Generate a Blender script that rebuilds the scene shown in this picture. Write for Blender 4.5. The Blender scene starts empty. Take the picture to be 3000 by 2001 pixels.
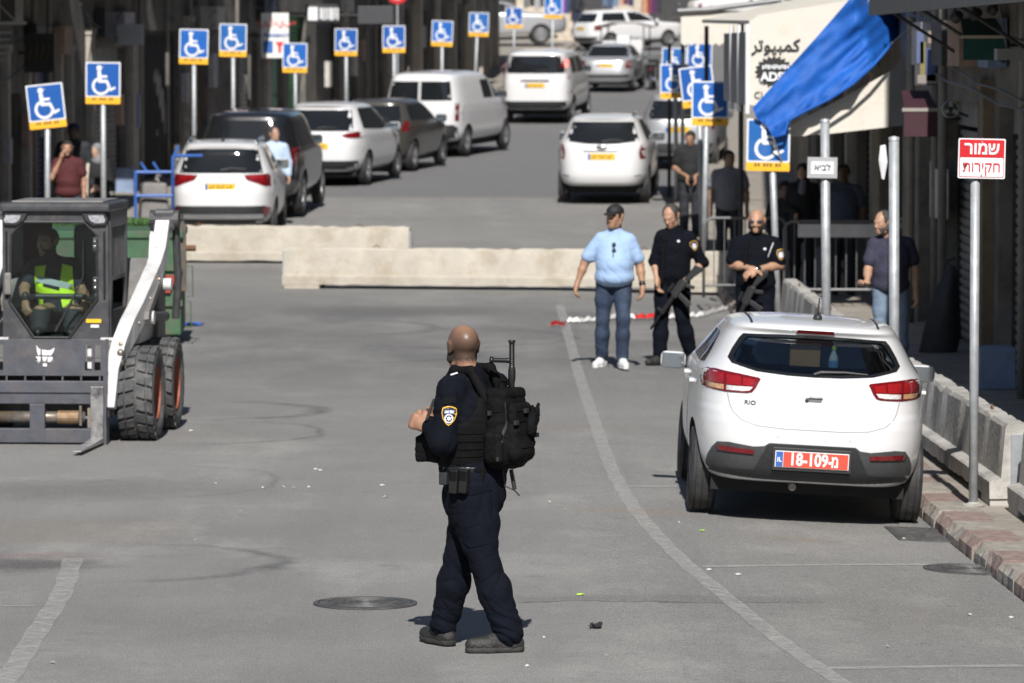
import bpy, bmesh, math, random
import numpy as np
from mathutils import Vector, Matrix, noise
from mathutils.bvhtree import BVHTree
from mathutils.geometry import delaunay_2d_cdt

random.seed(7)
R = math.radians
SC = bpy.context.scene
COL = SC.collection

# ------------------------------------------------------------------ camera, sky, sun, exposure
CAM_H = 3.36                       # metres above the flat part of the street
F_PX = 14000.0                     # focal length in pixels of the 3000 px wide photograph
PITCH = math.atan((1000.5 - 142) / F_PX)
cam_d = bpy.data.cameras.new('camera')
cam_d.sensor_width = 36.0
cam_d.lens = F_PX / 3000 * 36.0
cam_d.clip_start, cam_d.clip_end = 0.5, 3000
cam_d.dof.use_dof = True
cam_d.dof.focus_distance = 27.3
cam_d.dof.aperture_fstop = 6.0
cam = bpy.data.objects.new('camera', cam_d)
cam.location = (0, 0, CAM_H)
cam.rotation_euler = (math.pi / 2 - PITCH, 0, 0)
COL.objects.link(cam)
SC.camera = cam

SUN_EL, SUN_AZ = R(42), R(-1.5)    # the sun stands behind the camera, shadows run up the street
wd = bpy.data.worlds.new('World'); SC.world = wd; wd.use_nodes = True
nt = wd.node_tree
sky = nt.nodes.new('ShaderNodeTexSky'); sky.sky_type = 'NISHITA'; sky.sun_disc = False
sky.sun_elevation = SUN_EL; sky.sun_rotation = R(180) + SUN_AZ
sky.altitude = 750; sky.air_density = 1.0; sky.dust_density = 1.2
nt.links.new(sky.outputs[0], nt.nodes['Background'].inputs[0])
nt.nodes['Background'].inputs[1].default_value = 0.055
sl = bpy.data.lights.new('sun', 'SUN'); sl.energy = 4.9; sl.angle = R(0.53); sl.color = (1.0, 0.965, 0.92)
so = bpy.data.objects.new('sun', sl); COL.objects.link(so)
sdir = Vector((math.sin(SUN_AZ) * math.cos(SUN_EL), math.cos(SUN_AZ) * math.cos(SUN_EL), -math.sin(SUN_EL)))
so.rotation_euler = sdir.to_track_quat('-Z', 'Y').to_euler()
so.location = (0, -20, 30)
vs = SC.view_settings
vs.view_transform = 'Standard'; vs.look = 'None'; vs.exposure = 0.30; vs.gamma = 1.0
SC.render.engine = 'CYCLES'
SC.cycles.use_denoising = True
SC.cycles.max_bounces = 6
SC.cycles.transparent_max_bounces = 12

# ------------------------------------------------------------------ places
def pchip(xs, ys, x):
    xs = np.asarray(xs, float); ys = np.asarray(ys, float); x = np.asarray(x, float)
    h = np.diff(xs); d = np.diff(ys) / h
    m = np.zeros(len(xs)); m[0], m[-1] = d[0], d[-1]
    for i in range(1, len(xs) - 1):
        if d[i - 1] * d[i] > 0:
            w1, w2 = 2 * h[i] + h[i - 1], h[i] + 2 * h[i - 1]
            m[i] = (w1 + w2) / (w1 / d[i - 1] + w2 / d[i])
    i = np.clip(np.searchsorted(xs, x) - 1, 0, len(xs) - 2)
    t = np.clip((x - xs[i]) / h[i], 0, 1)
    return ((2 * t**3 - 3 * t**2 + 1) * ys[i] + (t**3 - 2 * t**2 + t) * h[i] * m[i]
            + (-2 * t**3 + 3 * t**2) * ys[i + 1] + (t**3 - t**2) * h[i] * m[i + 1])

ZP = [(-60, 0), (72, 0), (82, .13), (91, .40), (104, .68), (116, .98), (128, 1.38), (150, 2.05), (189, 3.5), (240, 5.6), (420, 12)]
def zroad(y): return float(pchip([a for a, b in ZP], [b for a, b in ZP], y))
def gz(x, y):
    """height of the road surface (the right parking lane falls to the kerb)"""
    c = min(max(x - 0.6, 0), 2.5) * 0.048
    fade = min(max((72 - y) / 12, 0), 1)
    return zroad(y) - c * fade
XL = [(-60, -6.3), (60, -6.2), (75, -6.25), (86, -6.1), (95, -5.5), (104, -4.75), (116, -3.5), (131, -1.75), (150, .05), (165, 1.2), (190, 3.0), (260, 9)]
XR = [(-60, 3.9), (20, 3.55), (30, 3.22), (36, 3.02), (60, 2.85), (84, 2.85), (95, 3.4), (104, 4.1), (130, 6.0), (150, 7.4), (190, 9.4), (260, 14)]
def xl(y): return float(pchip([a for a, b in XL], [b for a, b in XL], y))
def xr(y): return float(pchip([a for a, b in XR], [b for a, b in XR], y))
KERB = 0.13
def pave_r(y): return gz(xr(y), y) + KERB
def pave_l(y): return zroad(y) + KERB
CP, SP = math.cos(PITCH), math.sin(PITCH)
def ray(px, py):
    a, b = (px - 1500) / F_PX, -(py - 1000.5) / F_PX
    return Vector((a, CP + b * SP, -SP + b * CP))
def at(px, py, y):
    """the point of a photograph pixel's ray at depth y"""
    r = ray(px, py); t = y / r.y
    return Vector((r.x * t, y, CAM_H + r.z * t))
def on_ground(px, py):
    r = ray(px, py); t = 15.0
    while t < 400:
        p = r * t
        if CAM_H + p.z < gz(p.x, p.y): break
        t += .05
    return Vector((r.x * t, r.y * t, gz(r.x * t, r.y * t)))

# ------------------------------------------------------------------ materials
MATS = {}
def mat(name, col, rough=.6, metal=0., var=.12, scale=6., bump=0., bscale=60., coat=0., spec=.5, dirt=None, dirt_amt=0., dscale=3., emit=0., trans=0., alpha=1., stretch=(1, 1, 1)):
    if name in MATS: return MATS[name]
    m = bpy.data.materials.new(name); m.use_nodes = True
    n = m.node_tree.nodes; l = m.node_tree.links
    b = n['Principled BSDF']
    b.inputs['Roughness'].default_value = rough
    b.inputs['Metallic'].default_value = metal
    b.inputs['Specular IOR Level'].default_value = spec
    b.inputs['Coat Weight'].default_value = coat
    b.inputs['Coat Roughness'].default_value = .05
    b.inputs['Transmission Weight'].default_value = trans
    b.inputs['Alpha'].default_value = alpha
    tc = n.new('ShaderNodeTexCoord')
    mp = n.new('ShaderNodeMapping'); mp.inputs['Scale'].default_value = stretch
    l.new(tc.outputs['Object'], mp.inputs[0])
    ns = n.new('ShaderNodeTexNoise'); ns.inputs['Scale'].default_value = scale; ns.inputs['Detail'].default_value = 5
    ns.inputs['Roughness'].default_value = .62
    l.new(mp.outputs[0], ns.inputs['Vector'])
    rp = n.new('ShaderNodeValToRGB')
    c = np.array(col)
    lo, hi = np.clip(c * (1 - var), 0, 1), np.clip(c * (1 + var), 0, .95)
    rp.color_ramp.elements[0].position = .3; rp.color_ramp.elements[0].color = (*lo, 1)
    rp.color_ramp.elements[1].position = .7; rp.color_ramp.elements[1].color = (*hi, 1)
    l.new(ns.outputs['Fac'], rp.inputs[0])
    out = rp.outputs[0]
    if dirt is not None:
        n2 = n.new('ShaderNodeTexNoise'); n2.inputs['Scale'].default_value = dscale; n2.inputs['Detail'].default_value = 8
        n2.inputs['Roughness'].default_value = .7
        l.new(mp.outputs[0], n2.inputs['Vector'])
        r2 = n.new('ShaderNodeValToRGB'); r2.color_ramp.elements[0].position = .48; r2.color_ramp.elements[1].position = .68
        r2.color_ramp.elements[0].color = (0, 0, 0, 1); r2.color_ramp.elements[1].color = (dirt_amt,) * 3 + (1,)
        l.new(n2.outputs['Fac'], r2.inputs[0])
        mx = n.new('ShaderNodeMix'); mx.data_type = 'RGBA'
        l.new(r2.outputs[0], mx.inputs['Factor']); l.new(out, mx.inputs['A']); mx.inputs['B'].default_value = (*dirt, 1)
        out = mx.outputs['Result']
    l.new(out, b.inputs['Base Color'])
    if emit:
        b.inputs['Emission Color'].default_value = (*col, 1); b.inputs['Emission Strength'].default_value = emit
    if bump:
        n3 = n.new('ShaderNodeTexNoise'); n3.inputs['Scale'].default_value = bscale; n3.inputs['Detail'].default_value = 4
        l.new(mp.outputs[0], n3.inputs['Vector'])
        bp = n.new('ShaderNodeBump'); bp.inputs['Strength'].default_value = bump; bp.inputs['Distance'].default_value = .02
        l.new(n3.outputs['Fac'], bp.inputs['Height']); l.new(bp.outputs[0], b.inputs['Normal'])
    MATS[name] = m
    return m
def glass(name, tint=(.5, .55, .55), refl=.12, dark=.5):
    """a tinted pane: see-through by its tint, with a mirror share that grows at a slant"""
    if name in MATS: return MATS[name]
    m = bpy.data.materials.new(name); m.use_nodes = True
    n = m.node_tree.nodes; l = m.node_tree.links; n.remove(n['Principled BSDF'])
    tr = n.new('ShaderNodeBsdfTransparent'); tr.inputs[0].default_value = (*[c * dark for c in tint], 1)
    gl = n.new('ShaderNodeBsdfGlossy'); gl.inputs['Roughness'].default_value = .03; gl.inputs[0].default_value = (.9, .92, .95, 1)
    fr = n.new('ShaderNodeFresnel'); fr.inputs[0].default_value = 1.45
    mt = n.new('ShaderNodeMath'); mt.operation = 'MULTIPLY_ADD'; mt.inputs[1].default_value = 1.0; mt.inputs[2].default_value = refl * .3
    l.new(fr.outputs[0], mt.inputs[0])
    mx = n.new('ShaderNodeMixShader'); l.new(mt.outputs[0], mx.inputs[0]); l.new(tr.outputs[0], mx.inputs[1]); l.new(gl.outputs[0], mx.inputs[2])
    l.new(mx.outputs[0], n['Material Output'].inputs[0])
    MATS[name] = m
    return m

# ------------------------------------------------------------------ mesh tools
def setp(o, label=None, cat=None, group=None, kind=None):
    if label: o['label'] = label
    if cat: o['category'] = cat
    if group: o['group'] = group
    if kind: o['kind'] = kind
    return o
def thing(name, label, cat, loc=(0, 0, 0), rz=0, group=None):
    o = bpy.data.objects.new(name, None); COL.objects.link(o)
    o.location = loc; o.rotation_euler = (0, 0, rz); o.empty_display_size = .2
    return setp(o, label, cat, group)
def link_mesh(name, me, m, parent=None, loc=(0, 0, 0), rot=(0, 0, 0)):
    o = bpy.data.objects.new(name, me); COL.objects.link(o)
    if m is not None:
        me.materials.clear(); me.materials.append(m)
    if parent is not None: o.parent = parent
    o.location = loc; o.rotation_euler = rot
    return o
def place(name, o, parent, loc=(0, 0, 0), rot=(0, 0, 0), scale=None):
    """a further object with the mesh of another"""
    c = bpy.data.objects.new(name, o.data); COL.objects.link(c); c.parent = parent
    c.location = loc; c.rotation_euler = rot
    if scale: c.scale = scale
    return c
class MB:
    def __init__(s): s.v = []; s.f = []
    def add(s, vs, fs, M=None):
        k = len(s.v)
        s.v += [tuple(M @ Vector(p)) if M is not None else tuple(p) for p in vs]
        s.f += [tuple(i + k for i in f) for f in fs]
        return s
    def box(s, c, d, M=None, taper=1.0):
        x, y, z = c; a, b, h = d[0] / 2, d[1] / 2, d[2] / 2
        t = taper
        vs = [(x-a, y-b, z-h), (x+a, y-b, z-h), (x+a, y+b, z-h), (x-a, y+b, z-h), (x-a*t, y-b*t, z+h), (x+a*t, y-b*t, z+h), (x+a*t, y+b*t, z+h), (x-a*t, y+b*t, z+h)]
        return s.add(vs, [(0, 3, 2, 1), (4, 5, 6, 7), (0, 1, 5, 4), (1, 2, 6, 5), (2, 3, 7, 6), (3, 0, 4, 7)], M)
    def b2(s, lo, hi, M=None):
        return s.box([(a + b) / 2 for a, b in zip(lo, hi)], [b - a for a, b in zip(lo, hi)], M)
    def tube(s, pts, r, n=8, cap=True, M=None):
        pts = [Vector(p) for p in pts]; rs = r if isinstance(r, (list, tuple)) else [r] * len(pts)
        vs, fs = [], []
        up = None
        for i, p in enumerate(pts):
            t = (pts[min(i + 1, len(pts) - 1)] - pts[max(i - 1, 0)]).normalized()
            if up is None: up = Vector((0, 0, 1)) if abs(t.z) < .9 else Vector((1, 0, 0))
            a = t.cross(up).normalized(); b = a.cross(t).normalized(); up = b
            for k in range(n):
                w = 2 * math.pi * k / n
                vs.append(p + (a * math.cos(w) + b * math.sin(w)) * rs[i])
        for i in range(len(pts) - 1):
            for k in range(n):
                k2 = (k + 1) % n
                fs.append((i * n + k, i * n + k2, (i + 1) * n + k2, (i + 1) * n + k))
        if cap:
            fs.append(tuple(range(n - 1, -1, -1))); fs.append(tuple((len(pts) - 1) * n + k for k in range(n)))
        return s.add(vs, fs, M)
    def prism(s, poly, t0, t1, axes='xz', M=None):
        """a polygon in two axes carried from t0 to t1 along the third"""
        n = len(poly); vs = []
        for t in (t0, t1):
            for (u, v) in poly:
                vs.append({'xz': (u, t, v), 'yz': (t, u, v), 'xy': (u, v, t)}[axes])
        fs = [tuple(range(n)), tuple(range(2 * n - 1, n - 1, -1))]
        for i in range(n):
            j = (i + 1) % n; fs.append((i, i + n, j + n, j))
        return s.add(vs, fs, M)
    def lathe(s, prof, n=24, M=None, closed=False):
        """(radius, height) pairs turned about z"""
        vs, fs = [], []
        for (r, z) in prof:
            for k in range(n):
                w = 2 * math.pi * k / n; vs.append((r * math.cos(w), r * math.sin(w), z))
        m = len(prof)
        for i in range(m if closed else m - 1):
            i2 = (i + 1) % m
            for k in range(n):
                k2 = (k + 1) % n; fs.append((i * n + k, i * n + k2, i2 * n + k2, i2 * n + k))
        return s.add(vs, fs, M)
    def ball(s, c, r, n=10, m=7, M=None):
        r = r if isinstance(r, (list, tuple)) else (r, r, r)
        vs, fs = [], []
        for i in range(m + 1):
            th = math.pi * i / m
            for k in range(n):
                w = 2 * math.pi * k / n
                vs.append((c[0] + r[0] * math.sin(th) * math.cos(w), c[1] + r[1] * math.sin(th) * math.sin(w), c[2] + r[2] * math.cos(th)))
        for i in range(m):
            for k in range(n):
                k2 = (k + 1) % n; fs.append((i * n + k, (i + 1) * n + k, (i + 1) * n + k2, i * n + k2))
        return s.add(vs, fs, M)
    def mesh(s, name, smooth=False, bevel=0, weld=False, seg=2):
        me = bpy.data.meshes.new(name); me.from_pydata([tuple(p) for p in s.v], [], s.f)
        bm = bmesh.new(); bm.from_mesh(me)
        if weld: bmesh.ops.remove_doubles(bm, verts=bm.verts, dist=1e-5)
        bmesh.ops.recalc_face_normals(bm, faces=bm.faces)
        if bevel:
            es = [e for e in bm.edges if len(e.link_faces) == 2 and e.calc_face_angle(0) > .5]
            bmesh.ops.bevel(bm, geom=es, offset=bevel, segments=seg, profile=.6, affect='EDGES', clamp_overlap=True)
        bm.to_mesh(me); bm.free()
        if smooth: me.shade_smooth()
        return me
    def build(s, name, m, parent=None, loc=(0, 0, 0), rot=(0, 0, 0), smooth=False, bevel=0, weld=False, seg=2):
        return link_mesh(name, s.mesh(name, smooth, bevel, weld, seg), m, parent, loc, rot)
def rotz(a): return Matrix.Rotation(a, 4, 'Z')
def T(x, y, z): return Matrix.Translation((x, y, z))
def sheet(name, xs_fn, ys, cols, z_fn, m, dz=0):
    """a sheet following the ground between two curves"""
    vs, fs = [], []
    for y in ys:
        a, b = xs_fn(y)
        for k in range(cols + 1):
            x = a + (b - a) * k / cols; vs.append((x, y, z_fn(x, y) + dz))
    for i in range(len(ys) - 1):
        for k in range(cols):
            p = i * (cols + 1) + k; fs.append((p, p + 1, p + cols + 2, p + cols + 1))
    me = bpy.data.meshes.new(name); me.from_pydata(vs, [], fs)
    me.shade_smooth()
    return link_mesh(name, me, m)
def text_part(name, s, size, m, parent, loc, rot=(math.pi / 2, 0, 0), extrude=.002, bold=0., sx=1.0):
    c = bpy.data.curves.new('lettering', 'FONT'); c.body = s; c.size = size; c.align_x = 'CENTER'; c.align_y = 'CENTER'
    c.extrude = extrude; c.offset = bold; c.resolution_u = 3
    o = bpy.data.objects.new('lettering', c); COL.objects.link(o)
    bpy.context.view_layer.update()
    me = bpy.data.meshes.new_from_object(o.evaluated_get(bpy.context.evaluated_depsgraph_get()))
    bpy.data.objects.remove(o)
    t = link_mesh(name, me, m, parent, loc, rot); t.scale = (sx, 1, 1)
    return t
def bvh_of(o):
    me = o.data
    return BVHTree.FromPolygons([v.co[:] for v in me.vertices], [p.vertices[:] for p in me.polygons])
def resample(poly, step):
    out = []
    for i, p in enumerate(poly):
        q = poly[(i + 1) % len(poly)]; d = math.dist(p, q); k = max(1, int(d / step))
        out += [(p[0] + (q[0] - p[0]) * t / k, p[1] + (q[1] - p[1]) * t / k) for t in range(k)]
    return out
def decal(bvh, poly, O, U, V, D, off=.004, thick=.012, step=.04, smooth=True, far=3.0):
    """a piece of sheet with the outline poly (in the frame O,U,V) pressed along D onto a surface; stands off proud of it"""
    O, U, V, D = Vector(O), Vector(U).normalized(), Vector(V).normalized(), Vector(D).normalized()
    bd = resample(poly, step)
    nb = len(bd)
    us = [p[0] for p in bd]; vv = [p[1] for p in bd]
    pts = [Vector(p) for p in bd]
    nx = int((max(us) - min(us)) / step); ny = int((max(vv) - min(vv)) / step)
    for i in range(1, nx + 1):
        for j in range(1, ny + 1):
            u, v = min(us) + i * step, min(vv) + j * step
            if min((u - p[0])**2 + (v - p[1])**2 for p in bd) > (step * .45)**2: pts.append(Vector((u, v)))
    vo, eo, fo, _, _, _ = delaunay_2d_cdt(pts, [], [list(range(nb))], 1, 1e-7)
    top = []; cen = Vector((sum(us) / nb, sum(vv) / nb))
    for p in vo:
        o = O + U * p[0] + V * p[1]
        h = bvh.ray_cast(o - D * far, D, far * 2 + 3); k = 0
        while h[0] is None and k < 40:      # past the silhouette: draw the point in until it meets the surface
            k += 1; q = Vector(p).lerp(cen, k * .02); o = O + U * q[0] + V * q[1]; h = bvh.ray_cast(o - D * far, D, far * 2 + 3)
        top.append((h[0] if h[0] is not None else o) - D * off)
    n = len(top)
    vs = top + [t + D * thick for t in top]
    ed = {}
    fs = []
    for f in fo:
        fs.append(tuple(f)); fs.append(tuple(i + n for i in reversed(f)))
        for i in range(len(f)):
            e = (f[i], f[(i + 1) % len(f)]); ed[tuple(sorted(e))] = ed.get(tuple(sorted(e)), 0) + 1
    for f in fo:
        for i in range(len(f)):
            a, b = f[i], f[(i + 1) % len(f)]
            if ed[tuple(sorted((a, b)))] == 1: fs.append((b, a, a + n, b + n))
    me = bpy.data.meshes.new('panel'); me.from_pydata([v[:] for v in vs], [], fs)
    bm = bmesh.new(); bm.from_mesh(me); bmesh.ops.recalc_face_normals(bm, faces=bm.faces); bm.to_mesh(me); bm.free()
    if smooth:
        me.shade_smooth()
        me.set_sharp_from_angle(angle=R(50))
    return me
def boolean(o, cutter, op='DIFFERENCE'):
    cutter.parent = o.parent
    md = o.modifiers.new('cut', 'BOOLEAN'); md.object = cutter; md.operation = op; md.solver = 'EXACT'
    try: md.material_mode = 'TRANSFER'
    except Exception: pass
    bpy.context.view_layer.update()
    me = bpy.data.meshes.new_from_object(o.evaluated_get(bpy.context.evaluated_depsgraph_get()))
    o.modifiers.clear(); old = o.data; o.data = me
    bpy.data.objects.remove(cutter)
def arc(cx, cy, r, a0, a1, n=12, ry=None):
    ry = r if ry is None else ry
    return [(cx + r * math.cos(a0 + (a1 - a0) * i / n), cy + ry * math.sin(a0 + (a1 - a0) * i / n)) for i in range(n + 1)]
def rrect(x0, x1, y0, y1, r, n=4):
    return (arc(x1 - r, y0 + r, r, -math.pi/2, 0, n) + arc(x1 - r, y1 - r, r, 0, math.pi/2, n)
            + arc(x0 + r, y1 - r, r, math.pi/2, math.pi, n) + arc(x0 + r, y0 + r, r, math.pi, 1.5*math.pi, n))
# ------------------------------------------------------------------ ground, road, pavements
def road_material():
    m = bpy.data.materials.new('asphalt'); m.use_nodes = True
    n = m.node_tree.nodes; l = m.node_tree.links; b = n['Principled BSDF']
    b.inputs['Roughness'].default_value = .82; b.inputs['Specular IOR Level'].default_value = .35
    tc = n.new('ShaderNodeTexCoord'); co = tc.outputs['Object']
    def nz(scale, detail=4, rough=.6, vec=None):
        k = n.new('ShaderNodeTexNoise'); k.inputs['Scale'].default_value = scale; k.inputs['Detail'].default_value = detail
        k.inputs['Roughness'].default_value = rough; l.new(vec or co, k.inputs['Vector']); return k.outputs['Fac']
    def ramp(src, p0, p1, c0, c1):
        r = n.new('ShaderNodeValToRGB'); r.color_ramp.elements[0].position = p0; r.color_ramp.elements[1].position = p1
        r.color_ramp.elements[0].color = (*c0, 1) if isinstance(c0, tuple) else (c0, c0, c0, 1)
        r.color_ramp.elements[1].color = (*c1, 1) if isinstance(c1, tuple) else (c1, c1, c1, 1)
        l.new(src, r.inputs[0]); return r.outputs[0]
    def mix(f, a, bb, mode='MIX'):
        x = n.new('ShaderNodeMix'); x.data_type = 'RGBA'; x.blend_type = mode
        if isinstance(f, float): x.inputs['Factor'].default_value = f
        else: l.new(f, x.inputs['Factor'])
        for s, k in ((a, 'A'), (bb, 'B')):
            if isinstance(s, tuple): x.inputs[k].default_value = (*s, 1)
            else: l.new(s, x.inputs[k])
        return x.outputs['Result']
    def math_(op, a, bb=None, c=None):
        x = n.new('ShaderNodeMath'); x.operation = op
        for i, s in enumerate((a, bb, c)):
            if s is None: continue
            if isinstance(s, (int, float)): x.inputs[i].default_value = s
            else: l.new(s, x.inputs[i])
        return x.outputs[0]
    base = ramp(nz(.35, 5, .6), .3, .72, (.205, .200, .192), (.290, .282, .268))
    # worn wheel tracks and long dark smears along the street
    mp = n.new('ShaderNodeMapping'); mp.inputs['Scale'].default_value = (1.3, .12, 1); l.new(co, mp.inputs[0])
    base = mix(ramp(nz(.9, 5, .65, mp.outputs[0]), .48, .72, 0., .6), base, (.175, .172, .168))
    mp2 = n.new('ShaderNodeMapping'); mp2.inputs['Scale'].default_value = (.75, .38, 1); l.new(co, mp2.inputs[0])
    base = mix(ramp(nz(.8, 6, .7, mp2.outputs[0]), .52, .66, 0., .6), base, (.40, .386, .362))
    # dark scuffs on the stretch before the barriers
    sx = n.new('ShaderNodeSeparateXYZ'); l.new(co, sx.inputs[0])
    band = math_('MULTIPLY', ramp(math_('DIVIDE', sx.outputs[1], 100.), .40, .52, 0., 1.), ramp(math_('DIVIDE', sx.outputs[1], 100.), .60, .70, 1., .25))
    scuff = math_('MULTIPLY', band, ramp(nz(.8, 7, .72, mp2.outputs[0]), .38, .60, .1, .9))
    base = mix(scuff, base, (.105, .105, .106))
    # newer, darker surfacing further up the street, its joint a little uneven
    jy = math_('ADD', sx.outputs[1], math_('MULTIPLY_ADD', nz(.5, 3), .8, -.4))
    base = mix(ramp(math_('DIVIDE', jy, 200.), .4665, .4675, 0., .85), base, (.118, .120, .127))
    # curved tyre scrubs left by the turning loader
    for (cx, cy, r, w, k, ex) in ((-2.75, 31.2, 1.2, .12, .9, .6), (-2.9, 44.3, 1.12, .18, 1., .4), (-3.0, 41.8, 1.35, .08, .8, .3), (-1.9, 52.5, 1.5, .16, .9, .4), (-1.2, 55.5, 1.9, .12, .9, .3), (-2.6, 57.5, 1.7, .16, .9, .4), (-3.4, 37.0, 1.6, .05, .5, .4), (0.4, 47, 2.2, .06, .3, .3)):
        dx = math_('SUBTRACT', sx.outputs[0], cx); dy = math_('SUBTRACT', sx.outputs[1], cy)
        wob = math_('MULTIPLY_ADD', nz(1.1, 2), .5, -.25)
        rad = math_('ADD', math_('SQRT', math_('ADD', math_('MULTIPLY', dx, dx), math_('MULTIPLY', dy, dy))), wob)
        ring = math_('SUBTRACT', 1., math_('DIVIDE', math_('ABSOLUTE', math_('SUBTRACT', rad, r)), w)); ring = math_('MAXIMUM', ring, 0.)
        side = ramp(math_('DIVIDE', dx, r * 1.6), .0, ex, 0., 1.)
        f = math_('MULTIPLY', math_('MULTIPLY', ring, side), math_('MULTIPLY', ramp(nz(5., 5, .7), .3, .6, .15, 1.), k))
        base = mix(f, base, (.045, .045, .048))
    # stains with a shape of their own: oil, rusty dust, grit
    for (cx, cy, rx, ry, col, k) in ((-3.15, 31.0, .6, .6, (.05, .045, .043), .85), (-3.6, 36.3, 1.6, 1.2, (.13, .125, .12), .6), (-2.4, 27.5, 1.8, 1.6, (.15, .148, .145), .5), (2.4, 29, 1.2, 1.4, (.17, .16, .145), .5), (-3.3, 31.6, .9, .25, (.20, .09, .08), .35), (-3.05, 33.2, 1.0, 1.2, (.23, .18, .12), .4), (.9, 34.8, .6, .35, (.26, .20, .14), .5), (2.1, 33.3, .5, .25, (.24, .18, .12), .45), (.35, 42.5, .9, .8, (.22, .19, .15), .35), (-1.6, 61, 2.2, 1.6, (.085, .085, .086), .8), (1.3, 60.5, 1.3, .8, (.06, .06, .062), .6)):
        dx = math_('DIVIDE', math_('SUBTRACT', sx.outputs[0], cx), rx); dy = math_('DIVIDE', math_('SUBTRACT', sx.outputs[1], cy), ry)
        q = math_('SQRT', math_('ADD', math_('MULTIPLY', dx, dx), math_('MULTIPLY', dy, dy)))
        q = math_('ADD', q, math_('MULTIPLY_ADD', nz(2.6, 5, .7), 1.5, -.75))
        base = mix(math_('MULTIPLY', ramp(q, .25, 1.0, 1., 0.), k), base, col)
    # crack filled with dirt running across the lane, with a patched strip
    cy = math_('SUBTRACT', math_('MULTIPLY_ADD', sx.outputs[0], .28, 29.0), sx.outputs[1])
    cy = math_('ADD', cy, math_('MULTIPLY_ADD', nz(.8, 4, .7), .6, -.3))
    gate = math_('MULTIPLY', ramp(sx.outputs[0], 0., .05, 0., 1.), ramp(math_('DIVIDE', sx.outputs[0], 3.), .55, .7, 1., 0.))
    base = mix(math_('MULTIPLY', gate, ramp(math_('DIVIDE', math_('ABSOLUTE', cy), .2), .5, 1., .35, 0.)), base, (.085, .085, .088))
    base = mix(math_('MULTIPLY', gate, ramp(math_('DIVIDE', math_('ABSOLUTE', math_('SUBTRACT', cy, .16)), .03), .4, 1., .8, 0.)), base, (.045, .04, .035))
    # aggregate: pale and dark chips at several sizes
    base = mix(ramp(nz(130, 2, .6), .50, .68, 0., .75), base, (.48, .47, .45))
    base = mix(ramp(nz(85, 2, .6), .52, .66, 0., .7), base, (.085, .085, .085))
    base = mix(ramp(nz(30, 4, .75), .55, .70, 0., .5), base, (.40, .39, .37))
    base = mix(ramp(nz(21, 4, .75), .56, .70, 0., .5), base, (.125, .122, .118))
    base = mix(ramp(nz(7, 6, .8), .62, .72, 0., .55), base, (.44, .425, .40))
    base = mix(ramp(nz(4.3, 6, .78), .60, .70, 0., .55), base, (.13, .127, .122))
    base = mix(ramp(nz(1.7, 7, .8), .58, .66, 0., .4), base, (.15, .147, .142))
    l.new(base, b.inputs['Base Color'])
    bp = n.new('ShaderNodeBump'); bp.inputs['Strength'].default_value = .8; bp.inputs['Distance'].default_value = .015
    l.new(math_('ADD', nz(110, 3, .7), math_('MULTIPLY', nz(9, 5, .7), .8)), bp.inputs['Height']); l.new(bp.outputs[0], b.inputs['Normal'])
    return m
M_ROAD = road_material()
YS = [y * .75 for y in range(-40, 94)] + [70.5 + 1.5 * k for k in range(80)] + [195 + 6 * k for k in range(20)]
setp(sheet('road', lambda y: (xl(y), xr(y)), YS, 24, gz, M_ROAD), kind='structure')
M_PAVE = mat('pavement_concrete', (.30, .27, .23), .85, var=.18, scale=1.5, bump=.3, bscale=30, dirt=(.12, .11, .10), dirt_amt=.6, dscale=2.2)
M_SOIL = mat('bare_ground', (.22, .19, .15), .9, var=.2, scale=.3)
g = bpy.data.meshes.new('ground')
gx = [-700, -60, -9, 0, 12, 70, 700]; gy = [-400, -60, 0, 60, 72, 91, 116, 150, 189, 240, 420, 1200]
g.from_pydata([(x, y, zroad(y) - .35) for y in gy for x in gx], [], [(i * 7 + k, i * 7 + k + 1, i * 7 + k + 8, i * 7 + k + 7) for i in range(len(gy) - 1) for k in range(6)])
setp(link_mesh('ground', g, M_SOIL), kind='structure')
pl = setp(sheet('pavement', lambda y: (xl(y) - 9, xl(y) - .2), YS, 4, lambda x, y: pave_l(y), M_PAVE), kind='structure')
pr = setp(sheet('pavement', lambda y: (xr(y) + .36, xr(y) + 9), YS, 6, lambda x, y: pave_r(y) - .004, M_PAVE), kind='structure')
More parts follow.
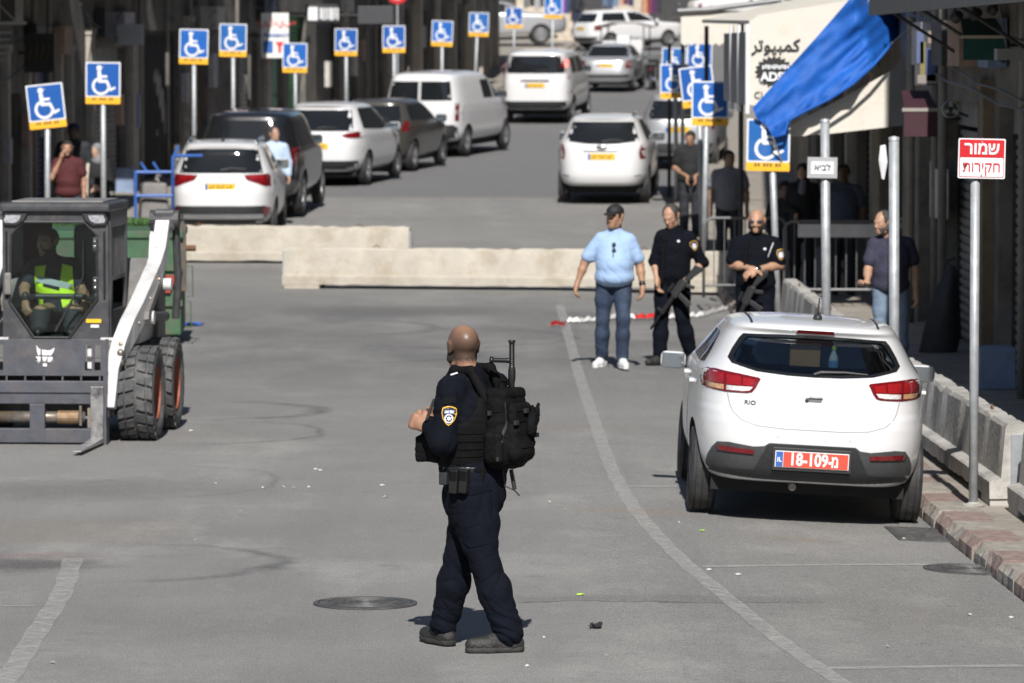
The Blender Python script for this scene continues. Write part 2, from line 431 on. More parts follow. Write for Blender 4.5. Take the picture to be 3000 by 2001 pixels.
# kerb stones, each one laid singly
M_KRED = mat('worn_red_kerb_paint', (.235, .17, .15), .85, var=.3, scale=14, bump=.5, bscale=40, dirt=(.29, .26, .22), dirt_amt=1., dscale=3.5)
M_KWHT = mat('worn_pale_kerb_stone', (.30, .275, .24), .85, var=.25, scale=14, bump=.5, bscale=40, dirt=(.15, .14, .125), dirt_amt=.9, dscale=5)
def kerb_line(parent, xf, y0, y1, side, w=.36):
    y, k = y0, 0
    rnd = random.Random(3)
    while y < y1:
        ln = .62 + rnd.random() * .12
        x0, x1 = xf(y), xf(y + ln)
        zr = gz(x0 - side * .02, y + ln / 2)
        a = -math.atan2(x1 - x0, ln)
        mb = MB()
        h = KERB + .24
        # crown, chipped front edge
        prof = [(0, -h), (0, -.035 - rnd.random() * .03), (.03 + rnd.random() * .025, rnd.random() * .006), (w, 0), (w, -h)]
        vs, fs = [], []
        n = 6
        for i in range(n + 1):
            t = i / n; c1, c2 = rnd.random() * .022, rnd.random() * .025
            for j, (u, v) in enumerate(prof):
                uu = u + (c1 if j in (1,) else 0) + (c2 if j == 2 else 0); vv = v - (c1 if j == 1 else 0) - (rnd.random() * .008 if j == 2 else 0)
                vs.append((side * uu, .012 + (ln - .024) * t, vv))
        q = len(prof)
        for i in range(n):
            for j in range(q):
                j2 = (j + 1) % q; fs.append((i * q + j, i * q + j2, (i + 1) * q + j2, (i + 1) * q + j))
        fs += [tuple(range(q)), tuple(n * q + j for j in reversed(range(q)))]
        mb.add(vs, fs)
        o = mb.build('kerb_stone', M_KRED if (k // 1) % 2 == 0 else M_KWHT, parent, loc=(x0, y, zr + KERB + rnd.uniform(-.008, .008)), rot=(0, 0, a))
        y += ln; k += 1
kerb_line(pr, xr, 12, 66, 1)
kerb_line(pl, xl, 44, 84, -1, w=.3)
for (pv, xf, side) in ((pl, xl, -1), (pr, xr, 1)):
    vs, fs = [], []
    ys = [84 + k * 1.5 for k in range(80)] if side < 0 else [66 + k * 1.5 for k in range(90)]
    for i, y in enumerate(ys):
        z = gz(xf(y) , y)
        vs += [(xf(y), y, z - .25), (xf(y), y, z + KERB), (xf(y) + side * .36, y, z + KERB)]
        if i:
            a = (i - 1) * 3; fs += [(a, a + 1, a + 4, a + 3), (a + 1, a + 2, a + 5, a + 4)]
    me = bpy.data.meshes.new('kerb'); me.from_pydata(vs, [], fs)
    link_mesh('far_kerb', me, M_KWHT, pv)

# painted lines: worn, the asphalt shows through
def paint_material():
    m = bpy.data.materials.new('worn_line_paint'); m.use_nodes = True
    n = m.node_tree.nodes; l = m.node_tree.links; b = n['Principled BSDF']
    b.inputs['Base Color'].default_value = (.48, .47, .45, 1); b.inputs['Roughness'].default_value = .8
    tc = n.new('ShaderNodeTexCoord'); ns = n.new('ShaderNodeTexNoise'); ns.inputs['Scale'].default_value = 9; ns.inputs['Detail'].default_value = 9; ns.inputs['Roughness'].default_value = .85
    l.new(tc.outputs['Object'], ns.inputs['Vector'])
    r = n.new('ShaderNodeValToRGB'); r.color_ramp.elements[0].position = .36; r.color_ramp.elements[1].position = .66
    r.color_ramp.elements[0].color = (.05,) * 3 + (1,); r.color_ramp.elements[1].color = (.72,) * 3 + (1,)
    l.new(ns.outputs['Fac'], r.inputs[0]); l.new(r.outputs[0], b.inputs['Alpha'])
    return m
M_LINE = paint_material()
def line(pix, w, nm='lane_line', step=.25):
    pts = [on_ground(*p) for p in pix]
    out = []
    cum = [0]
    for a, b_ in zip(pts, pts[1:]): cum.append(cum[-1] + (Vector((b_.x - a.x, b_.y - a.y, 0))).length)
    s = np.arange(0, cum[-1] + 1e-6, min(step, cum[-1] / 3))
    X = pchip(cum, [p.x for p in pts], s) if len(pts) > 2 else np.interp(s, cum, [p.x for p in pts])
    Y = pchip(cum, [p.y for p in pts], s) if len(pts) > 2 else np.interp(s, cum, [p.y for p in pts])
    vs, fs = [], []
    for i in range(len(s)):
        j, k = max(i - 1, 0), min(i + 1, len(s) - 1)
        t = Vector((X[k] - X[j], Y[k] - Y[j], 0)).normalized(); nn = Vector((-t.y, t.x, 0))
        ww = w / 2 * (1 + .1 * math.sin(i * 1.7))
        for q in (-1, 0, 1):
            p = Vector((X[i], Y[i], 0)) + nn * ww * q
            vs.append((p.x, p.y, gz(p.x, p.y) + .005))
        if i:
            a = (i - 1) * 3; fs += [(a, a + 1, a + 4, a + 3), (a + 1, a + 2, a + 5, a + 4)]
    me = bpy.data.meshes.new(nm); me.from_pydata(vs, [], fs)
    return setp(link_mesh(nm, me, M_LINE), kind='structure')
line([(1640, 895), (1672, 1010), (1700, 1110), (1740, 1230), (1790, 1370), (1850, 1480), (1915, 1560), (2000, 1645), (2080, 1712), (2180, 1795), (2290, 1885), (2460, 2001), (2600, 2085)], .115)
line([(1835, 1427), (2060, 1428)], .08); line([(2060, 1663), (2520, 1658), (2990, 1652)], .075); line([(2425, 1962), (2800, 1957), (3080, 1953)], .09)
line([(1660, 1300), (1990, 1303)], .05); line([(1790, 905), (2130, 905)], .07); line([(1700, 965), (2060, 968)], .07); line([(1860, 1040), (2060, 1040)], .06)
line([(215, 1640), (170, 1762), (105, 1860), (15, 1998), (-60, 2090)], .13); line([(-60, 1779), (105, 1777)], .05)

# iron covers
M_IRON = mat('cast_iron', (.085, .084, .083), .6, .3, var=.25, scale=20, bump=.3, dirt=(.17, .16, .15), dirt_amt=.7, dscale=9)
def manhole(px, py, dia, label):
    p = on_ground(px, py); sl_ = -.036 if p.x > 1 else 0
    t = thing('manhole_cover', label, 'manhole cover', (p.x, p.y, p.z)); t.rotation_euler = (0, math.atan(-sl_), 0)
    MB().lathe([(dia / 2 + .035, .002), (dia / 2 + .035, .012), (dia / 2 + .008, .012), (dia / 2 + .006, -.005)], 40).build('frame', M_IRON, t)
    mb = MB().lathe([(dia / 2, -.01), (dia / 2, .011), (0.001, .011)], 40)
    for k in range(1, 6):
        r = dia / 2 * k / 6; mb.lathe([(r - .008, .0115), (r - .006, .017), (r + .006, .017), (r + .008, .0115)], 40)
    mb.build('lid', M_IRON, t)
manhole(1070, 1771, .56, 'round ringed manhole cover in the road beside the walking officer')
manhole(2842, 1672, .56, 'round ringed manhole cover by the kerb near the grey hose')
p = on_ground(2710, 1570)
t = thing('drain_grate', 'square iron drain grate in the gutter behind the white hatchback', 'grate', (p.x, p.y, p.z)); t.rotation_euler = (0, R(2.1), R(2))
MB().box((0, .44, .004), (.48, .06, .014)).box((0, -.44, .004), (.48, .06, .014)).box((-.22, 0, .004), (.04, .82, .014)).box((.22, 0, .004), (.04, .82, .014)).build('frame', M_IRON, t)
MB().box((0, 0, -.004), (.40, .82, .008)).build('pit', mat('pit_black', (.02, .02, .02), .9), t)
for k in range(13): MB().box((0, -.36 + k * .06, .006), (.40, .028, .012)).build('bar', M_IRON, t)
# ------------------------------------------------------------------ vehicles
M_TYRE = mat('tyre_rubber', (.028, .028, .029), .75, var=.3, scale=12, bump=.2, dirt=(.10, .095, .09), dirt_amt=.5, dscale=5)
M_RIM = mat('wheel_alloy', (.45, .45, .46), .35, .8, var=.1)
M_DARKPL = mat('black_plastic', (.025, .026, .028), .5, var=.2, scale=30)
M_GREYPL = mat('grey_bumper_plastic', (.055, .056, .060), .55, var=.15, scale=20, bump=.05)
M_CARGLASS = mat('dark_car_glass', (.012, .014, .016), .05, var=.1, spec=.6)
M_WHITE = mat('white_car_paint', (.66, .66, .665), .28, var=.02, scale=2, coat=.7)
M_RED = mat('red_lens', (.15, .005, .008), .12, var=.25, scale=25, coat=.8)
M_REDB = mat('bright_red_lens', (.27, .010, .012), .12, var=.15, scale=25, coat=.8)
M_CLEAR = mat('clear_lens', (.62, .60, .58), .15, var=.25, scale=50, coat=.8)
M_CHROME = mat('chrome', (.75, .76, .78), .12, 1., var=.05)
M_PLATEY = mat('yellow_plate', (.78, .47, .03), .5, var=.05)
M_PLATER = mat('red_plate', (.66, .075, .045), .45, var=.04)
M_PLATEB = mat('plate_blue', (.03, .12, .42), .5, var=.05)
M_PLATEW = mat('plate_white', (.78, .78, .78), .5, var=.03)
M_INK = mat('plate_black', (.02, .02, .02), .6)
M_WELL = mat('wheel_well', (.012, .012, .012), .9)
M_INT = mat('car_interior', (.05, .05, .052), .8, var=.2)

def car_body(rows, nc=112, nr=90):
    """rows: (z, y_rear, y_front, half_width, n_rear, n_front); horizontal slices stacked into a closed body"""
    rows = sorted(rows); zs = [r[0] for r in rows]
    t = np.linspace(0, 1, nr)
    key = np.array(zs)
    # sample densely in z, with every given level kept
    zz = np.unique(np.concatenate([np.linspace(zs[0], zs[-1], nr), key, zs[-1] - (zs[-1] - zs[0]) * .12 * t[::6]**2]))
    zz = zz[np.concatenate([[True], np.diff(zz) > 1.5e-3])]
    C = [pchip(zs, [r[i] for r in rows], zz) for i in range(1, 6)]
    vs, fs = [], []
    for i, z in enumerate(zz):
        yr, yf, w, n1, n2 = (c[i] for c in C)
        yc = (yr + yf) / 2; L = (yf - yr) / 2
        for k in range(nc):
            a = 2 * math.pi * (k + .5) / nc; c, s_ = math.cos(a), math.sin(a)
            n = n2 if s_ > 0 else n1
            x = w * math.copysign(abs(c) ** (2 / n), c); y = yc + L * math.copysign(abs(s_) ** (2 / n), s_)
            vs.append((x, y, z))
    for i in range(len(zz) - 1):
        for k in range(nc):
            k2 = (k + 1) % nc; fs.append((i * nc + k, i * nc + k2, (i + 1) * nc + k2, (i + 1) * nc + k))
    fs.append(tuple(range(nc - 1, -1, -1))); fs.append(tuple((len(zz) - 1) * nc + k for k in range(nc)))
    return MB().add(vs, fs)
WHEEL_CACHE = {}
def wheel_mesh(r, w, spokes):
    key = (r, w, spokes)
    if key in WHEEL_CACHE: return WHEEL_CACHE[key]
    RX = Matrix.Rotation(math.pi / 2, 4, 'Y')
    rr = r * .64
    tyre = MB().lathe([(rr, -w * .42), (rr + (r - rr) * .5, -w * .5), (r - .02, -w * .47), (r, -w * .36), (r, -w * .30), (r - .008, -w * .29), (r - .008, -w * .26), (r, -w * .25), (r, -w * .06), (r - .008, -w * .05), (r - .008, -w * .01), (r, 0), (r, w * .2), (r - .008, w * .21), (r - .008, w * .25), (r, w * .26), (r, w * .36), (r - .02, w * .47), (rr + (r - rr) * .5, w * .5), (rr, w * .42), (rr - .03, w * .2), (rr - .03, -w * .2)], 36, RX, closed=True).mesh('tyre', True)
    tyre.set_sharp_from_angle(angle=R(40))
    rim = MB().lathe([(rr + .005, w * .42), (rr - .015, w * .44), (rr - .03, w * .36), (rr - .04, w * .05), (.02, w * .05), (.02, -w * .05), (rr - .04, -w * .05), (rr - .03, -w * .36), (rr - .015, -w * .44), (rr + .005, -w * .42)], 28, RX)
    for k in range(spokes):
        a = 2 * math.pi * k / spokes
        for s_ in (1, -1):
            rim.box((s_ * w * .36, 0, rr * .5), (w * .1, rr * .22, rr * .95), Matrix.Rotation(a, 4, 'X'))
    rim.lathe([(.001, w * .44), (rr * .22, w * .42), (rr * .26, w * .3)], 16, RX); rim.lathe([(.001, -w * .44), (rr * .22, -w * .42), (rr * .26, -w * .3)], 16, RX)
    rm = rim.mesh('rim', False)
    WHEEL_CACHE[key] = (tyre, rm)
    return tyre, rm
def mirror_x(poly): return [(-u, v) for (u, v) in reversed(poly)]

class Car:
    def __init__(s, name, label, cat, loc, heading, rows, paint, wheels, wr=.31, ww=.20, spokes=7, roll=0, group=None, cut=None, nr=90, nc=112, track=None, pitch=0):
        s.t = thing(name, label, cat, loc, -heading, group); s.t.rotation_euler = (pitch, roll, -heading)
        b = car_body(rows, nc, nr).build('body', paint, s.t, smooth=True)
        s.hw = max(r[3] for r in rows)
        cut_mb = MB()
        RX = Matrix.Rotation(math.pi / 2, 4, 'Y')
        for y in wheels:
            for sd in (-1, 1):
                cut_mb.lathe([(.001, -.2), (wr + .055, -.2), (wr + .055, .25), (.001, .25)], 40, T(sd * (s.hw - .04), y, wr) @ RX)
        cm = cut_mb.mesh('c', False, weld=True)
        co = link_mesh('c', cm, M_WELL)
        s.bvh0 = bvh_of(b)
        for q in (cut or []): boolean(b, link_mesh('c', q, M_INT))
        boolean(b, co)
        b.data.shade_smooth(); b.data.set_sharp_from_angle(angle=R(38))
        s.body = b; s.bvh = bvh_of(b)
        tyre, rim = wheel_mesh(wr, ww, spokes)
        tx = (track / 2) if track else s.hw - ww / 2 - .025
        for y in wheels:
            for sd in (-1, 1):
                w = link_mesh('wheel', tyre, M_TYRE, s.t, (sd * tx, y, wr))
                link_mesh('rim', rim, M_RIM, w)
    def rear(s, name, poly, m, off=.004, thick=.02, step=.05, parent=None):
        return link_mesh(name, decal(s.bvh, poly, (0, 0, 0), (1, 0, 0), (0, 0, 1), (0, 1, 0), off, thick, step), m, parent or s.t)
    def front(s, name, poly, m, off=.004, thick=.02, step=.06, parent=None):
        return link_mesh(name, decal(s.bvh, poly, (0, 5, 0), (1, 0, 0), (0, 0, 1), (0, -1, 0), off, thick, step), m, parent or s.t)
    def side(s, name, poly, m, sides=(-1, 1), off=.004, thick=.02, step=.07, parent=None):
        """poly in (y, z)"""
        out = []
        for sd in sides:
            out.append(link_mesh(name, decal(s.bvh, poly, (0, 0, 0), (0, 1, 0), (0, 0, 1), (-sd, 0, 0), off, thick, step), m, parent or s.t))
        return out
    def top(s, name, poly, m, off=.004, thick=.02, step=.08, parent=None):
        return link_mesh(name, decal(s.bvh, poly, (0, 0, 0), (1, 0, 0), (0, 1, 0), (0, 0, -1), off, thick, step), m, parent or s.t)
    def surf_rear(s, x, z):
        h = s.bvh.ray_cast(Vector((x, -3, z)), Vector((0, 1, 0))); return h[0].y if h[0] is not None else 0
    def surf_side(s, y, z, sd=1):
        h = s.bvh.ray_cast(Vector((sd * 3, y, z)), Vector((-sd, 0, 0))); return h[0].x if h[0] is not None else sd
    def mirrors(s, y, z, m, size=(.24, .12, .16)):
        for sd in (-1, 1):
            x = s.surf_side(y, z, sd)
            mb = MB().box((0, 0, 0), size)
            o = mb.build('mirror', m, s.t, (x + sd * (size[0] * .5 + .015), y, z), smooth=True, bevel=size[1] * .47, seg=5)
            # the glass looks to the rear
            MB().box((0, -size[1] * .48, 0), (size[0] * .88, size[1] * .1, size[2] * .84)).build('mirror_glass', MATS.get('mirror_glass') or mat('mirror_glass', (.35, .39, .43), .08, .9, var=.1), o, bevel=.045, seg=4)
            MB().tube([(-sd * size[0] * .35, 0, -size[2] * .2), (-sd * (size[0] * .5 + .06), .02, -size[2] * .35)], .025, 8).build('stalk', M_DARKPL, o)
    def plate(s, z, w=.52, h=.115, m=None, x0=0., face=None, off=.012, blue=True):
        y = s.surf_rear(x0, z) - off
        o = MB().box((0, 0, 0), (w, .012, h)).build('number_plate', m or M_PLATEY, s.t, (x0, y, z), bevel=.003)
        if blue: MB().box((-w / 2 + .025, -.0075, 0), (.045, .004, h - .01)).build('country_strip', M_PLATEB, o)
        return o
    def plate_marks(s, o, w=.52, h=.115):
        # characters too blurred to read in the photograph: dark strokes in groups
        x = -w / 2 + .075
        for k, ln in enumerate((2, 3, 2)):
            for i in range(ln):
                MB().box((x + .018, -.0075, 0), (.012, .003, h * .62)).box((x + .027, -.0078, (.22 if (i + k) % 2 else -.2) * h), (.026, .003, h * .16)).build('plate_digit', M_INK, o)
                x += .048
            x += .024
# ---- the white hatchback parked at the kerb
def kia():
    hw = .8625
    rows = [(.285, .20, 3.88, .70, 5, 4), (.30, .12, 3.95, .765, 5, 4), (.36, .06, 4.02, .815, 5.0, 4), (.46, .02, 4.06, .848, 5.0, 4), (.58, .0, 4.06, .858, 5.0, 4),
            (.70, .005, 4.05, .8625, 4.8, 4), (.775, .03, 4.0, .862, 4.6, 4), (.83, .085, 3.93, .860, 4.6, 4), (.92, .12, 3.75, .855, 4.4, 4), (1.0, .15, 3.45, .848, 4.4, 4.5),
            (1.05, .185, 3.02, .832, 4.4, 5), (1.085, .22, 2.92, .806, 4.4, 5), (1.16, .295, 2.74, .752, 4.3, 5), (1.26, .385, 2.48, .693, 4.2, 5), (1.345, .45, 2.24, .640, 4.0, 5), (1.385, .42, 2.12, .612, 3.9, 5),
            (1.412, .46, 1.98, .575, 3.8, 4), (1.438, .66, 1.72, .46, 3.2, 3), (1.455, 1.0, 1.4, .2, 2.4, 2.4)]
    # rear window opening, cut through into the cabin
    ZC = 1.19
    win = [(-.60, 1.125), (-.42, 1.082), (-.2, 1.066), (0, 1.062), (.2, 1.066), (.42, 1.082), (.60, 1.125), (.628, 1.16), (.60, 1.22), (.55, 1.30), (.52, 1.332), (.27, 1.344), (0, 1.348), (-.27, 1.344), (-.52, 1.332), (-.55, 1.30), (-.60, 1.22), (-.628, 1.16)]
    inner = [(u * .95, ZC + (v - ZC) * .88) for u, v in win]
    cutm = MB()
    cb = []
    for (y, sx, z0, z1) in ((-.3, 1.0, None, None), (.75, 1.0, None, None), (1.0, 1.0, .98, 1.36), (2.2, .97, .96, 1.33)):
        if z0 is None: cb.append([(u, y, v) for u, v in inner])
        else:
            vmin, vmax = min(v for u, v in inner), max(v for u, v in inner)
            cb.append([(u * sx, y, z0 + (v - vmin) / (vmax - vmin) * (z1 - z0)) for u, v in inner])
    n = len(inner); vs = [p for r in cb for p in r]; fs = [tuple(range(n)), tuple((len(cb) - 1) * n + k for k in reversed(range(n)))]
    for i in range(len(cb) - 1):
        for k in range(n): fs.append((i * n + k, (i + 1) * n + k, (i + 1) * n + (k + 1) % n, i * n + (k + 1) % n))
    cutm.add(vs, fs)
    for sd in (-1, 1):   # front windscreen and side window lights let daylight into the cabin
        cutm_side = None
    ws = MB().prism([(-.50, 1.10), (.50, 1.10), (.42, 1.27), (-.42, 1.27)], 2.1, 3.4, 'xz').mesh('c')     # windscreen opening into the same cabin
    y0 = 34.2
    c = Car('hatchback_car', 'white hatchback with a red number plate parked at the red and white kerb', 'car', (2.125, y0, gz(2.125, y0 + 1.5) + .005), R(.4), rows, M_WHITE, (.78, 3.36), wr=.315, ww=.20, roll=R(3.2), cut=[cutm.mesh('c'), ws], nr=130, nc=160, track=1.50)
    cx = c.t
    G = glass('kia_rear_glass', (.62, .66, .66), .2, .95)
    win = resample(win, .05); nW = len(win)
    def s0(u, v):
        h = c.bvh0.ray_cast(Vector((u, -3, v)), Vector((0, 1, 0))); return h[0].y
    base = [Vector((u, s0(u, v) - .009, v)) for u, v in win]
    inn = [Vector((u, s0(u, v) - .004, v)) for u, v in [(u * .94, ZC + (v - ZC) * .86) for u, v in win]]
    vs = [b_[:] for b_ in base] + [q[:] for q in inn] + [(b_.x, b_.y + .03, b_.z) for b_ in base] + [(q.x, q.y + .03, q.z) for q in inn]
    fs = []
    for i in range(nW):
        j = (i + 1) % nW; fs += [(i, j, nW + j, nW + i), (i, 2 * nW + i, 2 * nW + j, j), (nW + i, nW + j, 3 * nW + j, 3 * nW + i), (2 * nW + i, 3 * nW + i, 3 * nW + j, 2 * nW + j)]
    MB().add(vs, fs).build('window_surround', M_CARGLASS, cx)
    link_mesh('rear_window', decal(c.bvh0, [(u * .945, ZC + (v - ZC) * .87) for u, v in win], (0, 0, 0), (1, 0, 0), (0, 0, 1), (0, 1, 0), -.001, .004, .06), G, cx)
    # tail lamps
    lamp = [(-.80, 1.06), (-.765, 1.082), (-.70, 1.086), (-.52, 1.068), (-.36, 1.045), (-.345, 1.035), (-.38, .965), (-.41, .925), (-.45, .915), (-.62, .91), (-.76, .918), (-.80, .93), (-.815, .99)]
    for sd in (1, -1):
        sq = lambda P: [(-.80 + (u + .80) * .90, 1.0 + (v - 1.0) * .86) for u, v in P]
        pf = sq if sd > 0 else (lambda P: mirror_x(sq(P)))
        tl = c.rear('tail_light', pf(lamp), M_RED, .012, .03, .035)
        c.rear('lamp_cell', pf([(-.765, 1.065), (-.635, 1.06), (-.635, .975), (-.775, .975)]), M_REDB, .017, .01, .03, tl)
        c.rear('lamp_cell', pf([(-.615, 1.055), (-.50, 1.045), (-.50, .972), (-.615, .972)]), M_REDB, .017, .01, .03, tl)
        c.rear('lamp_cell', pf([(-.485, 1.04), (-.385, 1.025), (-.405, .975), (-.485, .972)]), M_REDB, .017, .01, .03, tl)
        c.rear('clear_strip', pf([(-.775, .966), (-.635, .966), (-.635, .925), (-.75, .93)]), mat('amber_lens', (.55, .32, .16), .15, var=.3, scale=40, coat=.8), .017, .01, .03, tl)
        c.rear('clear_strip', pf([(-.615, .963), (-.405, .966), (-.43, .935), (-.48, .926), (-.615, .925)]), M_CLEAR, .017, .01, .03, tl)
        lx = c.surf_side(.30, .93, -sd)
        # bumper reflectors
        c.rear('reflector', (lambda P: P if sd > 0 else mirror_x(P))([(-.685, .535), (-.66, .542), (-.415, .528), (-.42, .498), (-.675, .506)]), M_RED, .030, .02, .04)
    # black lower bumper
    low = [(-.79, .31), (-.765, .40), (-.715, .52), (-.68, .565), (-.60, .572), (-.42, .552), (-.345, .56), (-.31, .585), (.31, .585), (.345, .56), (.42, .552), (.60, .572), (.68, .565), (.715, .52), (.765, .40), (.79, .31), (.70, .295), (.5, .29), (-.5, .29), (-.70, .295)]
    lb = c.rear('lower_bumper', low, M_GREYPL, .016, .035, .045)
    c.rear('bumper_skirt', [(-.775, .29), (-.765, .365), (-.42, .385), (.42, .385), (.765, .365), (.775, .29)], M_DARKPL, .027, .03, .05, lb)
    c.rear('plate_recess', [(-.42, .365), (-.325, .565), (-.295, .58), (.295, .58), (.325, .565), (.42, .365)], M_DARKPL, .020, .03, .05, lb)
    pl_ = c.plate(.478, .53, .118, M_PLATEW, off=.056, blue=False)
    MB().box((0, .012, 0), (.565, .014, .165)).build('plate_frame', M_DARKPL, pl_, bevel=.004)
    MB().box((.0265, -.0075, 0), (.465, .004, .108)).build('plate_field', M_PLATER, pl_)
    MB().box((-.234, -.0075, 0), (.05, .004, .108)).build('country_strip', M_PLATEB, pl_)
    text_part('plate_number', '18-109-', .125, M_PLATEW, pl_, (-.008, -.011, -.001), bold=.0035, sx=.80)
    text_part('plate_number', 'מ', .118, M_PLATEW, pl_, (.165, -.011, -.004), bold=.0035, sx=.7)
    text_part('plate_number', 'IL', .045, M_PLATEW, pl_, (-.234, -.011, -.005), bold=.001)
    # tailgate shut line, handle, badge
    line_ = [(-.625, .91), (-.605, .83), (-.58, .785), (-.52, .735), (-.40, .70), (-.2, .688), (.2, .688), (.40, .70), (.52, .735), (.58, .785), (.605, .83), (.625, .91)]
    th = .004
    inner_ = [(u * (1 - .008), v + th) for u, v in line_]
    c.rear('tailgate_seam', line_ + list(reversed(inner_)), mat('seam_grey', (.22, .22, .23), .6), .0016, .006, .03)
    hd = c.rear('tailgate_handle', rrect(-.085, .085, .868, .992, .03), M_WHITE, .010, .02, .03)
    c.rear('handle_grip', [(-.062, .885), (.05, .885), (.066, .915), (.06, .925), (-.06, .918), (-.068, .90)], M_DARKPL, .0125, .01, .02, hd)
    MB().tube([(-.045, 0, 0), (.05, 0, 0)], .016, 10).build('handle_bar', M_WHITE, hd, (.005, c.surf_rear(0, .93) - .022, .929), smooth=True)
    MB().ball((0, 0, 0), (.014, .014, .014)).build('camera_eye', M_DARKPL, hd, (-.055, c.surf_rear(-.055, .90) - .022, .90))
    text_part('model_badge', 'RIO', .043, mat('dark_badge', (.16, .16, .17), .35, .6), cx, (-.46, c.surf_rear(-.46, .86) - .010, .86), rot=(math.pi / 2 - R(21), 0, R(-18)), bold=.001, sx=1.25)
    for u, v in ((-.25, .635), (.27, .635)): MB().lathe([(.001, .002), (.010, .002), (.011, 0)], 12, Matrix.Rotation(math.pi / 2, 4, 'X')).build('parking_sensor', mat('sensor_white', (.6, .6, .6), .4), cx, (u, c.surf_rear(u, v) - .002, v))
    # roof: seams, aerial, brake light in the spoiler
    c.rear('brake_light', [(-.14, 1.358), (.14, 1.358), (.13, 1.385), (-.13, 1.385)], M_RED, .006, .02, .04)
    for sd in (-1, 1):
        c.top('roof_seam', [(sd * .452, .56), (sd * .470, .56), (sd * .490, 1.9), (sd * .474, 1.9)], M_DARKPL, .004, .01, .1)
    z = 1.43
    an = MB().ball((0, 0, 0), (.035, .055, .035), 12, 6).build('roof_aerial', M_DARKPL, cx, (.03, .80, c.bvh.ray_cast(Vector((.03, .80, 3)), Vector((0, 0, -1)))[0].z + .012), smooth=True)
    MB().tube([(0, .0, .02), (0, -.10, .15)], [.008, .005], 6).build('aerial_mast', M_DARKPL, an)
    # wiper
    wy = lambda u, v: s0(u, v) - .016
    MB().tube([(-.01, wy(-.01, 1.08), 1.08), (.04, wy(.04, 1.098) - .004, 1.098), (.22, wy(.22, 1.105), 1.105), (.38, wy(.38, 1.098), 1.098)], [.012, .014, .010, .006], 8).build('rear_wiper', M_DARKPL, cx)
    # side glass, trims, mirrors
    sidewin = [(.74, 1.04), (1.10, 1.02), (2.55, 1.0), (2.80, 1.005), (2.05, 1.29), (1.75, 1.315), (1.15, 1.305), (.90, 1.22)]
    c.side('side_window', [(1.20, 1.09), (2.60, 1.09), (2.02, 1.30), (1.25, 1.31)], M_CARGLASS, off=.006, thick=.02, step=.12)
    c.side('window_trim', [(.80, 1.10), (1.16, 1.09), (1.20, 1.31), (1.05, 1.29), (.95, 1.22)], M_CARGLASS, off=.006, thick=.02)
    c.side('door_seam', [(1.50, .30), (1.506, .30), (1.516, 1.02), (1.51, 1.02)], M_DARKPL, off=.002, thick=.006)
    for y in (1.02, 1.98): c.side('door_handle', rrect(y, y + .20, .92, .95, .012), M_WHITE, off=.03, thick=.04, step=.05)
    c.mirrors(2.50, .985, M_WHITE, (.195, .12, .135))
    c.front('windscreen', [(-.58, 1.09), (.58, 1.09), (.47, 1.30), (-.47, 1.30)], glass('kia_front_glass', (.8, .85, .85), .1, .85), .004, .004, .12)
    MB().tube([(0, .05, 0), (0, .5, .02)], .028, 10).build('exhaust_pipe', mat('exhaust_steel', (.22, .20, .18), .4, .8), cx, (-.12, .08, .265))
    MB().b2((-.70, .35, .20), (.70, 3.6, .30)).build('underbody', M_WELL, cx)
    # inside: parcel shelf, head restraints, front seats
    IN = mat('seat_cloth', (.06, .06, .063), .85, var=.25)
    MB().b2((-.56, .42, 1.005), (.56, .95, 1.02)).build('parcel_shelf', IN, cx)
    for x in (-.36, .36): MB().box((x, 1.02, 1.16), (.26, .10, .17)).build('head_restraint', IN, cx, bevel=.04)
    for x in (-.36, .36):
        MB().box((x, 1.85, 1.17), (.27, .11, .20)).build('head_restraint', IN, cx, bevel=.04)
    c.interior = cx
    M_CARD = mat('cardboard', (.42, .25, .10), .8, var=.12, scale=5, bump=.1)
    def inside(name, label, cat, loc, build):
        p = cx.matrix_basis @ Vector(loc); th_ = thing(name, label, cat, p, 0); th_.rotation_euler = cx.rotation_euler; build(th_)
    def bx(t_): 
        MB().b2((-.11, -.08, 0), (.11, .08, .265)).build('box_sides', M_CARD, t_, bevel=.004)
        MB().b2((-.112, -.02, .2635), (.112, .02, .267)).build('packing_tape', mat('brown_tape', (.36, .22, .10), .3), t_)
    inside('cardboard_box', 'brown cardboard box seen through the rear window of the white hatchback', 'box', (-.06, .62, 1.02), bx)
    def bot(t_):
        MB().lathe([(.001, 0), (.032, 0), (.036, .02), (.036, .06), (.031, .075), (.036, .09), (.036, .15), (.03, .18), (.014, .215), (.014, .23)], 16).build('bottle_body', mat('water_plastic', (.55, .68, .78), .1, var=.2, coat=.6), t_, smooth=True)
        MB().lathe([(.0365, .095), (.0368, .10), (.0368, .145), (.0365, .15)], 16).build('bottle_label', mat('bottle_blue', (.10, .35, .68), .4), t_, smooth=True)
        MB().lathe([(.001, .252), (.016, .25), (.017, .228), (.013, .226)], 14).build('bottle_cap', mat('lime_cap', (.45, .75, .08), .4), t_, smooth=True)
    inside('water_bottle', 'clear plastic water bottle with lime cap on the parcel shelf of the white hatchback', 'bottle', (.145, .50, 1.022), bot)
    return c
KIA = kia()
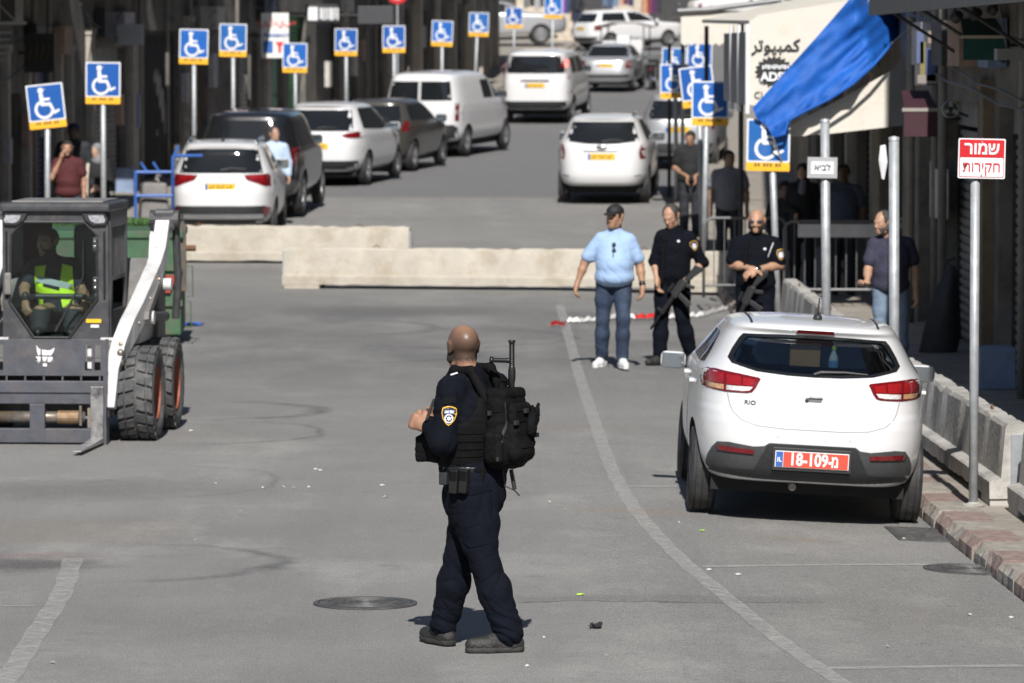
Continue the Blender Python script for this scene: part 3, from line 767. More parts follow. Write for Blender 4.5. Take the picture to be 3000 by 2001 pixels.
# ---- parked and driving cars further up the street
M_BLACKP = mat('black_car_paint', (.012, .012, .014), .22, var=.1, coat=.8)
M_SILVER = mat('silver_car_paint', (.48, .49, .51), .32, .45, var=.03, coat=.6)
M_GREYP = mat('dark_grey_car_paint', (.075, .070, .062), .3, .3, var=.05, coat=.6)
M_HOT = mat('lit_brake_lamp', (1., .06, .03), .3, emit=3.2)
def generic(name, label, cat, px, y, heading, paint, rows, L, wheels, wr, win, lamps, plate_z, sidewins, bumper=None, mirror=None, roll=0, group='cars along the street', plate=True, spokes=7, X=None, wiper=True, rails=None, front_ws=None, handle=None, seam=None):
    X = (px - 1500) * y / F_PX if X is None else X
    c = Car(name, label, cat, (X, y, gz(X, y + 1.5) + .005), heading, rows, paint, wheels, wr=wr, spokes=spokes, roll=roll, group=group, nr=70, nc=96, pitch=math.atan((zroad(y + 4) - zroad(y)) / 4))
    for k, w in enumerate(win if isinstance(win[0], list) else [win]): c.rear('rear_window', w, M_CARGLASS, .006, .03, .07)
    for (poly, m) in lamps:
        for f in ((lambda q: q), mirror_x): c.rear('tail_light', f(poly), m, .012, .03, .05)
    if bumper: c.rear('bumper', bumper[0], bumper[1], .014, .04, .06)
    for poly in sidewins: c.side('side_window', poly, M_CARGLASS, off=.006, thick=.03, step=.09)
    if plate:
        pl_ = c.plate(plate_z, x0=0); c.plate_marks(pl_)
    if handle: c.rear('tailgate_trim', handle[0], handle[1], .016, .03, .05)
    if seam: c.rear('tailgate_seam', seam, MATS['seam_grey'], .002, .006, .05)
    if mirror: c.mirrors(mirror[0], mirror[1], mirror[2], (.24, .14, .17))
    if rails:
        for sd in (-1, 1):
            pts = [(sd * rails[0], rails[1], rails[3] - .05), (sd * rails[0], rails[1] + .12, rails[3]), (sd * rails[0], rails[2] - .12, rails[3]), (sd * rails[0], rails[2], rails[3] - .05)]
            MB().tube(pts, .022, 8).build('roof_rail', M_CHROME, c.t, smooth=True)
    if wiper: 
        z = min(v for u, v in (win if not isinstance(win[0], list) else win[0])) + .05
        MB().tube([(0, c.surf_rear(0, z) - .03, z), (.16, c.surf_rear(.16, z + .03) - .03, z + .03), (.42, c.surf_rear(.42, z + .02) - .03, z + .02)], [.012, .01, .006], 6).build('rear_wiper', M_DARKPL, c.t)
    if front_ws: c.front('windscreen', front_ws, M_CARGLASS, .006, .02, .1)
    MB().b2((-c.hw * .8, .4, wr * .55), (c.hw * .8, L - .4, wr * .9)).build('underbody', M_WELL, c.t)
    return c
# white SUV behind the barriers
L = 4.69
rows = [(.30, .14, L - .2, .76, 5, 4), (.38, .05, L - .08, .85, 5, 4), (.55, .0, L, .895, 5, 4), (.80, .01, L, .905, 5, 4), (.95, .06, L - .15, .90, 5, 4), (1.05, .12, 3.9, .89, 5, 4), (1.14, .17, 3.45, .865, 5, 5), (1.2, .21, 3.2, .835, 5, 5), (1.38, .32, 2.9, .755, 4.6, 5), (1.55, .40, 2.5, .68, 4.4, 5), (1.62, .38, 2.3, .63, 4.2, 4), (1.66, .55, 2.0, .5, 3.4, 3), (1.68, 1, 1.6, .25, 2.4, 2.4)]
c = generic('suv_car', 'white SUV with wide red tail lamps and yellow plate parked behind the concrete barriers', 'car', 645, 79.6, R(.6), M_WHITE, rows, L, (.95, 3.62), .35,
    [(-.70, 1.16), (.70, 1.16), (.60, 1.545), (.3, 1.56), (-.3, 1.56), (-.60, 1.545)],
    [([(-.88, .93), (-.88, 1.13), (-.78, 1.145), (-.5, 1.14), (-.36, 1.13), (-.40, 1.06), (-.62, .99), (-.75, .935)], M_RED), ([(-.72, 1.03), (-.72, 1.12), (-.46, 1.12), (-.50, 1.07)], M_REDB)],
    .93, [[(.75, 1.2), (2.5, 1.17), (3.1, 1.17), (2.4, 1.55), (.9, 1.56)]],
    ([(-.86, .34), (-.84, .56), (-.74, .62), (.74, .62), (.84, .56), (.86, .34), (.7, .31), (-.7, .31)], M_DARKPL), (3.0, 1.2, M_WHITE), rails=(.58, .6, 2.3, 1.70), handle=([(-.46, 1.0), (-.40, 1.10), (-.34, 1.15), (.34, 1.15), (.40, 1.10), (.46, 1.0)], M_WHITE))
c.rear('chrome_strip', [(-.70, .40), (.70, .40), (.72, .48), (-.72, .48)], M_CHROME, .022, .02, .06)
for sd in (-1, 1): c.rear('fog_lamp', rrect(sd * .76 - .06, sd * .76 + .06, .46, .60, .04), M_RED, .024, .03, .03)
MB().ball((0, 0, 0), (.03, .06, .05)).build('roof_aerial', M_DARKPL, c.t, (0, .7, 1.69), smooth=True)
# three-pointed emblem above the plate
mb = MB()
for k in range(3):
    a = math.pi / 2 + k * 2 * math.pi / 3
    u = lambda r, d: (r * math.cos(a + d), r * math.sin(a + d))
    mb.prism([(0, 0), u(.035, -.45), u(.062, 0), u(.035, .45)], -.006, 0, 'xz')
mb.build('emblem', M_CHROME, c.t, (0, c.surf_rear(0, 1.075) - .02, 1.075))
# black SUV
L = 4.85
rows = [(.34, .12, L - .2, .80, 6, 4), (.42, .03, L - .06, .90, 6, 4), (.6, .0, L, .955, 6, 4), (.9, .02, L, .965, 6, 4), (1.05, .05, L - .12, .96, 6, 4), (1.15, .08, 3.9, .955, 6, 5), (1.22, .10, 3.5, .93, 6, 5), (1.5, .20, 3.15, .85, 5.5, 5), (1.76, .30, 2.75, .77, 5, 5), (1.83, .34, 2.5, .72, 4.6, 4), (1.88, .5, 2.2, .56, 3.6, 3), (1.90, 1.0, 1.7, .3, 2.4, 2.4)]
generic('suv_car', 'tall black SUV parked just beyond the white SUV', 'car', 722, 86.4, R(4.5), M_BLACKP, rows, L, (.98, 3.85), .39,
    [(-.76, 1.25), (.76, 1.25), (.70, 1.74), (-.70, 1.74)], [([(-.92, .95), (-.93, 1.25), (-.80, 1.25), (-.80, .95)], M_RED)], .80, [[(.6, 1.25), (3.2, 1.23), (2.65, 1.72), (.7, 1.73)]],
    ([(-.92, .36), (-.92, .66), (.92, .66), (.92, .36)], M_GREYPL), (3.3, 1.25, M_BLACKP))
# white family car
L = 4.77
rows = [(.28, .14, L - .2, .78, 5, 4), (.36, .05, L - .08, .87, 5, 4), (.55, .0, L, .92, 5, 4), (.80, .02, L, .93, 5, 4), (.92, .06, L - .12, .925, 5, 4), (1.0, .10, 4.0, .915, 5, 4.5), (1.08, .15, 3.6, .89, 5, 5), (1.2, .28, 3.3, .84, 4.6, 5), (1.4, .48, 2.9, .75, 4.4, 5), (1.56, .56, 2.5, .67, 4.2, 5), (1.61, .52, 2.3, .63, 4, 4), (1.645, .75, 2.0, .5, 3.4, 3), (1.66, 1.2, 1.7, .25, 2.4, 2.4)]
generic('family_car', 'white family car with sloping red tail lamps parked ahead of the black SUV', 'car', 0, 97.3, R(11), M_WHITE, rows, L, (.98, 3.83), .33,
    [(-.72, 1.10), (.72, 1.10), (.60, 1.52), (-.60, 1.52)], [([(-.91, 1.00), (-.86, 1.10), (-.62, 1.06), (-.48, 1.0), (-.66, .96), (-.86, .95)], M_RED)], .80, [[(.75, 1.14), (2.2, 1.09), (3.5, 1.08), (2.5, 1.53), (.95, 1.55)]],
    ([(-.88, .32), (-.86, .50), (.86, .50), (.88, .32)], M_DARKPL), (3.2, 1.1, M_WHITE), X=-4.0)
# dark grey hatch
L = 4.3
rows = [(.26, .14, L - .2, .74, 5, 4), (.34, .05, L - .08, .82, 5, 4), (.55, .0, L, .87, 5, 4), (.78, .03, L, .88, 5, 4), (.9, .06, L - .12, .875, 5, 4), (.98, .10, 3.6, .86, 5, 4.5), (1.06, .16, 3.2, .83, 5, 5), (1.2, .28, 2.9, .77, 4.6, 5), (1.4, .42, 2.4, .68, 4.2, 5), (1.48, .46, 2.15, .62, 4, 4), (1.52, .66, 1.9, .46, 3.4, 3), (1.535, 1.0, 1.5, .25, 2.4, 2.4)]
generic('hatchback_car', 'dark grey hatchback parked between the white family car and the white van', 'car', 0, 103.6, R(13), M_GREYP, rows, L, (.75, 3.36), .315,
    [(-.66, 1.05), (.66, 1.05), (.55, 1.40), (-.55, 1.40)], [([(-.87, .85), (-.84, 1.08), (-.72, 1.08), (-.68, .85)], M_RED)], .74, [[(.6, 1.08), (2.9, 1.04), (2.1, 1.40), (.75, 1.41)]], None, (2.75, 1.05, M_GREYP), X=-3.1)
# white panel van
def van_rows(L, W, H, nose_y, r=.0):
    a = W / 2
    return [(.34, .10, L - .2, a * .88, 7, 4), (.42, .03, L - .06, a * .96, 7, 4), (.60, .0, L, a, 7, 4), (.95, .01, L, a, 7, 4), (1.05, .02, L - .15, a * .995, 7, 4), (1.15, .04, nose_y + .4, a * .985, 7, 5), (1.25, .06, nose_y, a * .965, 7, 5), (1.55, .10, nose_y - .45, a * .90, 6.5, 5), (H - .14, .15, nose_y - .95, a * .83, 6, 5), (H - .07, .18, nose_y - 1.2, a * .78, 5, 4), (H - .025, .35, nose_y - 1.5, a * .62, 3.6, 3), (H, 1.0, nose_y - 2.1, a * .3, 2.4, 2.4)]
L = 4.95
c = generic('white_van', 'white van with twin rear windows and tall red lamps, parked at the left kerb', 'van', 0, 110.5, R(16), M_WHITE, van_rows(L, 1.92, 1.93, 4.1), L, (.85, 4.1), .335,
    [[(-.76, 1.28), (-.03, 1.28), (-.03, 1.72), (-.70, 1.72)], [(.03, 1.28), (.76, 1.28), (.70, 1.72), (.03, 1.72)]], [([(-.93, .80), (-.93, 1.22), (-.83, 1.22), (-.83, .80)], M_RED), ([(-.92, .95), (-.92, 1.06), (-.84, 1.06), (-.84, .95)], M_CLEAR)],
    .55, [[(2.2, 1.28), (2.95, 1.27), (2.85, 1.70), (2.15, 1.70)], [(3.1, 1.27), (3.95, 1.24), (3.45, 1.68), (3.05, 1.70)]], ([(-.93, .36), (-.93, .60), (-.80, .72), (.80, .72), (.93, .60), (.93, .36)], M_DARKPL), (3.8, 1.3, M_DARKPL), X=-2.15, wiper=False, seam=[(-.006, .70), (.006, .70), (.006, 1.76), (-.006, 1.76)])
text_part('side_lettering', 'CO', .16, mat('pale_grey_letter', (.35, .36, .38), .5), c.t, (c.surf_side(2.5, 1.15) + .006, 2.5, 1.12), rot=(math.pi / 2, 0, math.pi / 2))
# white minibus driving up the street
L = 4.9
c = generic('white_minibus', 'white minibus with one brake lamp glowing, driving up the middle of the street', 'van', 1567, 127, R(8.5), M_WHITE, van_rows(L, 1.90, 1.90, 4.05), L, (.85, 4.05), .335,
    [(-.80, 1.30), (.80, 1.30), (.74, 1.76), (-.74, 1.76)], [([(-.93, .62), (-.93, .84), (-.86, .84), (-.86, .62)], M_RED)], .98, [[(.7, 1.30), (1.6, 1.29), (1.6, 1.70), (.75, 1.70)], [(1.75, 1.29), (2.95, 1.28), (2.85, 1.70), (1.75, 1.70)], [(3.1, 1.27), (3.9, 1.24), (3.45, 1.66), (3.05, 1.70)]],
    ([(-.93, .36), (-.93, .56), (.93, .56), (.93, .36)], M_DARKPL), (3.75, 1.3, M_GREYPL), handle=([(-.40, 1.08), (.40, 1.08), (.36, 1.13), (-.36, 1.13)], M_GREYPL))
c.rear('tail_light', [(-.94, 1.12), (-.90, 1.74), (-.82, 1.74), (-.84, 1.3), (-.86, 1.12)], M_RED, .012, .03, .05)
c.rear('tail_light', [(.94, 1.12), (.86, 1.12), (.84, 1.3), (.84, 1.44), (.925, 1.44)], M_RED, .012, .03, .05)
c.rear('brake_light', [(.92, 1.46), (.83, 1.46), (.82, 1.74), (.89, 1.74)], M_HOT, .016, .03, .05)
# silver saloon
L = 4.42
rows = [(.26, .16, L - .2, .72, 5, 4), (.34, .06, L - .08, .81, 5, 4), (.52, .0, L, .85, 5, 4), (.75, .04, L, .86, 5, 4), (.90, .09, L - .2, .855, 5, 4), (.98, .16, 3.6, .845, 5, 4), (1.0, .62, 3.35, .83, 5, 5), (1.06, .80, 3.2, .79, 5, 5), (1.2, 1.05, 2.85, .71, 4.6, 5), (1.34, 1.25, 2.5, .62, 4.2, 5), (1.385, 1.3, 2.3, .56, 4, 4), (1.41, 1.5, 2.1, .42, 3.4, 3), (1.425, 1.7, 1.9, .2, 2.4, 2.4)]
c = generic('saloon_car', 'silver saloon driving up the hill ahead of the white minibus', 'car', 1772, 148, R(8), M_SILVER, rows, L, (.95, 3.55), .31,
    [(-.66, 1.05), (.66, 1.05), (.53, 1.35), (-.53, 1.35)], [([(-.85, .70), (-.84, .94), (-.66, .94), (-.60, .72)], M_RED), ([(-.80, .80), (-.79, .90), (-.70, .90), (-.68, .80)], M_CLEAR)], .80, [[(1.1, 1.06), (3.1, 1.03), (2.5, 1.34), (1.3, 1.35)]], ([(-.84, .42), (-.84, .52), (.84, .52), (.84, .42)], M_GREYPL), (2.95, 1.03, M_SILVER), wiper=False)
# white family car driving past the barriers
L = 4.46
rows = [(.32, .14, L - .2, .76, 5, 4), (.38, .05, L - .08, .83, 5, 4), (.55, .0, L, .88, 5, 4), (.80, .02, L, .895, 5, 4), (.95, .05, L - .12, .89, 5, 4), (1.05, .09, 3.7, .88, 5, 4.5), (1.14, .14, 3.35, .85, 5, 5), (1.25, .23, 3.1, .80, 4.6, 5), (1.42, .34, 2.7, .72, 4.4, 5), (1.55, .40, 2.3, .655, 4.2, 5), (1.60, .37, 2.1, .61, 4, 4), (1.635, .6, 1.85, .48, 3.4, 3), (1.65, 1.0, 1.5, .25, 2.4, 2.4)]
c = generic('family_car', 'white family car with clear round tail lamps driving beyond the barriers', 'car', 1762, 90.6, R(5), M_WHITE, rows, L, (.87, 3.65), .325,
    [(-.70, 1.17), (-.3, 1.12), (0, 1.11), (.3, 1.12), (.70, 1.17), (.58, 1.53), (-.58, 1.53)], [([(-.87, .83), (-.86, 1.10), (-.74, 1.10), (-.70, .95), (-.72, .83)], M_RED), ([(-.85, .88), (-.84, .99), (-.75, .99), (-.745, .88)], M_CLEAR)], .88, [[(.75, 1.18), (3.05, 1.12), (2.3, 1.53), (.9, 1.55)]], None, (3.0, 1.15, M_WHITE), rails=(.56, .6, 2.0, 1.665), handle=([(-.36, .975), (.36, .975), (.34, 1.0), (-.34, 1.0)], M_GREYPL))
for sd in (-1, 1): c.rear('bumper_slot', [(sd * .62, .50), (sd * .80, .52), (sd * .80, .535), (sd * .62, .52)], M_GREYPL, .008, .01, .05)
MB().ball((0, 0, 0), (.12, .02, .05)).build('emblem', M_CHROME, c.t, (0, c.surf_rear(0, 1.05) - .02, 1.05), smooth=True)
# silver car at the right kerb
rows = [(.28, .14, 4.0, .72, 5, 4), (.36, .05, 4.1, .80, 5, 4), (.55, .0, 4.15, .84, 5, 4), (.85, .02, 4.15, .85, 5, 4), (1.0, .05, 3.5, .845, 5, 4.5), (1.08, .08, 3.1, .82, 5, 5), (1.3, .22, 2.7, .74, 4.6, 5), (1.5, .36, 2.3, .65, 4.2, 5), (1.57, .40, 2.1, .60, 4, 4), (1.61, .6, 1.85, .48, 3.4, 3), (1.63, 1.0, 1.5, .25, 2.4, 2.4)]
generic('compact_car', 'silver compact car parked at the kerb behind the cluster of blue signs', 'car', 1985, 104.5, R(7), M_SILVER, rows, 4.15, (.8, 3.3), .31,
    [(-.68, 1.08), (.68, 1.08), (.57, 1.48), (-.57, 1.48)], [([(-.84, .85), (-.83, 1.15), (-.73, 1.15), (-.72, .85)], M_RED)], .86, [[(.6, 1.12), (2.8, 1.08), (2.1, 1.48), (.7, 1.50)]], ([(-.82, .34), (-.82, .56), (.82, .56), (.82, .34)], M_GREYPL), (2.75, 1.1, M_SILVER))
# white estate turned across the top of the street
L = 4.45
rows = [(.26, .16, L - .2, .74, 5, 4), (.34, .06, L - .08, .82, 5, 4), (.52, .0, L, .86, 5, 4), (.75, .03, L, .87, 5, 4), (.88, .06, L - .2, .865, 5, 4), (.95, .09, 3.5, .85, 5, 4.5), (1.02, .13, 3.2, .82, 5, 5), (1.2, .26, 2.85, .75, 4.6, 5), (1.38, .38, 2.4, .66, 4.2, 5), (1.44, .42, 2.2, .60, 4, 4), (1.475, .6, 1.9, .46, 3.4, 3), (1.49, 1.0, 1.5, .25, 2.4, 2.4)]
generic('estate_car', 'white estate car turned across the top of the street', 'car', 1700, 182.5, R(58), M_WHITE, rows, L, (.85, 3.5), .30,
    [(-.66, 1.04), (.66, 1.04), (.55, 1.36), (-.55, 1.36)], [([(-.85, .72), (-.84, .95), (-.70, .95), (-.70, .72)], M_RED)], .80, [[(.5, 1.06), (1.6, 1.03), (1.55, 1.36), (.65, 1.37)], [(1.75, 1.03), (2.95, 1.0), (2.2, 1.36), (1.7, 1.37)]], ([(-.85, .30), (-.85, .48), (.85, .48), (.85, .30)], M_GREYPL), (2.9, 1.0, M_WHITE))
# silver pickup nosing out from behind the dark building
rows = [(.40, .16, 4.7, .78, 5, 4), (.50, .06, 4.85, .86, 5, 4), (.75, .0, 4.9, .90, 5, 4), (1.0, .03, 4.85, .905, 5, 4), (1.12, .06, 4.6, .895, 5, 4), (1.2, .10, 3.7, .88, 5, 4.5), (1.25, .18, 3.4, .85, 5, 5), (1.45, .5, 3.05, .78, 4.6, 5), (1.62, .8, 2.7, .70, 4.2, 5), (1.70, 1.0, 2.4, .62, 4, 4), (1.74, 1.2, 2.1, .46, 3.4, 3), (1.76, 1.5, 1.8, .2, 2.4, 2.4)]
generic('pickup_car', 'silver off-road car nosing out beside the dark building at the top of the street', 'car', 1290, 184.5, R(86), M_SILVER, rows, 4.9, (.95, 3.85), .36,
    [(-.7, 1.27), (.7, 1.27), (.6, 1.6), (-.6, 1.6)], [([(-.88, .8), (-.88, 1.1), (-.76, 1.1), (-.76, .8)], M_RED)], .9, [[(1.0, 1.28), (2.1, 1.26), (2.1, 1.60), (1.2, 1.60)], [(2.2, 1.26), (3.2, 1.24), (2.65, 1.60), (2.2, 1.60)]], None, (3.1, 1.25, M_SILVER))
generic('hatchback_car', 'white car standing behind the cream shop awning at the top of the street', 'car', 2020, 203, R(80), M_WHITE, [(a, b, c_ - .6, d, e, f) for a, b, c_, d, e, f in rows], 4.3, (.85, 3.3), .33,
    [(-.7, 1.27), (.7, 1.27), (.6, 1.6), (-.6, 1.6)], [([(-.88, .8), (-.88, 1.1), (-.76, 1.1), (-.76, .8)], M_RED)], .9, [[(.9, 1.28), (2.5, 1.26), (2.05, 1.58), (1.1, 1.58)]], None, (2.5, 1.25, M_WHITE))
# ------------------------------------------------------------------ concrete barriers
M_CONC = mat('pale_barrier_concrete', (.43, .395, .335), .85, var=.1, scale=3, bump=.35, bscale=25, dirt=(.30, .25, .18), dirt_amt=.7, dscale=2.2)
M_CONCG = mat('grey_barrier_concrete', (.40, .385, .355), .85, var=.18, scale=3, bump=.4, bscale=22, dirt=(.17, .16, .15), dirt_amt=.75, dscale=2.6)
def barrier(name, label, a, b, m, z, h=.60, group=None, gap=True, seed=1):
    """a low concrete barrier from a to b (x, y), with stepped foot, feet pads and a joint groove at each end"""
    a, b = Vector((*a, 0)), Vector((*b, 0)); d = b - a; L = d.length
    t = thing(name, label, 'barrier', (a.x, a.y, z), math.atan2(d.y, d.x), group)
    rnd = random.Random(seed)
    prof = [(-.20, .05), (-.20, .17), (-.185, .185), (-.115, .20), (-.085, h - .03), (-.065, h), (.065, h), (.085, h - .03), (.115, .20), (.185, .185), (.20, .17), (.20, .05)]
    n = int(L / .12); vs, fs = [], []; q = len(prof)
    for i in range(n + 1):
        x = L * i / n
        chip = (rnd.random() ** 4) * .03
        for j, (u, v) in enumerate(prof):
            e = rnd.uniform(-.002, .002)
            vs.append((x, u + e, v + rnd.uniform(-.002, .002) - (chip if 4 <= j <= 7 else 0) + (rnd.random() ** 3 * .02 if j in (0, q - 1) else 0)))
    for i in range(n):
        for j in range(q):
            j2 = (j + 1) % q; fs.append((i * q + j, (i + 1) * q + j, (i + 1) * q + j2, i * q + j2))
    fs += [tuple(range(q - 1, -1, -1)), tuple(n * q + j for j in range(q))]
    bo = MB().add(vs, fs).build('barrier_body', m, t, smooth=True); bo.data.set_sharp_from_angle(angle=R(28))
    for x0 in (.0, L - .55): MB().b2((x0 + .02, -.195, -.01), (x0 + .53, .195, .09)).build('foot', m, t, bevel=.01)
    for x in (L * .2, L * .8):
        MB().tube([(x, 0, h - .02), (x, 0, h + .0), (x + .05, 0, h + .03), (x + .1, 0, h + .0), (x + .1, 0, h - .02)], .008, 6).build('lifting_loop', mat('rusty_steel', (.16, .08, .04), .8, .2, var=.3), t)
    for x in (-.012, L + .012):
        MB().box((x, 0, .32), (.03, .09, .40)).build('joint_plate', mat('galvanised', (.42, .44, .46), .45, .6, var=.15, scale=9), t)
    return t
pa, pb = on_ground(835, 843), on_ground(2140, 866)
barrier('concrete_barrier', 'long pale concrete barrier across the road behind the man in the light blue shirt', (pa.x, pa.y), (pb.x, pb.y), M_CONC, 0, .575, seed=2)
pa, pb = on_ground(415, 770), on_ground(1200, 777)
barrier('concrete_barrier', 'long pale concrete barrier standing under the rear bumper of the white SUV', (pa.x, pa.y + .3), (pb.x, pb.y + .3), M_CONC, .0, .60, seed=3)
barrier('concrete_barrier', 'grey chipped concrete barrier on the pavement beside the red lettered sign', (3.50, 42.4), (3.70, 34.9), M_CONCG, pave_r(38), .60, seed=4)
barrier('concrete_barrier', 'grey concrete barrier nearest the bald officer with sunglasses', (3.32, 57), (3.36, 48.5), M_CONCG, pave_r(52), .60, seed=5)
barrier('concrete_barrier', 'grey concrete barrier running on beyond the chipped end of another', (3.80, 34.6), (3.98, 27.5), M_CONCG, pave_r(31), .60, seed=6)

# ------------------------------------------------------------------ sign posts
M_POLE = mat('galvanised_post', (.40, .42, .44), .5, .35, var=.18, scale=10, dirt=(.28, .28, .27), dirt_amt=.5, dscale=8)
M_BLUE = mat('sign_blue', (.002, .105, .43), .45, var=.05, scale=3)
M_SWHITE = mat('sign_white', (.74, .75, .77), .5, var=.04)
M_AMBER = mat('sign_amber', (.85, .44, .02), .5, var=.05)
M_SBACK = mat('sign_back', (.38, .39, .40), .5, .5)
M_DIGIT = mat('sign_digit', (.10, .07, .02), .6)
BLUES = [mat('sign_blue_%d' % k, c_, .45, var=.08, scale=3, dirt=d_, dirt_amt=.5, dscale=3) for k, (c_, d_) in enumerate((((.002, .105, .43), (.05, .16, .42)), ((.004, .12, .44), (.10, .2, .42)), ((.002, .085, .36), (.02, .08, .28)), ((.006, .11, .38), (.08, .17, .36))))]
def symbol_meshes():
    """the seated figure in a wheel, in a 1 x 1 field: head, back and lap, wheel arc, leg and foot"""
    parts = []
    parts.append(MB().prism(arc(-.12, .36, .085, 0, 2 * math.pi, 16)[:-1], -.004, 0, 'xz'))
    body = [(-.175, .27), (-.065, .27), (-.055, .13), (.13, .13), (.13, .055), (-.05, .055), (-.045, -.01), (.14, -.01), (.155, -.03), (.255, -.27), (.37, -.215), (.40, -.275), (.235, -.36), (.20, -.34), (.095, -.10), (-.13, -.10), (-.165, -.06)]
    parts.append(MB().prism(body, -.004, 0, 'xz'))
    a0, a1 = R(118), R(352)
    ro, ri = .285, .205
    ringp = arc(-.06, -.20, ro, a0, a1, 26) + list(reversed(arc(-.06, -.20, ri, a0, a1, 26)))
    m = MB(); n = 27
    o_, i_ = arc(-.06, -.20, ro, a0, a1, 26), arc(-.06, -.20, ri, a0, a1, 26)
    vs = [(u, -.004, v) for u, v in o_] + [(u, -.004, v) for u, v in i_] + [(u, 0, v) for u, v in o_] + [(u, 0, v) for u, v in i_]
    fs = []
    for k in range(26):
        fs += [(k, k + 1, n + k + 1, n + k), (k, 2 * n + k, 2 * n + k + 1, k + 1), (n + k, n + k + 1, 3 * n + k + 1, 3 * n + k)]
    m.add(vs, fs); parts.append(m)
    return [p.mesh('symbol') for p in parts]
SYM = symbol_meshes()
def parking_sign(label, px, py, wpx, base, tilt=0, lean=0, yaw=0, pole_px=None, W=.54, group='blue disabled parking signs'):
    """px, py: centre of the blue board in the photograph; wpx its width there"""
    y = F_PX * W / wpx
    c = at(px, py, y)
    zb = base(y)
    t = thing('parking_sign', label, 'sign', (c.x, c.y, zb), 0, group)
    H = c.z - zb
    ph = (pole_px - px) * y / F_PX if pole_px is not None else 0.
    # pole: may lean; its top is behind the board
    MB().tube([(ph - lean * H, .06, -.2), (ph * .25, .04, H + .28 * W)], .042, 12).build('post', M_POLE, t, smooth=True)
    b = bpy.data.objects.new('board', rrect_mesh('board', W, W * 1.0, .012)); COL.objects.link(b); b.parent = t
    b.data.materials.append(M_SWHITE); b.location = (0, 0, H); b.rotation_euler = (0, tilt, yaw)
    f = MB().prism(rrect(-W * .46, W * .46, -W * .46, W * .46, .012), -.012, -.0085, 'xz').build('blue_field', BLUES[int(px) % 4], b)
    for me in SYM:
        s = link_mesh('wheelchair_symbol', me, M_SWHITE, b, (0, -.0125, 0)); s.scale = (W * .92, 1, W * .92)
    st = MB().prism(rrect(-W * .5, W * .5, -W * .70, -W * .502, .012), -.011, .004, 'xz').build('number_strip', M_AMBER, b)
    x = -W * .29
    for k, ln in enumerate((2, 3, 2)):     # digits too blurred to read: dark strokes in groups
        for i in range(ln):
            MB().box((x, -.013, -W * .565), (W * .05, .003, W * .065)).box((x + W * .012, -.0128, -W * .55), (W * .024, .0035, W * .085)).build('digit', M_DIGIT, st); x += W * .075
        x += W * .055
    for s in (-1, 1): MB().tube([(0, -.016, s * W * .36), (0, -.010, s * W * .36)], .012, 8).build('bolt', M_SBACK, b)
    MB().box((0, .022, 0), (.06, .03, W * .9)).build('bracket', M_SBACK, b)
    return t
def rrect_mesh(name, w, h, r):
    return MB().prism(rrect(-w / 2, w / 2, -h / 2, h / 2, r), -.008, .004, 'xz').mesh(name)
left = lambda y: pave_l(y)
right = lambda y: pave_r(y)
LS = [('tilted blue disabled parking sign on a leaning post behind the loader cab', 134, 300, 108, -6.0, .035, 152),
      ('upright blue disabled parking sign in front of the woman with grey headscarf', 302, 233, 102, .5, 0, 300),
      ('blue disabled parking sign above the white SUV roof, by the dark iron door', 568, 128, 85, 1.5, 0, 567),
      ('blue disabled parking sign with its post rising above the board, over the black SUV', 683, 110, 80, 1, 0, 682),
      ('low blue disabled parking sign before the green shop door', 864, 162, 72, .5, 0, 866),
      ('blue disabled parking sign below the dark shop sign with white letters', 1014, 117, 66, .8, 0, 1014),
      ('blue disabled parking sign below the red round sign', 1154, 108, 66, .0, 0, 1155),
      ('slightly bent blue disabled parking sign right of the red round sign', 1296, 92, 62, 2.5, 0, 1294),
      ('blue disabled parking sign over the white van, at the end of the dark shops', 1403, 66, 58, 1.5, 0.02, 1392),
      ('half shaded blue disabled parking sign in front of the pale wall', 1506, 47, 50, 0, 0, 1506),
      ('blue disabled parking sign beside the purple cloth at the top of the street', 1621, 16, 54, 1, 0, 1617)]
for lb, px, py, w, ti, le, pp in LS: parking_sign(lb, px, py, w, left, R(ti), le, 0, pp)
# the fourth post rises above its board
RS = [('large blue disabled parking sign half shaded by the blue tarpaulin', 2251, 412, 127, 1, -.0, 2284),
      ('blue disabled parking sign on a leaning post, foremost of the cluster at the right kerb', 2080, 292, 108, .3, -.035, 2045),
      ('crooked blue disabled parking sign turned on its post within the cluster', 2042, 244, 98, -7, 0, 2060),
      ('blue disabled parking sign half in shadow on the dark post', 1976, 230, 84, -.5, 0, 1984),
      ('blue disabled parking sign hidden below its head by the half shaded sign', 1975, 176, 72, 1, 0, 1984),
      ('blue disabled parking sign under the cream awning edge', 2050, 162, 72, 1, 0, 2060)]
for lb, px, py, w, ti, le, pp in RS: parking_sign(lb, px, py, w, right, R(ti), le, 0, pp)

# three plain posts at the right kerb
def post(label, px, base_y, top_py, r=.047, lean=0., y=None, name='steel_post'):
    y0 = y
    x = (px - 1500) * y0 / F_PX; zb = pave_r(y0); zt = at(px, top_py, y0).z
    t = thing(name, label, 'sign post' if name != 'steel_post' else 'post', (x, y0, zb))
    MB().tube([(0, 0, -.2), (lean * (zt - zb), 0, zt - zb)], r, 16).build('post', M_POLE, t, smooth=True)
    MB().lathe([(r + .002, zt - zb - .03), (r + .003, zt - zb), (.001, zt - zb + .012)], 16, T(lean * (zt - zb), 0, 0)).build('cap', M_POLE, t, smooth=True)
    MB().lathe([(r + .05, .0), (r + .05, .012), (r + .01, .02), (r, .03)], 16).build('base_collar', M_CONCG, t)
    return t, zt - zb
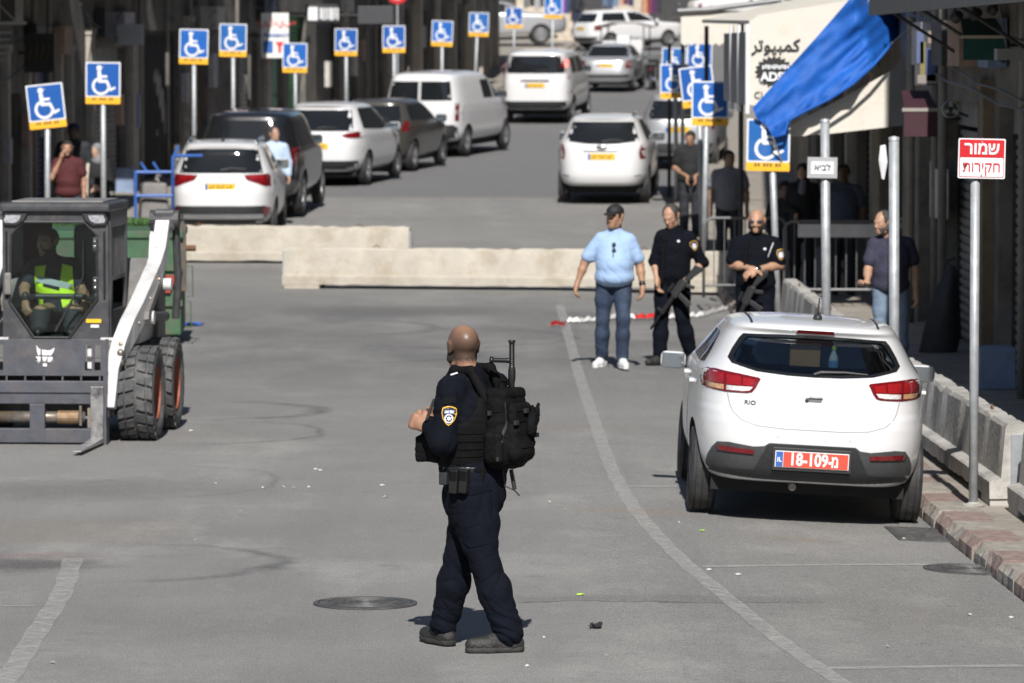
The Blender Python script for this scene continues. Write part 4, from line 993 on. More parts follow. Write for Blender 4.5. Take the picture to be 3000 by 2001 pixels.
# red sign
t, h = post('red and white Hebrew sign on a steel post at the kerb behind the white hatchback', 2857, 0, 505, .034, 0., 34.9, 'sign_post')
y = 34.9; c = at(2874, 464, y); b = MB().prism(rrect(-.172, .172, -.146, .146, .012), -.006, .006, 'xz').build('board', M_SWHITE, t, (c.x - t.location.x, -.05, c.z - t.location.z), rot=(0, R(1.2), 0))
M_SRED = mat('sign_red', (.55, .012, .02), .45, var=.06)
MB().prism(rrect(-.161, .161, .012, .135, .008), -.0095, -.005, 'xz').build('red_panel', M_SRED, b)
MB().prism(rrect(-.163, .163, -.137, .137, .010), -.0072, -.005, 'xz').build('red_border', M_SRED, b)
MB().prism(rrect(-.158, .158, -.132, .006, .008), -.0090, -.005, 'xz').build('white_panel', M_SWHITE, b)
text_part('lettering', 'רומש', .125, M_SWHITE, b, (0, -.0115, .071), bold=.003, sx=.95)
text_part('lettering', 'תוריקח', .108, M_SRED, b, (0, -.0115, -.064), bold=.0008, sx=.86)
for s in (-1, 1): MB().tube([(0, -.014, s * .12), (0, -.008, s * .12)], .007, 8).build('bolt', M_SBACK, b)
post('bare galvanised post standing right of the white hatchback mirror', 2624, 0, 402, .042, -.006, 38.5)
t, h = post('grey post with a small white Hebrew name plate, leaning by the concrete barrier', 2425, 0, 350, .046, -.012, 48.0, 'sign_post')
c = at(2408, 491, 48.0); b = MB().box((0, 0, 0), (.30, .02, .21)).build('board', mat('grey_plate', (.36, .37, .38), .6, var=.08), t, (c.x - t.location.x, -.062, c.z - t.location.z), rot=(0, R(1), 0), bevel=.004)
MB().box((0, -.0125, 0), (.225, .005, .125)).build('white_label', M_SWHITE, b)
text_part('lettering', 'איבל', .088, M_INK, b, (0, -.017, 0), bold=.0015)

# ------------------------------------------------------------------ crowd barriers, green skip, planter, trolley, hose, litter
M_STEEL = mat('zinc_tube', (.15, .152, .155), .5, .3, var=.15)
def crowd_barrier(label, x0, y0, L, rz, sign=False):
    z = pave_r(y0)
    t = thing('crowd_barrier', label, 'barrier', (x0, y0, z), rz, 'steel crowd barriers on the right pavement')
    MB().tube([(0, 0, .06), (0, 0, 1.0), (.04, 0, 1.07), (.10, 0, 1.10), (L - .10, 0, 1.10), (L - .04, 0, 1.07), (L, 0, 1.0), (L, 0, .06)], .02, 8).build('frame', M_STEEL, t, smooth=True)
    MB().tube([(0, 0, .22), (L, 0, .22)], .016, 8).build('bottom_rail', M_STEEL, t)
    n = int(L / .125)
    for k in range(1, n): MB().tube([(L * k / n, 0, .22), (L * k / n, 0, 1.09)], .008, 6).build('bar', M_STEEL, t)
    for x in (.15, L - .15): MB().box((x, 0, .03), (.05, .5, .03)).build('foot', M_STEEL, t)
    if sign:
        MB().box((L * .5, -.03, .98), (L * .78, .01, .17)).build('name_panel', mat('pale_panel', (.52, .52, .52), .6, var=.1), t)
c = at(2062, 600, 62.5)
crowd_barrier('steel crowd barrier with a bright bent corner behind the officer with the rifle', c.x, 62.5, 1.1, R(8))
crowd_barrier('steel crowd barrier with a pale panel behind the bald officer with sunglasses', c.x + 1.0, 61.6, 1.6, R(-3), True)
# skip
M_SKIP = mat('green_skip_paint', (.042, .105, .052), .65, var=.3, scale=5, bump=.15, dirt=(.11, .085, .06), dirt_amt=.8, dscale=4)
c = at(535, 1000, 54.0)
t = thing('green_skip', 'green steel skip with red and yellow stripes behind the loader', 'skip', (c.x - 1.02, 54.0, 0), R(2))
MB().prism([(-1.0, .12), (1.0, .12), (1.0, .62), (.96, 1.26), (-.96, 1.26), (-1.0, .62)], 0, 1.5, 'xz').build('tub', M_SKIP, t, bevel=.015)
MB().b2((-1.03, -.03, 1.22), (1.03, 1.53, 1.30)).build('rim', M_SKIP, t, bevel=.01)
for z in (.45, .85): MB().b2((-1.02, -.04, z), (1.02, .0, z + .07)).build('rib', M_SKIP, t)
for x, m in ((-.92, 'r'), (-.78, 'y'), (.58, 'y'), (.74, 'r')): MB().prism([(x, .60), (x + .14, .60), (x + .22, .80), (x + .08, .80)], -.046, -.041, 'xz').build('warning_stripe', mat('stripe_red', (.30, .035, .03), .7, var=.2) if m == 'r' else mat('stripe_yellow', (.45, .28, .03), .7, var=.2), t)
for x in (-.9, .9):
    for yy in (.2, 1.3): MB().lathe([(.001, -.03), (.09, -.03), (.09, .03), (.001, .03)], 14, T(x, yy, .09) @ Matrix.Rotation(math.pi / 2, 4, 'Y')).build('castor', M_DARKPL, t)
MB().prism([(1.0, .62), (1.06, .62), (1.06, 1.36), (1.02, 1.42), (.98, 1.36)], .04, .16, 'xz').build('lifting_arm', mat('greasy_steel', (.11, .10, .085), .6, .4, var=.3, dirt=(.2, .09, .04), dirt_amt=.7), t)
MB().tube([(1.03, .1, 1.10), (1.17, .1, 1.10)], .035, 12).build('lifting_pin', mat('rusty_steel', (.16, .08, .04)), t)
MB().tube([(1.06, .1, .9), (1.13, .1, .9), (1.13, .1, .55), (1.06, .1, .55)], .008, 6).build('side_handle', M_SKIP, t)
MB().tube([(1.06, .1, .50), (1.11, .1, .50), (1.11, .1, .2), (1.06, .1, .2)], .008, 6).build('side_handle', M_SKIP, t)
# artificial hedge in a brown planter
c = at(300, 680, 60)
t = thing('hedge_planter', 'clipped green hedge in a brown planter behind the green skip', 'planter', (c.x - .1, 60.0, 0))
MB().b2((-.95, -.2, 0), (.95, .2, .95)).build('planter_box', mat('brown_planter', (.085, .06, .05), .7, var=.2), t, bevel=.01)
rnd = random.Random(5); vs, fs = [], []
for k in range(9000):
    x, y_, z = rnd.uniform(-.97, .97), rnd.uniform(-.23, .23), rnd.uniform(.90, 1.20)
    face = rnd.random()
    if face < .45: y_ = -.22 + rnd.gauss(0, .012)
    elif face < .8: z = 1.20 + rnd.gauss(0, .015)
    elif face < .9: x = rnd.choice((-.97, .97)) + rnd.gauss(0, .012)
    a = Vector((rnd.gauss(0, 1), rnd.gauss(0, 1), rnd.gauss(0, 1))).normalized(); b_ = a.orthogonal().normalized()
    p = Vector((x, y_, z)); l_ = rnd.uniform(.02, .042); i = len(vs)
    vs += [p - a * l_, p + b_ * l_ * .3, p + a * l_, p - b_ * l_ * .3]; fs.append((i, i + 1, i + 2, i + 3))
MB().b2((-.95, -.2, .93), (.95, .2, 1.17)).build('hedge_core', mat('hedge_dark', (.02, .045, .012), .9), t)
setp(MB().add(vs, fs).build('hedge_leaves', mat('hedge_leaf', (.06, .13, .035), .6, var=.5, scale=30), t), kind='stuff')
# blue hand trolley against the kerb
M_TROL = mat('blue_trolley_paint', (.04, .12, .40), .5, var=.2)
c = at(452, 600, 77)
t = thing('hand_trolley', 'blue steel hand trolley carrying a grey sack, left of the white SUV', 'trolley', (c.x, 77, pave_l(77)), R(6))
for x in (-.30, .30): MB().tube([(x, 0, .1), (x, 0, 1.22)], .026, 8).build('upright', M_TROL, t)
MB().tube([(.30, 0, .1), (.30, 0, 1.42), (.40, 0, 1.62)], .026, 8).build('push_handle', M_TROL, t)
MB().tube([(.32, 0, 1.46), (.78, .2, 1.46)], .026, 8).build('push_handle', M_TROL, t)
for z in (.82, 1.20): MB().tube([(-.30, 0, z), (.30, 0, z)], .026, 8).build('cross_rail', M_TROL, t)
for x in (-.16, .04): MB().tube([(x - .06, 0, 1.36), (x + .06, 0, 1.18)], .022, 8).build('hook', M_TROL, t)
MB().b2((-.32, -.05, .08), (.34, .8, .12)).build('deck', M_TROL, t)
for x in (-.25, .27):
    for yy in (.05, .7): MB().lathe([(.001, -.025), (.08, -.025), (.08, .025), (.001, .025)], 14, T(x, yy, .08) @ Matrix.Rotation(math.pi / 2, 4, 'Y')).build('castor', M_TYRE, t)
# grey sack on it
c2 = t.matrix_basis @ Vector((0, .35, .12))
t2 = thing('grey_sack', 'grey sack lying on the blue hand trolley', 'sack', c2, R(10))
MB().box((0, 0, .46), (.50, .6, .90), taper=.8).build('sack_body', mat('sack_cloth', (.20, .19, .18), .9, var=.2, bump=.3), t2, bevel=.08, seg=4, smooth=True)
MB().tube([(.05, 0, .88), (.06, 0, .98), (.10, .0, 1.04)], [.07, .03, .06], 10).build('sack_neck', MATS['sack_cloth'], t2)
# hose
p0 = on_ground(2885, 1580); pts = []
for (px, py) in ((2876, 1571), (2905, 1600), (2940, 1618), (2965, 1640), (2985, 1652), (3003, 1672), (3030, 1695), (3080, 1730)):
    q = on_ground(px, py); pts.append((q.x, q.y, gz(q.x, q.y) + .03))
xs = np.arange(len(pts)); ss = np.linspace(0, len(pts) - 1, 60)
P3 = [[float(pchip(xs, [p[i] for p in pts], s)) for i in range(3)] for s in ss]
t = thing('hose', 'thick grey hose lying along the kerb gutter', 'hose', P3[0])
MB().tube([(p[0] - P3[0][0], p[1] - P3[0][1], p[2] - P3[0][2]) for p in P3], [.030 * (1 if k % 9 > 1 else .78) for k in range(60)], 12).build('hose_body', mat('grey_hose', (.13, .15, .18), .45, var=.2, scale=15), t, smooth=True)
MB().lathe([(.036, -.02), (.036, .03), (.02, .035)], 14, Matrix.Rotation(R(80), 4, 'X')).build('hose_end', mat('grey_hose', (.13, .15, .18)), t)
# red and white tape on the road
M_TAPER = mat('tape_red', (.60, .03, .03), .35, var=.1); M_TAPEW = mat('tape_white', (.78, .77, .76), .35, var=.05)
tp = [(1612, 962), (1632, 955), (1650, 962), (1662, 948), (1700, 948), (1760, 943), (1830, 934), (1860, 938), (1915, 936), (1960, 938), (2010, 934), (2060, 930), (2110, 915), (2148, 905)]
t = thing('barrier_tape', 'red and white warning tape trailing over the road behind the standing men', 'tape', on_ground(1700, 948))
o0 = t.location
P = [on_ground(*q) - o0 for q in tp]
for i in range(len(P) - 1):
    a, b_ = P[i], P[i + 1]; d = (b_ - a); nn = Vector((0, .03, .05)); red = i in (0, 1, 2, 7, 8)
    vs = []; n = 5
    for k in range(n + 1):
        w = .035 * (.5 + .7 * abs(math.sin(i * 2.1 + k * 1.3))); p = a + d * k / n + Vector((0, 0, .012 + .02 * abs(math.sin(k * 1.9 + i))))
        vs += [p + Vector((0, -w * .6, 0)), p + Vector((0, w, w * 1.3))]
    MB().add(vs, [(2 * k, 2 * k + 2, 2 * k + 3, 2 * k + 1) for k in range(n)]).build('red_length' if red else 'white_length', M_TAPER if red else M_TAPEW, t)
# litter
def litter(label, px, py, m, s, cat='litter', shape='rag', seed=0):
    p = on_ground(px, py); rnd = random.Random(seed + px)
    t = thing('litter', label, cat, (p.x, p.y, p.z + .004), rnd.uniform(0, 3), None)
    vs, fs = [], []; n = 6
    for i in range(n + 1):
        for j in range(n + 1): vs.append(((i / n - .5) * s[0] * rnd.uniform(.8, 1.1), (j / n - .5) * s[1] * rnd.uniform(.8, 1.1), rnd.random() * s[2]))
    for i in range(n):
        for j in range(n): fs.append((i * (n + 1) + j, (i + 1) * (n + 1) + j, (i + 1) * (n + 1) + j + 1, i * (n + 1) + j + 1))
    MB().add(vs, fs).build('scrap', m, t, smooth=True)
litter('crumpled blue plastic rag on the road right of the loader', 560, 955, mat('blue_rag', (.04, .14, .55), .5), (.26, .22, .05), 'rag')
litter('small black scrap with pale edges on the road right of the walking officer', 1745, 1843, mat('black_scrap', (.03, .03, .03), .6), (.07, .10, .03), 'scrap')
for i, (px, py) in enumerate(((1702, 1747), (2058, 1558))): litter(('lime green bottle top in the road crack', 'lime green bottle top on the road behind the white hatchback')[i], px, py, mat('lime_cap', (.45, .75, .08), .4), (.032, .05, .012), 'bottle top')
M_PAPER = mat('pale_scrap', (.45, .44, .42), .8)
rnd = random.Random(21)
SCRAPS = [(1655, 1497), (2648, 1583), (1777, 1926), (2842, 1805), (2963, 1815), (1594, 1873), (2078, 1674), (2163, 1688), (905, 1430), (860, 1432), (830, 1430), (770, 1432), (925, 1378), (938, 1382), (705, 1502), (573, 1586), (632, 1420), (1610, 1475), (1545, 1958), (560, 1265), (1120, 1425), (1128, 1460), (155, 1947), (2600, 1900), (1990, 1535)]
for k, (px, py) in enumerate(SCRAPS):
    p = on_ground(px, py); s = rnd.uniform(.010, .024)
    o = MB().add([(-s, -s * .5, .004), (s * .9, -s * .6, .010), (s, s * .5, .004), (-s * .8, s * .7, .014), (0, 0, .018)], [(0, 1, 4), (1, 2, 4), (2, 3, 4), (3, 0, 4)]).build('paper_scrap', M_PAPER, None, (p.x, p.y, p.z), rot=(0, 0, rnd.uniform(0, 3)))
    setp(o, 'tiny pale scrap lying on the road surface', 'scrap', 'pale scraps scattered on the road')
# ------------------------------------------------------------------ skid-steer loader with pallet forks
M_CABD = mat('cab_charcoal', (.045, .046, .052), .5, var=.2, scale=10, dirt=(.13, .12, .11), dirt_amt=.5, dscale=7)
M_LWHITE = mat('loader_white', (.62, .62, .62), .4, var=.06, scale=6, dirt=(.30, .27, .24), dirt_amt=.5, dscale=4)
M_LGREY = mat('loader_panel_grey', (.16, .155, .15), .55, var=.2, scale=6, dirt=(.28, .25, .22), dirt_amt=.6, dscale=5)
M_FORK = mat('fork_frame_slate', (.085, .088, .105), .5, .2, var=.2, scale=8, bump=.1, dirt=(.15, .125, .11), dirt_amt=.5, dscale=5)
M_WORN = mat('worn_steel', (.34, .335, .33), .4, .7, var=.35, scale=12, dirt=(.06, .06, .06), dirt_amt=.9, dscale=5)
M_HYD = mat('hydraulic_steel', (.22, .20, .18), .4, .6, var=.35, scale=18, dirt=(.28, .17, .08), dirt_amt=.8, dscale=7)
M_ORANGE = mat('orange_rim', (.26, .065, .03), .6, var=.2, scale=10, dirt=(.2, .12, .08), dirt_amt=.5)
M_LTYRE = mat('loader_tyre', (.065, .066, .068), .8, var=.25, scale=10, bump=.3, bscale=40, dirt=(.20, .19, .18), dirt_amt=.6, dscale=5)
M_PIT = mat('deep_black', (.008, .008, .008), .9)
LD = thing('skid_steer_loader', 'white and charcoal skid-steer loader with pallet forks, facing the camera', 'loader', (-3.93, 41.05, 0), R(-4))
def ltyre():
    r, w = .405, .31
    RX = Matrix.Rotation(math.pi / 2, 4, 'Y')
    m = MB().lathe([(.24, -w * .40), (.30, -w * .5), (r - .05, -w * .5), (r - .022, -w * .45), (r - .022, w * .45), (r - .05, w * .5), (.30, w * .5), (.24, w * .40), (.22, 0)], 40, RX, closed=True)
    n = 22
    for k in range(n):
        a = 2 * math.pi * k / n
        for sd in (-1, 1):
            # block lugs in a herringbone, offset half a pitch on each side
            M_ = Matrix.Rotation(a + (math.pi / n if sd > 0 else 0), 4, 'X')
            vs = []
            for rr in (r - .028, r):
                for (u, v) in ((sd * .012, -.035), (sd * .085, -.055), (sd * .085, .02), (sd * .012, .04)):
                    vs.append((u, v, rr))
            m.add(vs, [(0, 1, 2, 3), (7, 6, 5, 4), (0, 4, 5, 1), (1, 5, 6, 2), (2, 6, 7, 3), (3, 7, 4, 0)], M_)
            vs = []
            for rr in (r - .030, r - .003):
                for (u, v) in ((sd * .098, -.055), (sd * .148, -.07), (sd * .150, -.005), (sd * .098, .015)):
                    vs.append((u, v, rr))
            m.add(vs, [(0, 1, 2, 3), (7, 6, 5, 4), (0, 4, 5, 1), (1, 5, 6, 2), (2, 6, 7, 3), (3, 7, 4, 0)], M_)
    ty = m.mesh('tyre')
    rim = MB().lathe([(.245, w * .42), (.225, w * .44), (.215, w * .30), (.19, w * .10), (.09, w * .08), (.08, w * .22), (.001, w * .22)], 28, RX).lathe([(.245, -w * .42), (.225, -w * .44), (.215, -w * .30), (.19, -w * .10), (.09, -w * .08), (.08, -w * .22), (.001, -w * .22)], 28, RX)
    for k in range(8):
        a = 2 * math.pi * k / 8; rim.ball((w * .10, .14 * math.cos(a), .14 * math.sin(a)), .014, 6, 4); rim.ball((-w * .10, .14 * math.cos(a), .14 * math.sin(a)), .014, 6, 4)
    return ty, rim.mesh('rim')
LT, LR = ltyre()
for y in (0, 1.20):
    for sd in (-1, 1):
        w = link_mesh('wheel', LT, M_LTYRE, LD, (sd * .745, y, .405), (sd * .2 + y, 0, 0)); link_mesh('rim', LR, M_ORANGE, w)
# chassis
MB().b2((-.56, -.28, .22), (.56, 1.75, .86)).build('chassis', M_LGREY, LD, bevel=.03)
MB().prism([(1.05, .62), (1.85, .55), (1.88, 1.45), (1.55, 1.50), (1.0, 1.1)], -.60, .60, 'yz').build('engine_housing', M_LGREY, LD, bevel=.03)
for sd in (-1, 1):
    MB().prism([(.45, .80), (1.80, .80), (1.84, 1.50), (1.62, 1.78), (1.50, 1.70), (1.25, 1.05), (.55, .95)], sd * .60, sd * .66, 'yz').build('rear_tower', M_LWHITE if sd > 0 else M_LGREY, LD, bevel=.008)
    MB().prism([(1.30, .80), (1.78, .80), (1.80, 1.42), (1.62, 1.66), (1.52, 1.55)], sd * .665, sd * .70, 'yz').build('side_panel', M_LGREY, LD, bevel=.005)
    # lift arm: a bent box beam from the rear pivot forward and down
    for nm, o, mm, x0, x1 in (('lift_arm', 0, M_LWHITE, .60, .735),):
        path = [(1.52, 1.80), (1.36, 1.55), (1.12, 1.38), (.30, 1.07), (-.10, .94), (-.30, .82), (-.36, .62), (-.42, .30)]
        hw = [.075, .085, .10, .105, .105, .10, .085, .075]
        up, dn = [], []
        for i, (a, b) in enumerate(path):
            p0, p1 = path[max(i - 1, 0)], path[min(i + 1, len(path) - 1)]
            t_ = Vector((p1[0] - p0[0], p1[1] - p0[1])).normalized(); n_ = Vector((-t_.y, t_.x)) * hw[i]
            up.append((a - n_.x, b - n_.y)); dn.append((a + n_.x, b + n_.y))
        vs, fs = [], []
        for i in range(len(path)):
            k = (0, .1, .25, .6, .8, 1.1, 1.7, 2.0)[i]; xa, xb = sd * (.66 - .10 * k), sd * (.785 - .10 * k)
            vs += [(xa, *up[i]), (xb, *up[i]), (xb, *dn[i]), (xa, *dn[i])]
        for i in range(len(path) - 1):
            for j in range(4): fs.append((i * 4 + j, i * 4 + (j + 1) % 4, (i + 1) * 4 + (j + 1) % 4, (i + 1) * 4 + j))
        fs += [(0, 1, 2, 3), tuple(len(vs) - 4 + j for j in (3, 2, 1, 0))]
        MB().add(vs, fs).build('lift_arm', M_LWHITE, LD, bevel=.008)
    MB().tube([(sd * .60, 1.56, 1.84), (sd * .86, 1.56, 1.84)], .085, 16).build('arm_pivot', M_CABD, LD, smooth=False)
    MB().b2((sd * .73 - .10, 1.48, 1.74), (sd * .73 + .10, 1.66, 1.93)).build('pivot_bracket', M_CABD, LD, bevel=.03)
    MB().tube([(sd * .82, 1.60, 1.85), (sd * .83, 1.68, 1.3), (sd * .80, 1.72, .95)], .035, 10).build('rear_link', M_CABD, LD)
    MB().tube([(sd * .77, 1.20, 1.28), (sd * .84, 1.20, 1.28)], .055, 14).build('pin_boss', M_LWHITE, LD)
    MB().tube([(sd * .66, .55, 1.02), (sd * .78, .55, 1.02)], .06, 14).build('pin_boss', M_LWHITE, LD)
    MB().tube([(sd * .735, 1.50, .98), (sd * .735, .62, 1.03)], .045, 12).build('lift_cylinder', M_CABD, LD)
    for k, (dy, dz) in enumerate(((-.02, .0), (-.05, -.07), (.02, -.09), (-.04, -.15))):
        MB().ball((sd * .625, -.34 + dy, .84 + dz), (.035, .035, .038), 10, 6).build('hydraulic_coupler', M_HYD, LD, smooth=True)
for sd in (-1, 1): MB().b2((sd * .48 - .05, -.46, .22), (sd * .48 + .05, -.30, .62)).build('arm_foot', M_LGREY, LD, bevel=.01)
for sd in (-1, 1):
    hs_ = [(sd * .63, 1.30, 1.40), (sd * .61, .9, 1.33), (sd * .60, .3, 1.12), (sd * .585, -.1, 1.0), (sd * .57, -.32, .80)]
    for k in range(2): MB().tube([(x + sd * .0, y_ - .02, z_ - .05 * k) for x, y_, z_ in hs_], .013, 8).build('hydraulic_hose', M_DARKPL, LD, smooth=True)
    for (yy, z_) in ((1.0, 1.335), (.6, 1.185), (.1, 1.0)): MB().tube([(sd * .70, yy, z_), (sd * (.775 - .05 * (1.2 - yy)), yy, z_)], .018, 8).build('arm_bolt', M_HYD, LD)
    MB().prism([(1.05, 1.34), (.35, 1.085), (.30, 1.02), (.42, 1.03), (1.10, 1.27)], sd * .70, sd * .765, 'yz').build('arm_panel', M_LGREY, LD)
# ---- cab
FR = .03    # front face
hole = [(-.40, 1.18), (-.38, 1.76), (-.28, 1.87), (.25, 1.87), (.36, 1.76), (.365, 1.21), (.115, .875), (-.19, .875)]
outer = [(-.46, 1.15), (-.46, 1.80), (-.44, 1.965), (.44, 1.965), (.46, 1.80), (.46, 1.15), (.46, .86), (-.46, .86)]
vs = [(u, FR, v) for u, v in outer] + [(u, FR, v) for u, v in hole] + [(u, FR + .06, v) for u, v in outer] + [(u, FR + .06, v) for u, v in hole]
fs = []
for i in range(8):
    j = (i + 1) % 8; fs += [(i, j, 8 + j, 8 + i), (16 + i, 24 + i, 24 + j, 16 + j), (8 + i, 8 + j, 24 + j, 24 + i), (i, 16 + i, 16 + j, j)]
MB().add(vs, fs).build('cab_front_frame', M_CABD, LD)
seal = [(u, FR - .008, v) for u, v in hole]
MB().tube(seal + [seal[0], seal[1]], .012, 6, cap=False).build('door_seal', M_DARKPL, LD)
GL = glass('loader_glass', (.72, .86, .82), .0, .92)
MB().add([(u, FR + .012, v) for u, v in hole], [tuple(range(8))]).build('front_window', GL, LD)
for sd in (-1, 1):
    # side frames with barred window
    x = sd * .455
    for (lo, hi) in (((x - .015, FR + .06, .86), (x + .015, FR + .16, 1.96)), ((x - .015, .95, .86), (x + .015, 1.05, 1.96)), ((x - .015, FR + .16, 1.82), (x + .015, .95, 1.96)), ((x - .015, FR + .16, .86), (x + .015, .95, 1.10)), ((x - .012, FR + .16, 1.36), (x + .012, .95, 1.40))):
        MB().b2(lo, hi).build('cab_side_frame', M_CABD, LD)
    for k in range(9): MB().b2((x - .006, FR + .20 + k * .083, 1.40), (x + .006, FR + .225 + k * .083, 1.82)).build('window_bar', M_CABD, LD)
MB().b2((-.48, -.02, 1.955), (.48, 1.10, 2.035)).build('cab_roof', M_CABD, LD, bevel=.03, seg=3)
MB().b2((-.40, .15, 2.030), (.40, .95, 2.05)).build('roof_hatch', M_LGREY, LD, bevel=.01)
# rear bulkhead with a window
for (lo, hi) in (((-.45, 1.04, .86), (.45, 1.07, 1.36)), ((-.45, 1.04, 1.36), (-.20, 1.07, 1.96)), ((.40, 1.04, 1.36), (.45, 1.07, 1.96)), ((-.20, 1.04, 1.86), (.40, 1.07, 1.96))): MB().b2(lo, hi).build('rear_bulkhead', M_PIT, LD)
MB().b2((-.45, .06, .84), (.45, 1.05, .87)).build('cab_floor', M_PIT, LD)
for sd in (-1, 1):
    hl = MB().prism([(sd * .46, 1.90), (sd * .43, 1.945), (sd * .24, 1.945), (sd * .27, 1.885), (sd * .33, 1.845), (sd * .44, 1.85)], -.005, .03, 'xz').build('work_lamp', M_DARKPL, LD)
    MB().prism([(sd * .44, 1.89), (sd * .42, 1.93), (sd * .29, 1.93), (sd * .31, 1.885), (sd * .35, 1.862), (sd * .43, 1.865)], -.010, -.004, 'xz').build('lamp_lens', mat('work_lens', (.34, .35, .38), .15, var=.4, scale=40, coat=.7), hl)
    MB().box((sd * .425, FR - .006, 1.5), (.018, .012, .58)).build('grab_slot', M_PIT, LD)
MB().box((-.41, FR - .03, 1.34), (.06, .05, .19)).build('door_handle', M_LGREY, LD, bevel=.018)
MB().tube([(.0, FR - .02, .93), (.14, FR - .03, 1.18), (.24, FR - .03, 1.39)], [.014, .010, .006], 8).build('wiper', M_DARKPL, LD)
MB().tube([(.09, FR - .03, 1.10), (.245, FR - .025, 1.40), (.245, FR - .025, 1.72)], [.006, .008, .004], 6).build('wiper_blade', M_DARKPL, LD)
for z in (1.66, 1.71, 1.31, 1.37): MB().ball((.345, FR - .02, z), .016, 8, 6).build('hinge_bolt', M_CHROME, LD, smooth=True)
for z in (1.68, 1.34): MB().box((.35, FR - .012, z), (.05, .02, .12)).build('hinge', M_DARKPL, LD, bevel=.008)
MB().box((.33, FR - .004, 1.02), (.13, .008, .032), Matrix.Rotation(0, 4, 'Y')).build('warning_label', mat('label_yellow', (.80, .50, .02), .5), LD)
MB().box((.34, FR - .004, .975), (.07, .008, .025)).build('data_label', M_SWHITE, LD)
for sd in (-1, 1): MB().b2((sd * .50 - .10, -.05, .86), (sd * .50 + .10, .0, .88)).build('step_edge', M_LWHITE, LD)
# seat, bars, levers
MB().b2((-.05, .62, .88), (.35, .98, 1.10)).build('seat', M_DARKPL, LD, bevel=.05, seg=3)
MB().box((.16, .88, 1.46), (.27, .13, .72)).build('seat_back', mat('seat_vinyl', (.055, .06, .07), .6, var=.15), LD, bevel=.06, seg=3, smooth=True)
MB().tube([(-.3, .3, 1.20), (-.2, .22, 1.22), (.2, .22, 1.22), (.3, .3, 1.18)], .025, 8).build('lap_bar', M_DARKPL, LD)
for x in (-.31, .31):
    lv = MB().tube([(x, .35, .9), (x, .30, 1.18)], .012, 8).build('control_lever', M_DARKPL, LD); MB().ball((x, .29, 1.21), (.035, .035, .05)).build('lever_knob', M_DARKPL, lv, smooth=True)
# ---- fork frame
FY = -.52
gd = MB()
top = [(-.53, .58), (.53, .58), (.53, .89), (-.53, .89)]
for (lo, hi) in (((-.53, .845), (.53, .89)), ((-.53, .585), (.53, .63)), ((-.53, .63), (-.475, .845)), ((.475, .63), (.53, .845)), ((-.36, .63), (.34, .845))): MB().b2((lo[0], FY - .015, lo[1]), (hi[0], FY + .015, hi[1])).build('guard_plate', M_FORK, LD)
MB().b2((-.475, FY - .012, .73), (.475, FY + .012, .742)).build('guard_rib', M_FORK, LD)
for k, x in enumerate((-.42, .41, -.40 + .02)): 
    if k < 2: MB().b2((x - .012, FY - .012, .63), (x + .012, FY + .012, .845)).build('guard_rib', M_FORK, LD)
for z0 in (.64, .745): MB().b2((.355, FY + .02, z0), (.40, FY + .05, z0 + .095)).build('guard_window', M_LWHITE, LD, bevel=.01)
MB().b2((-.50, FY + .05, .42), (.50, FY + .09, .60)).build('tilt_plate', M_PIT, LD)
for k in range(7): MB().b2((-.50 + k * .16, FY - .01, .535), (-.485 + k * .16, FY + .02, .59)).build('guard_post', M_FORK, LD)
MB().b2((-.53, FY - .04, .44), (.53, FY + .05, .54)).build('upper_beam', M_FORK, LD, bevel=.006)
MB().b2((-.53, FY - .025, .345), (.40, FY + .05, .438)).build('middle_beam', M_FORK, LD, bevel=.006)
MB().b2((-.53, FY - .045, .015), (.53, FY + .05, .135)).build('lower_beam', M_FORK, LD, bevel=.006)
MB().b2((-.13, FY - .05, .018), (.0, FY + .04, .345)).build('centre_post', M_FORK, LD, bevel=.006)
for x in (-.52, .515): MB().b2((x - .012, FY - .06, .0), (x + .012, FY + .12, .89)).build('end_plate', M_FORK, LD)
MB().tube([(-.50, FY + .06, .225), (.33, FY + .06, .225)], .052, 16).build('hydraulic_cylinder', M_HYD, LD, smooth=True)
MB().tube([(.10, FY + .05, .225), (.28, FY + .05, .225)], .06, 16).build('cylinder_gland', mat('rusty_gland', (.26, .17, .10), .6, .4, var=.3, scale=20), LD)
MB().tube([(.28, FY + .06, .225), (.45, FY + .06, .225)], .022, 12).build('cylinder_rod', M_CHROME, LD)
MB().b2((.36, FY - .01, .14), (.44, FY + .05, .31)).build('rod_bracket', mat('dusty_steel', (.25, .21, .17), .7, .3, var=.3), LD)
for x in (-.42, .30): MB().b2((x - .01, FY - .01, .16), (x + .01, FY + .06, .33)).build('clevis', M_HYD, LD)
for x in (-.465, .455):     # two L-shaped tines
    MB().b2((x - .055, FY - .10, .03), (x + .055, FY - .06, .50)).build('tine_shank', M_WORN, LD, bevel=.006)
    vs = [(x - .055, FY - .06, .02), (x + .055, FY - .06, .02), (x + .055, FY - .06, .062), (x - .055, FY - .06, .062), (x - .035, FY - 1.16, .03), (x + .035, FY - 1.16, .03), (x + .035, FY - 1.16, .042), (x - .035, FY - 1.16, .042)]
    MB().add(vs, [(0, 3, 2, 1), (4, 5, 6, 7), (0, 1, 5, 4), (1, 2, 6, 5), (2, 3, 7, 6), (3, 0, 4, 7)]).build('tine_blade', mat('bright_tine', (.50, .50, .50), .35, .7, var=.3, scale=14, dirt=(.1, .1, .1), dirt_amt=.6, dscale=8), LD, bevel=.003)
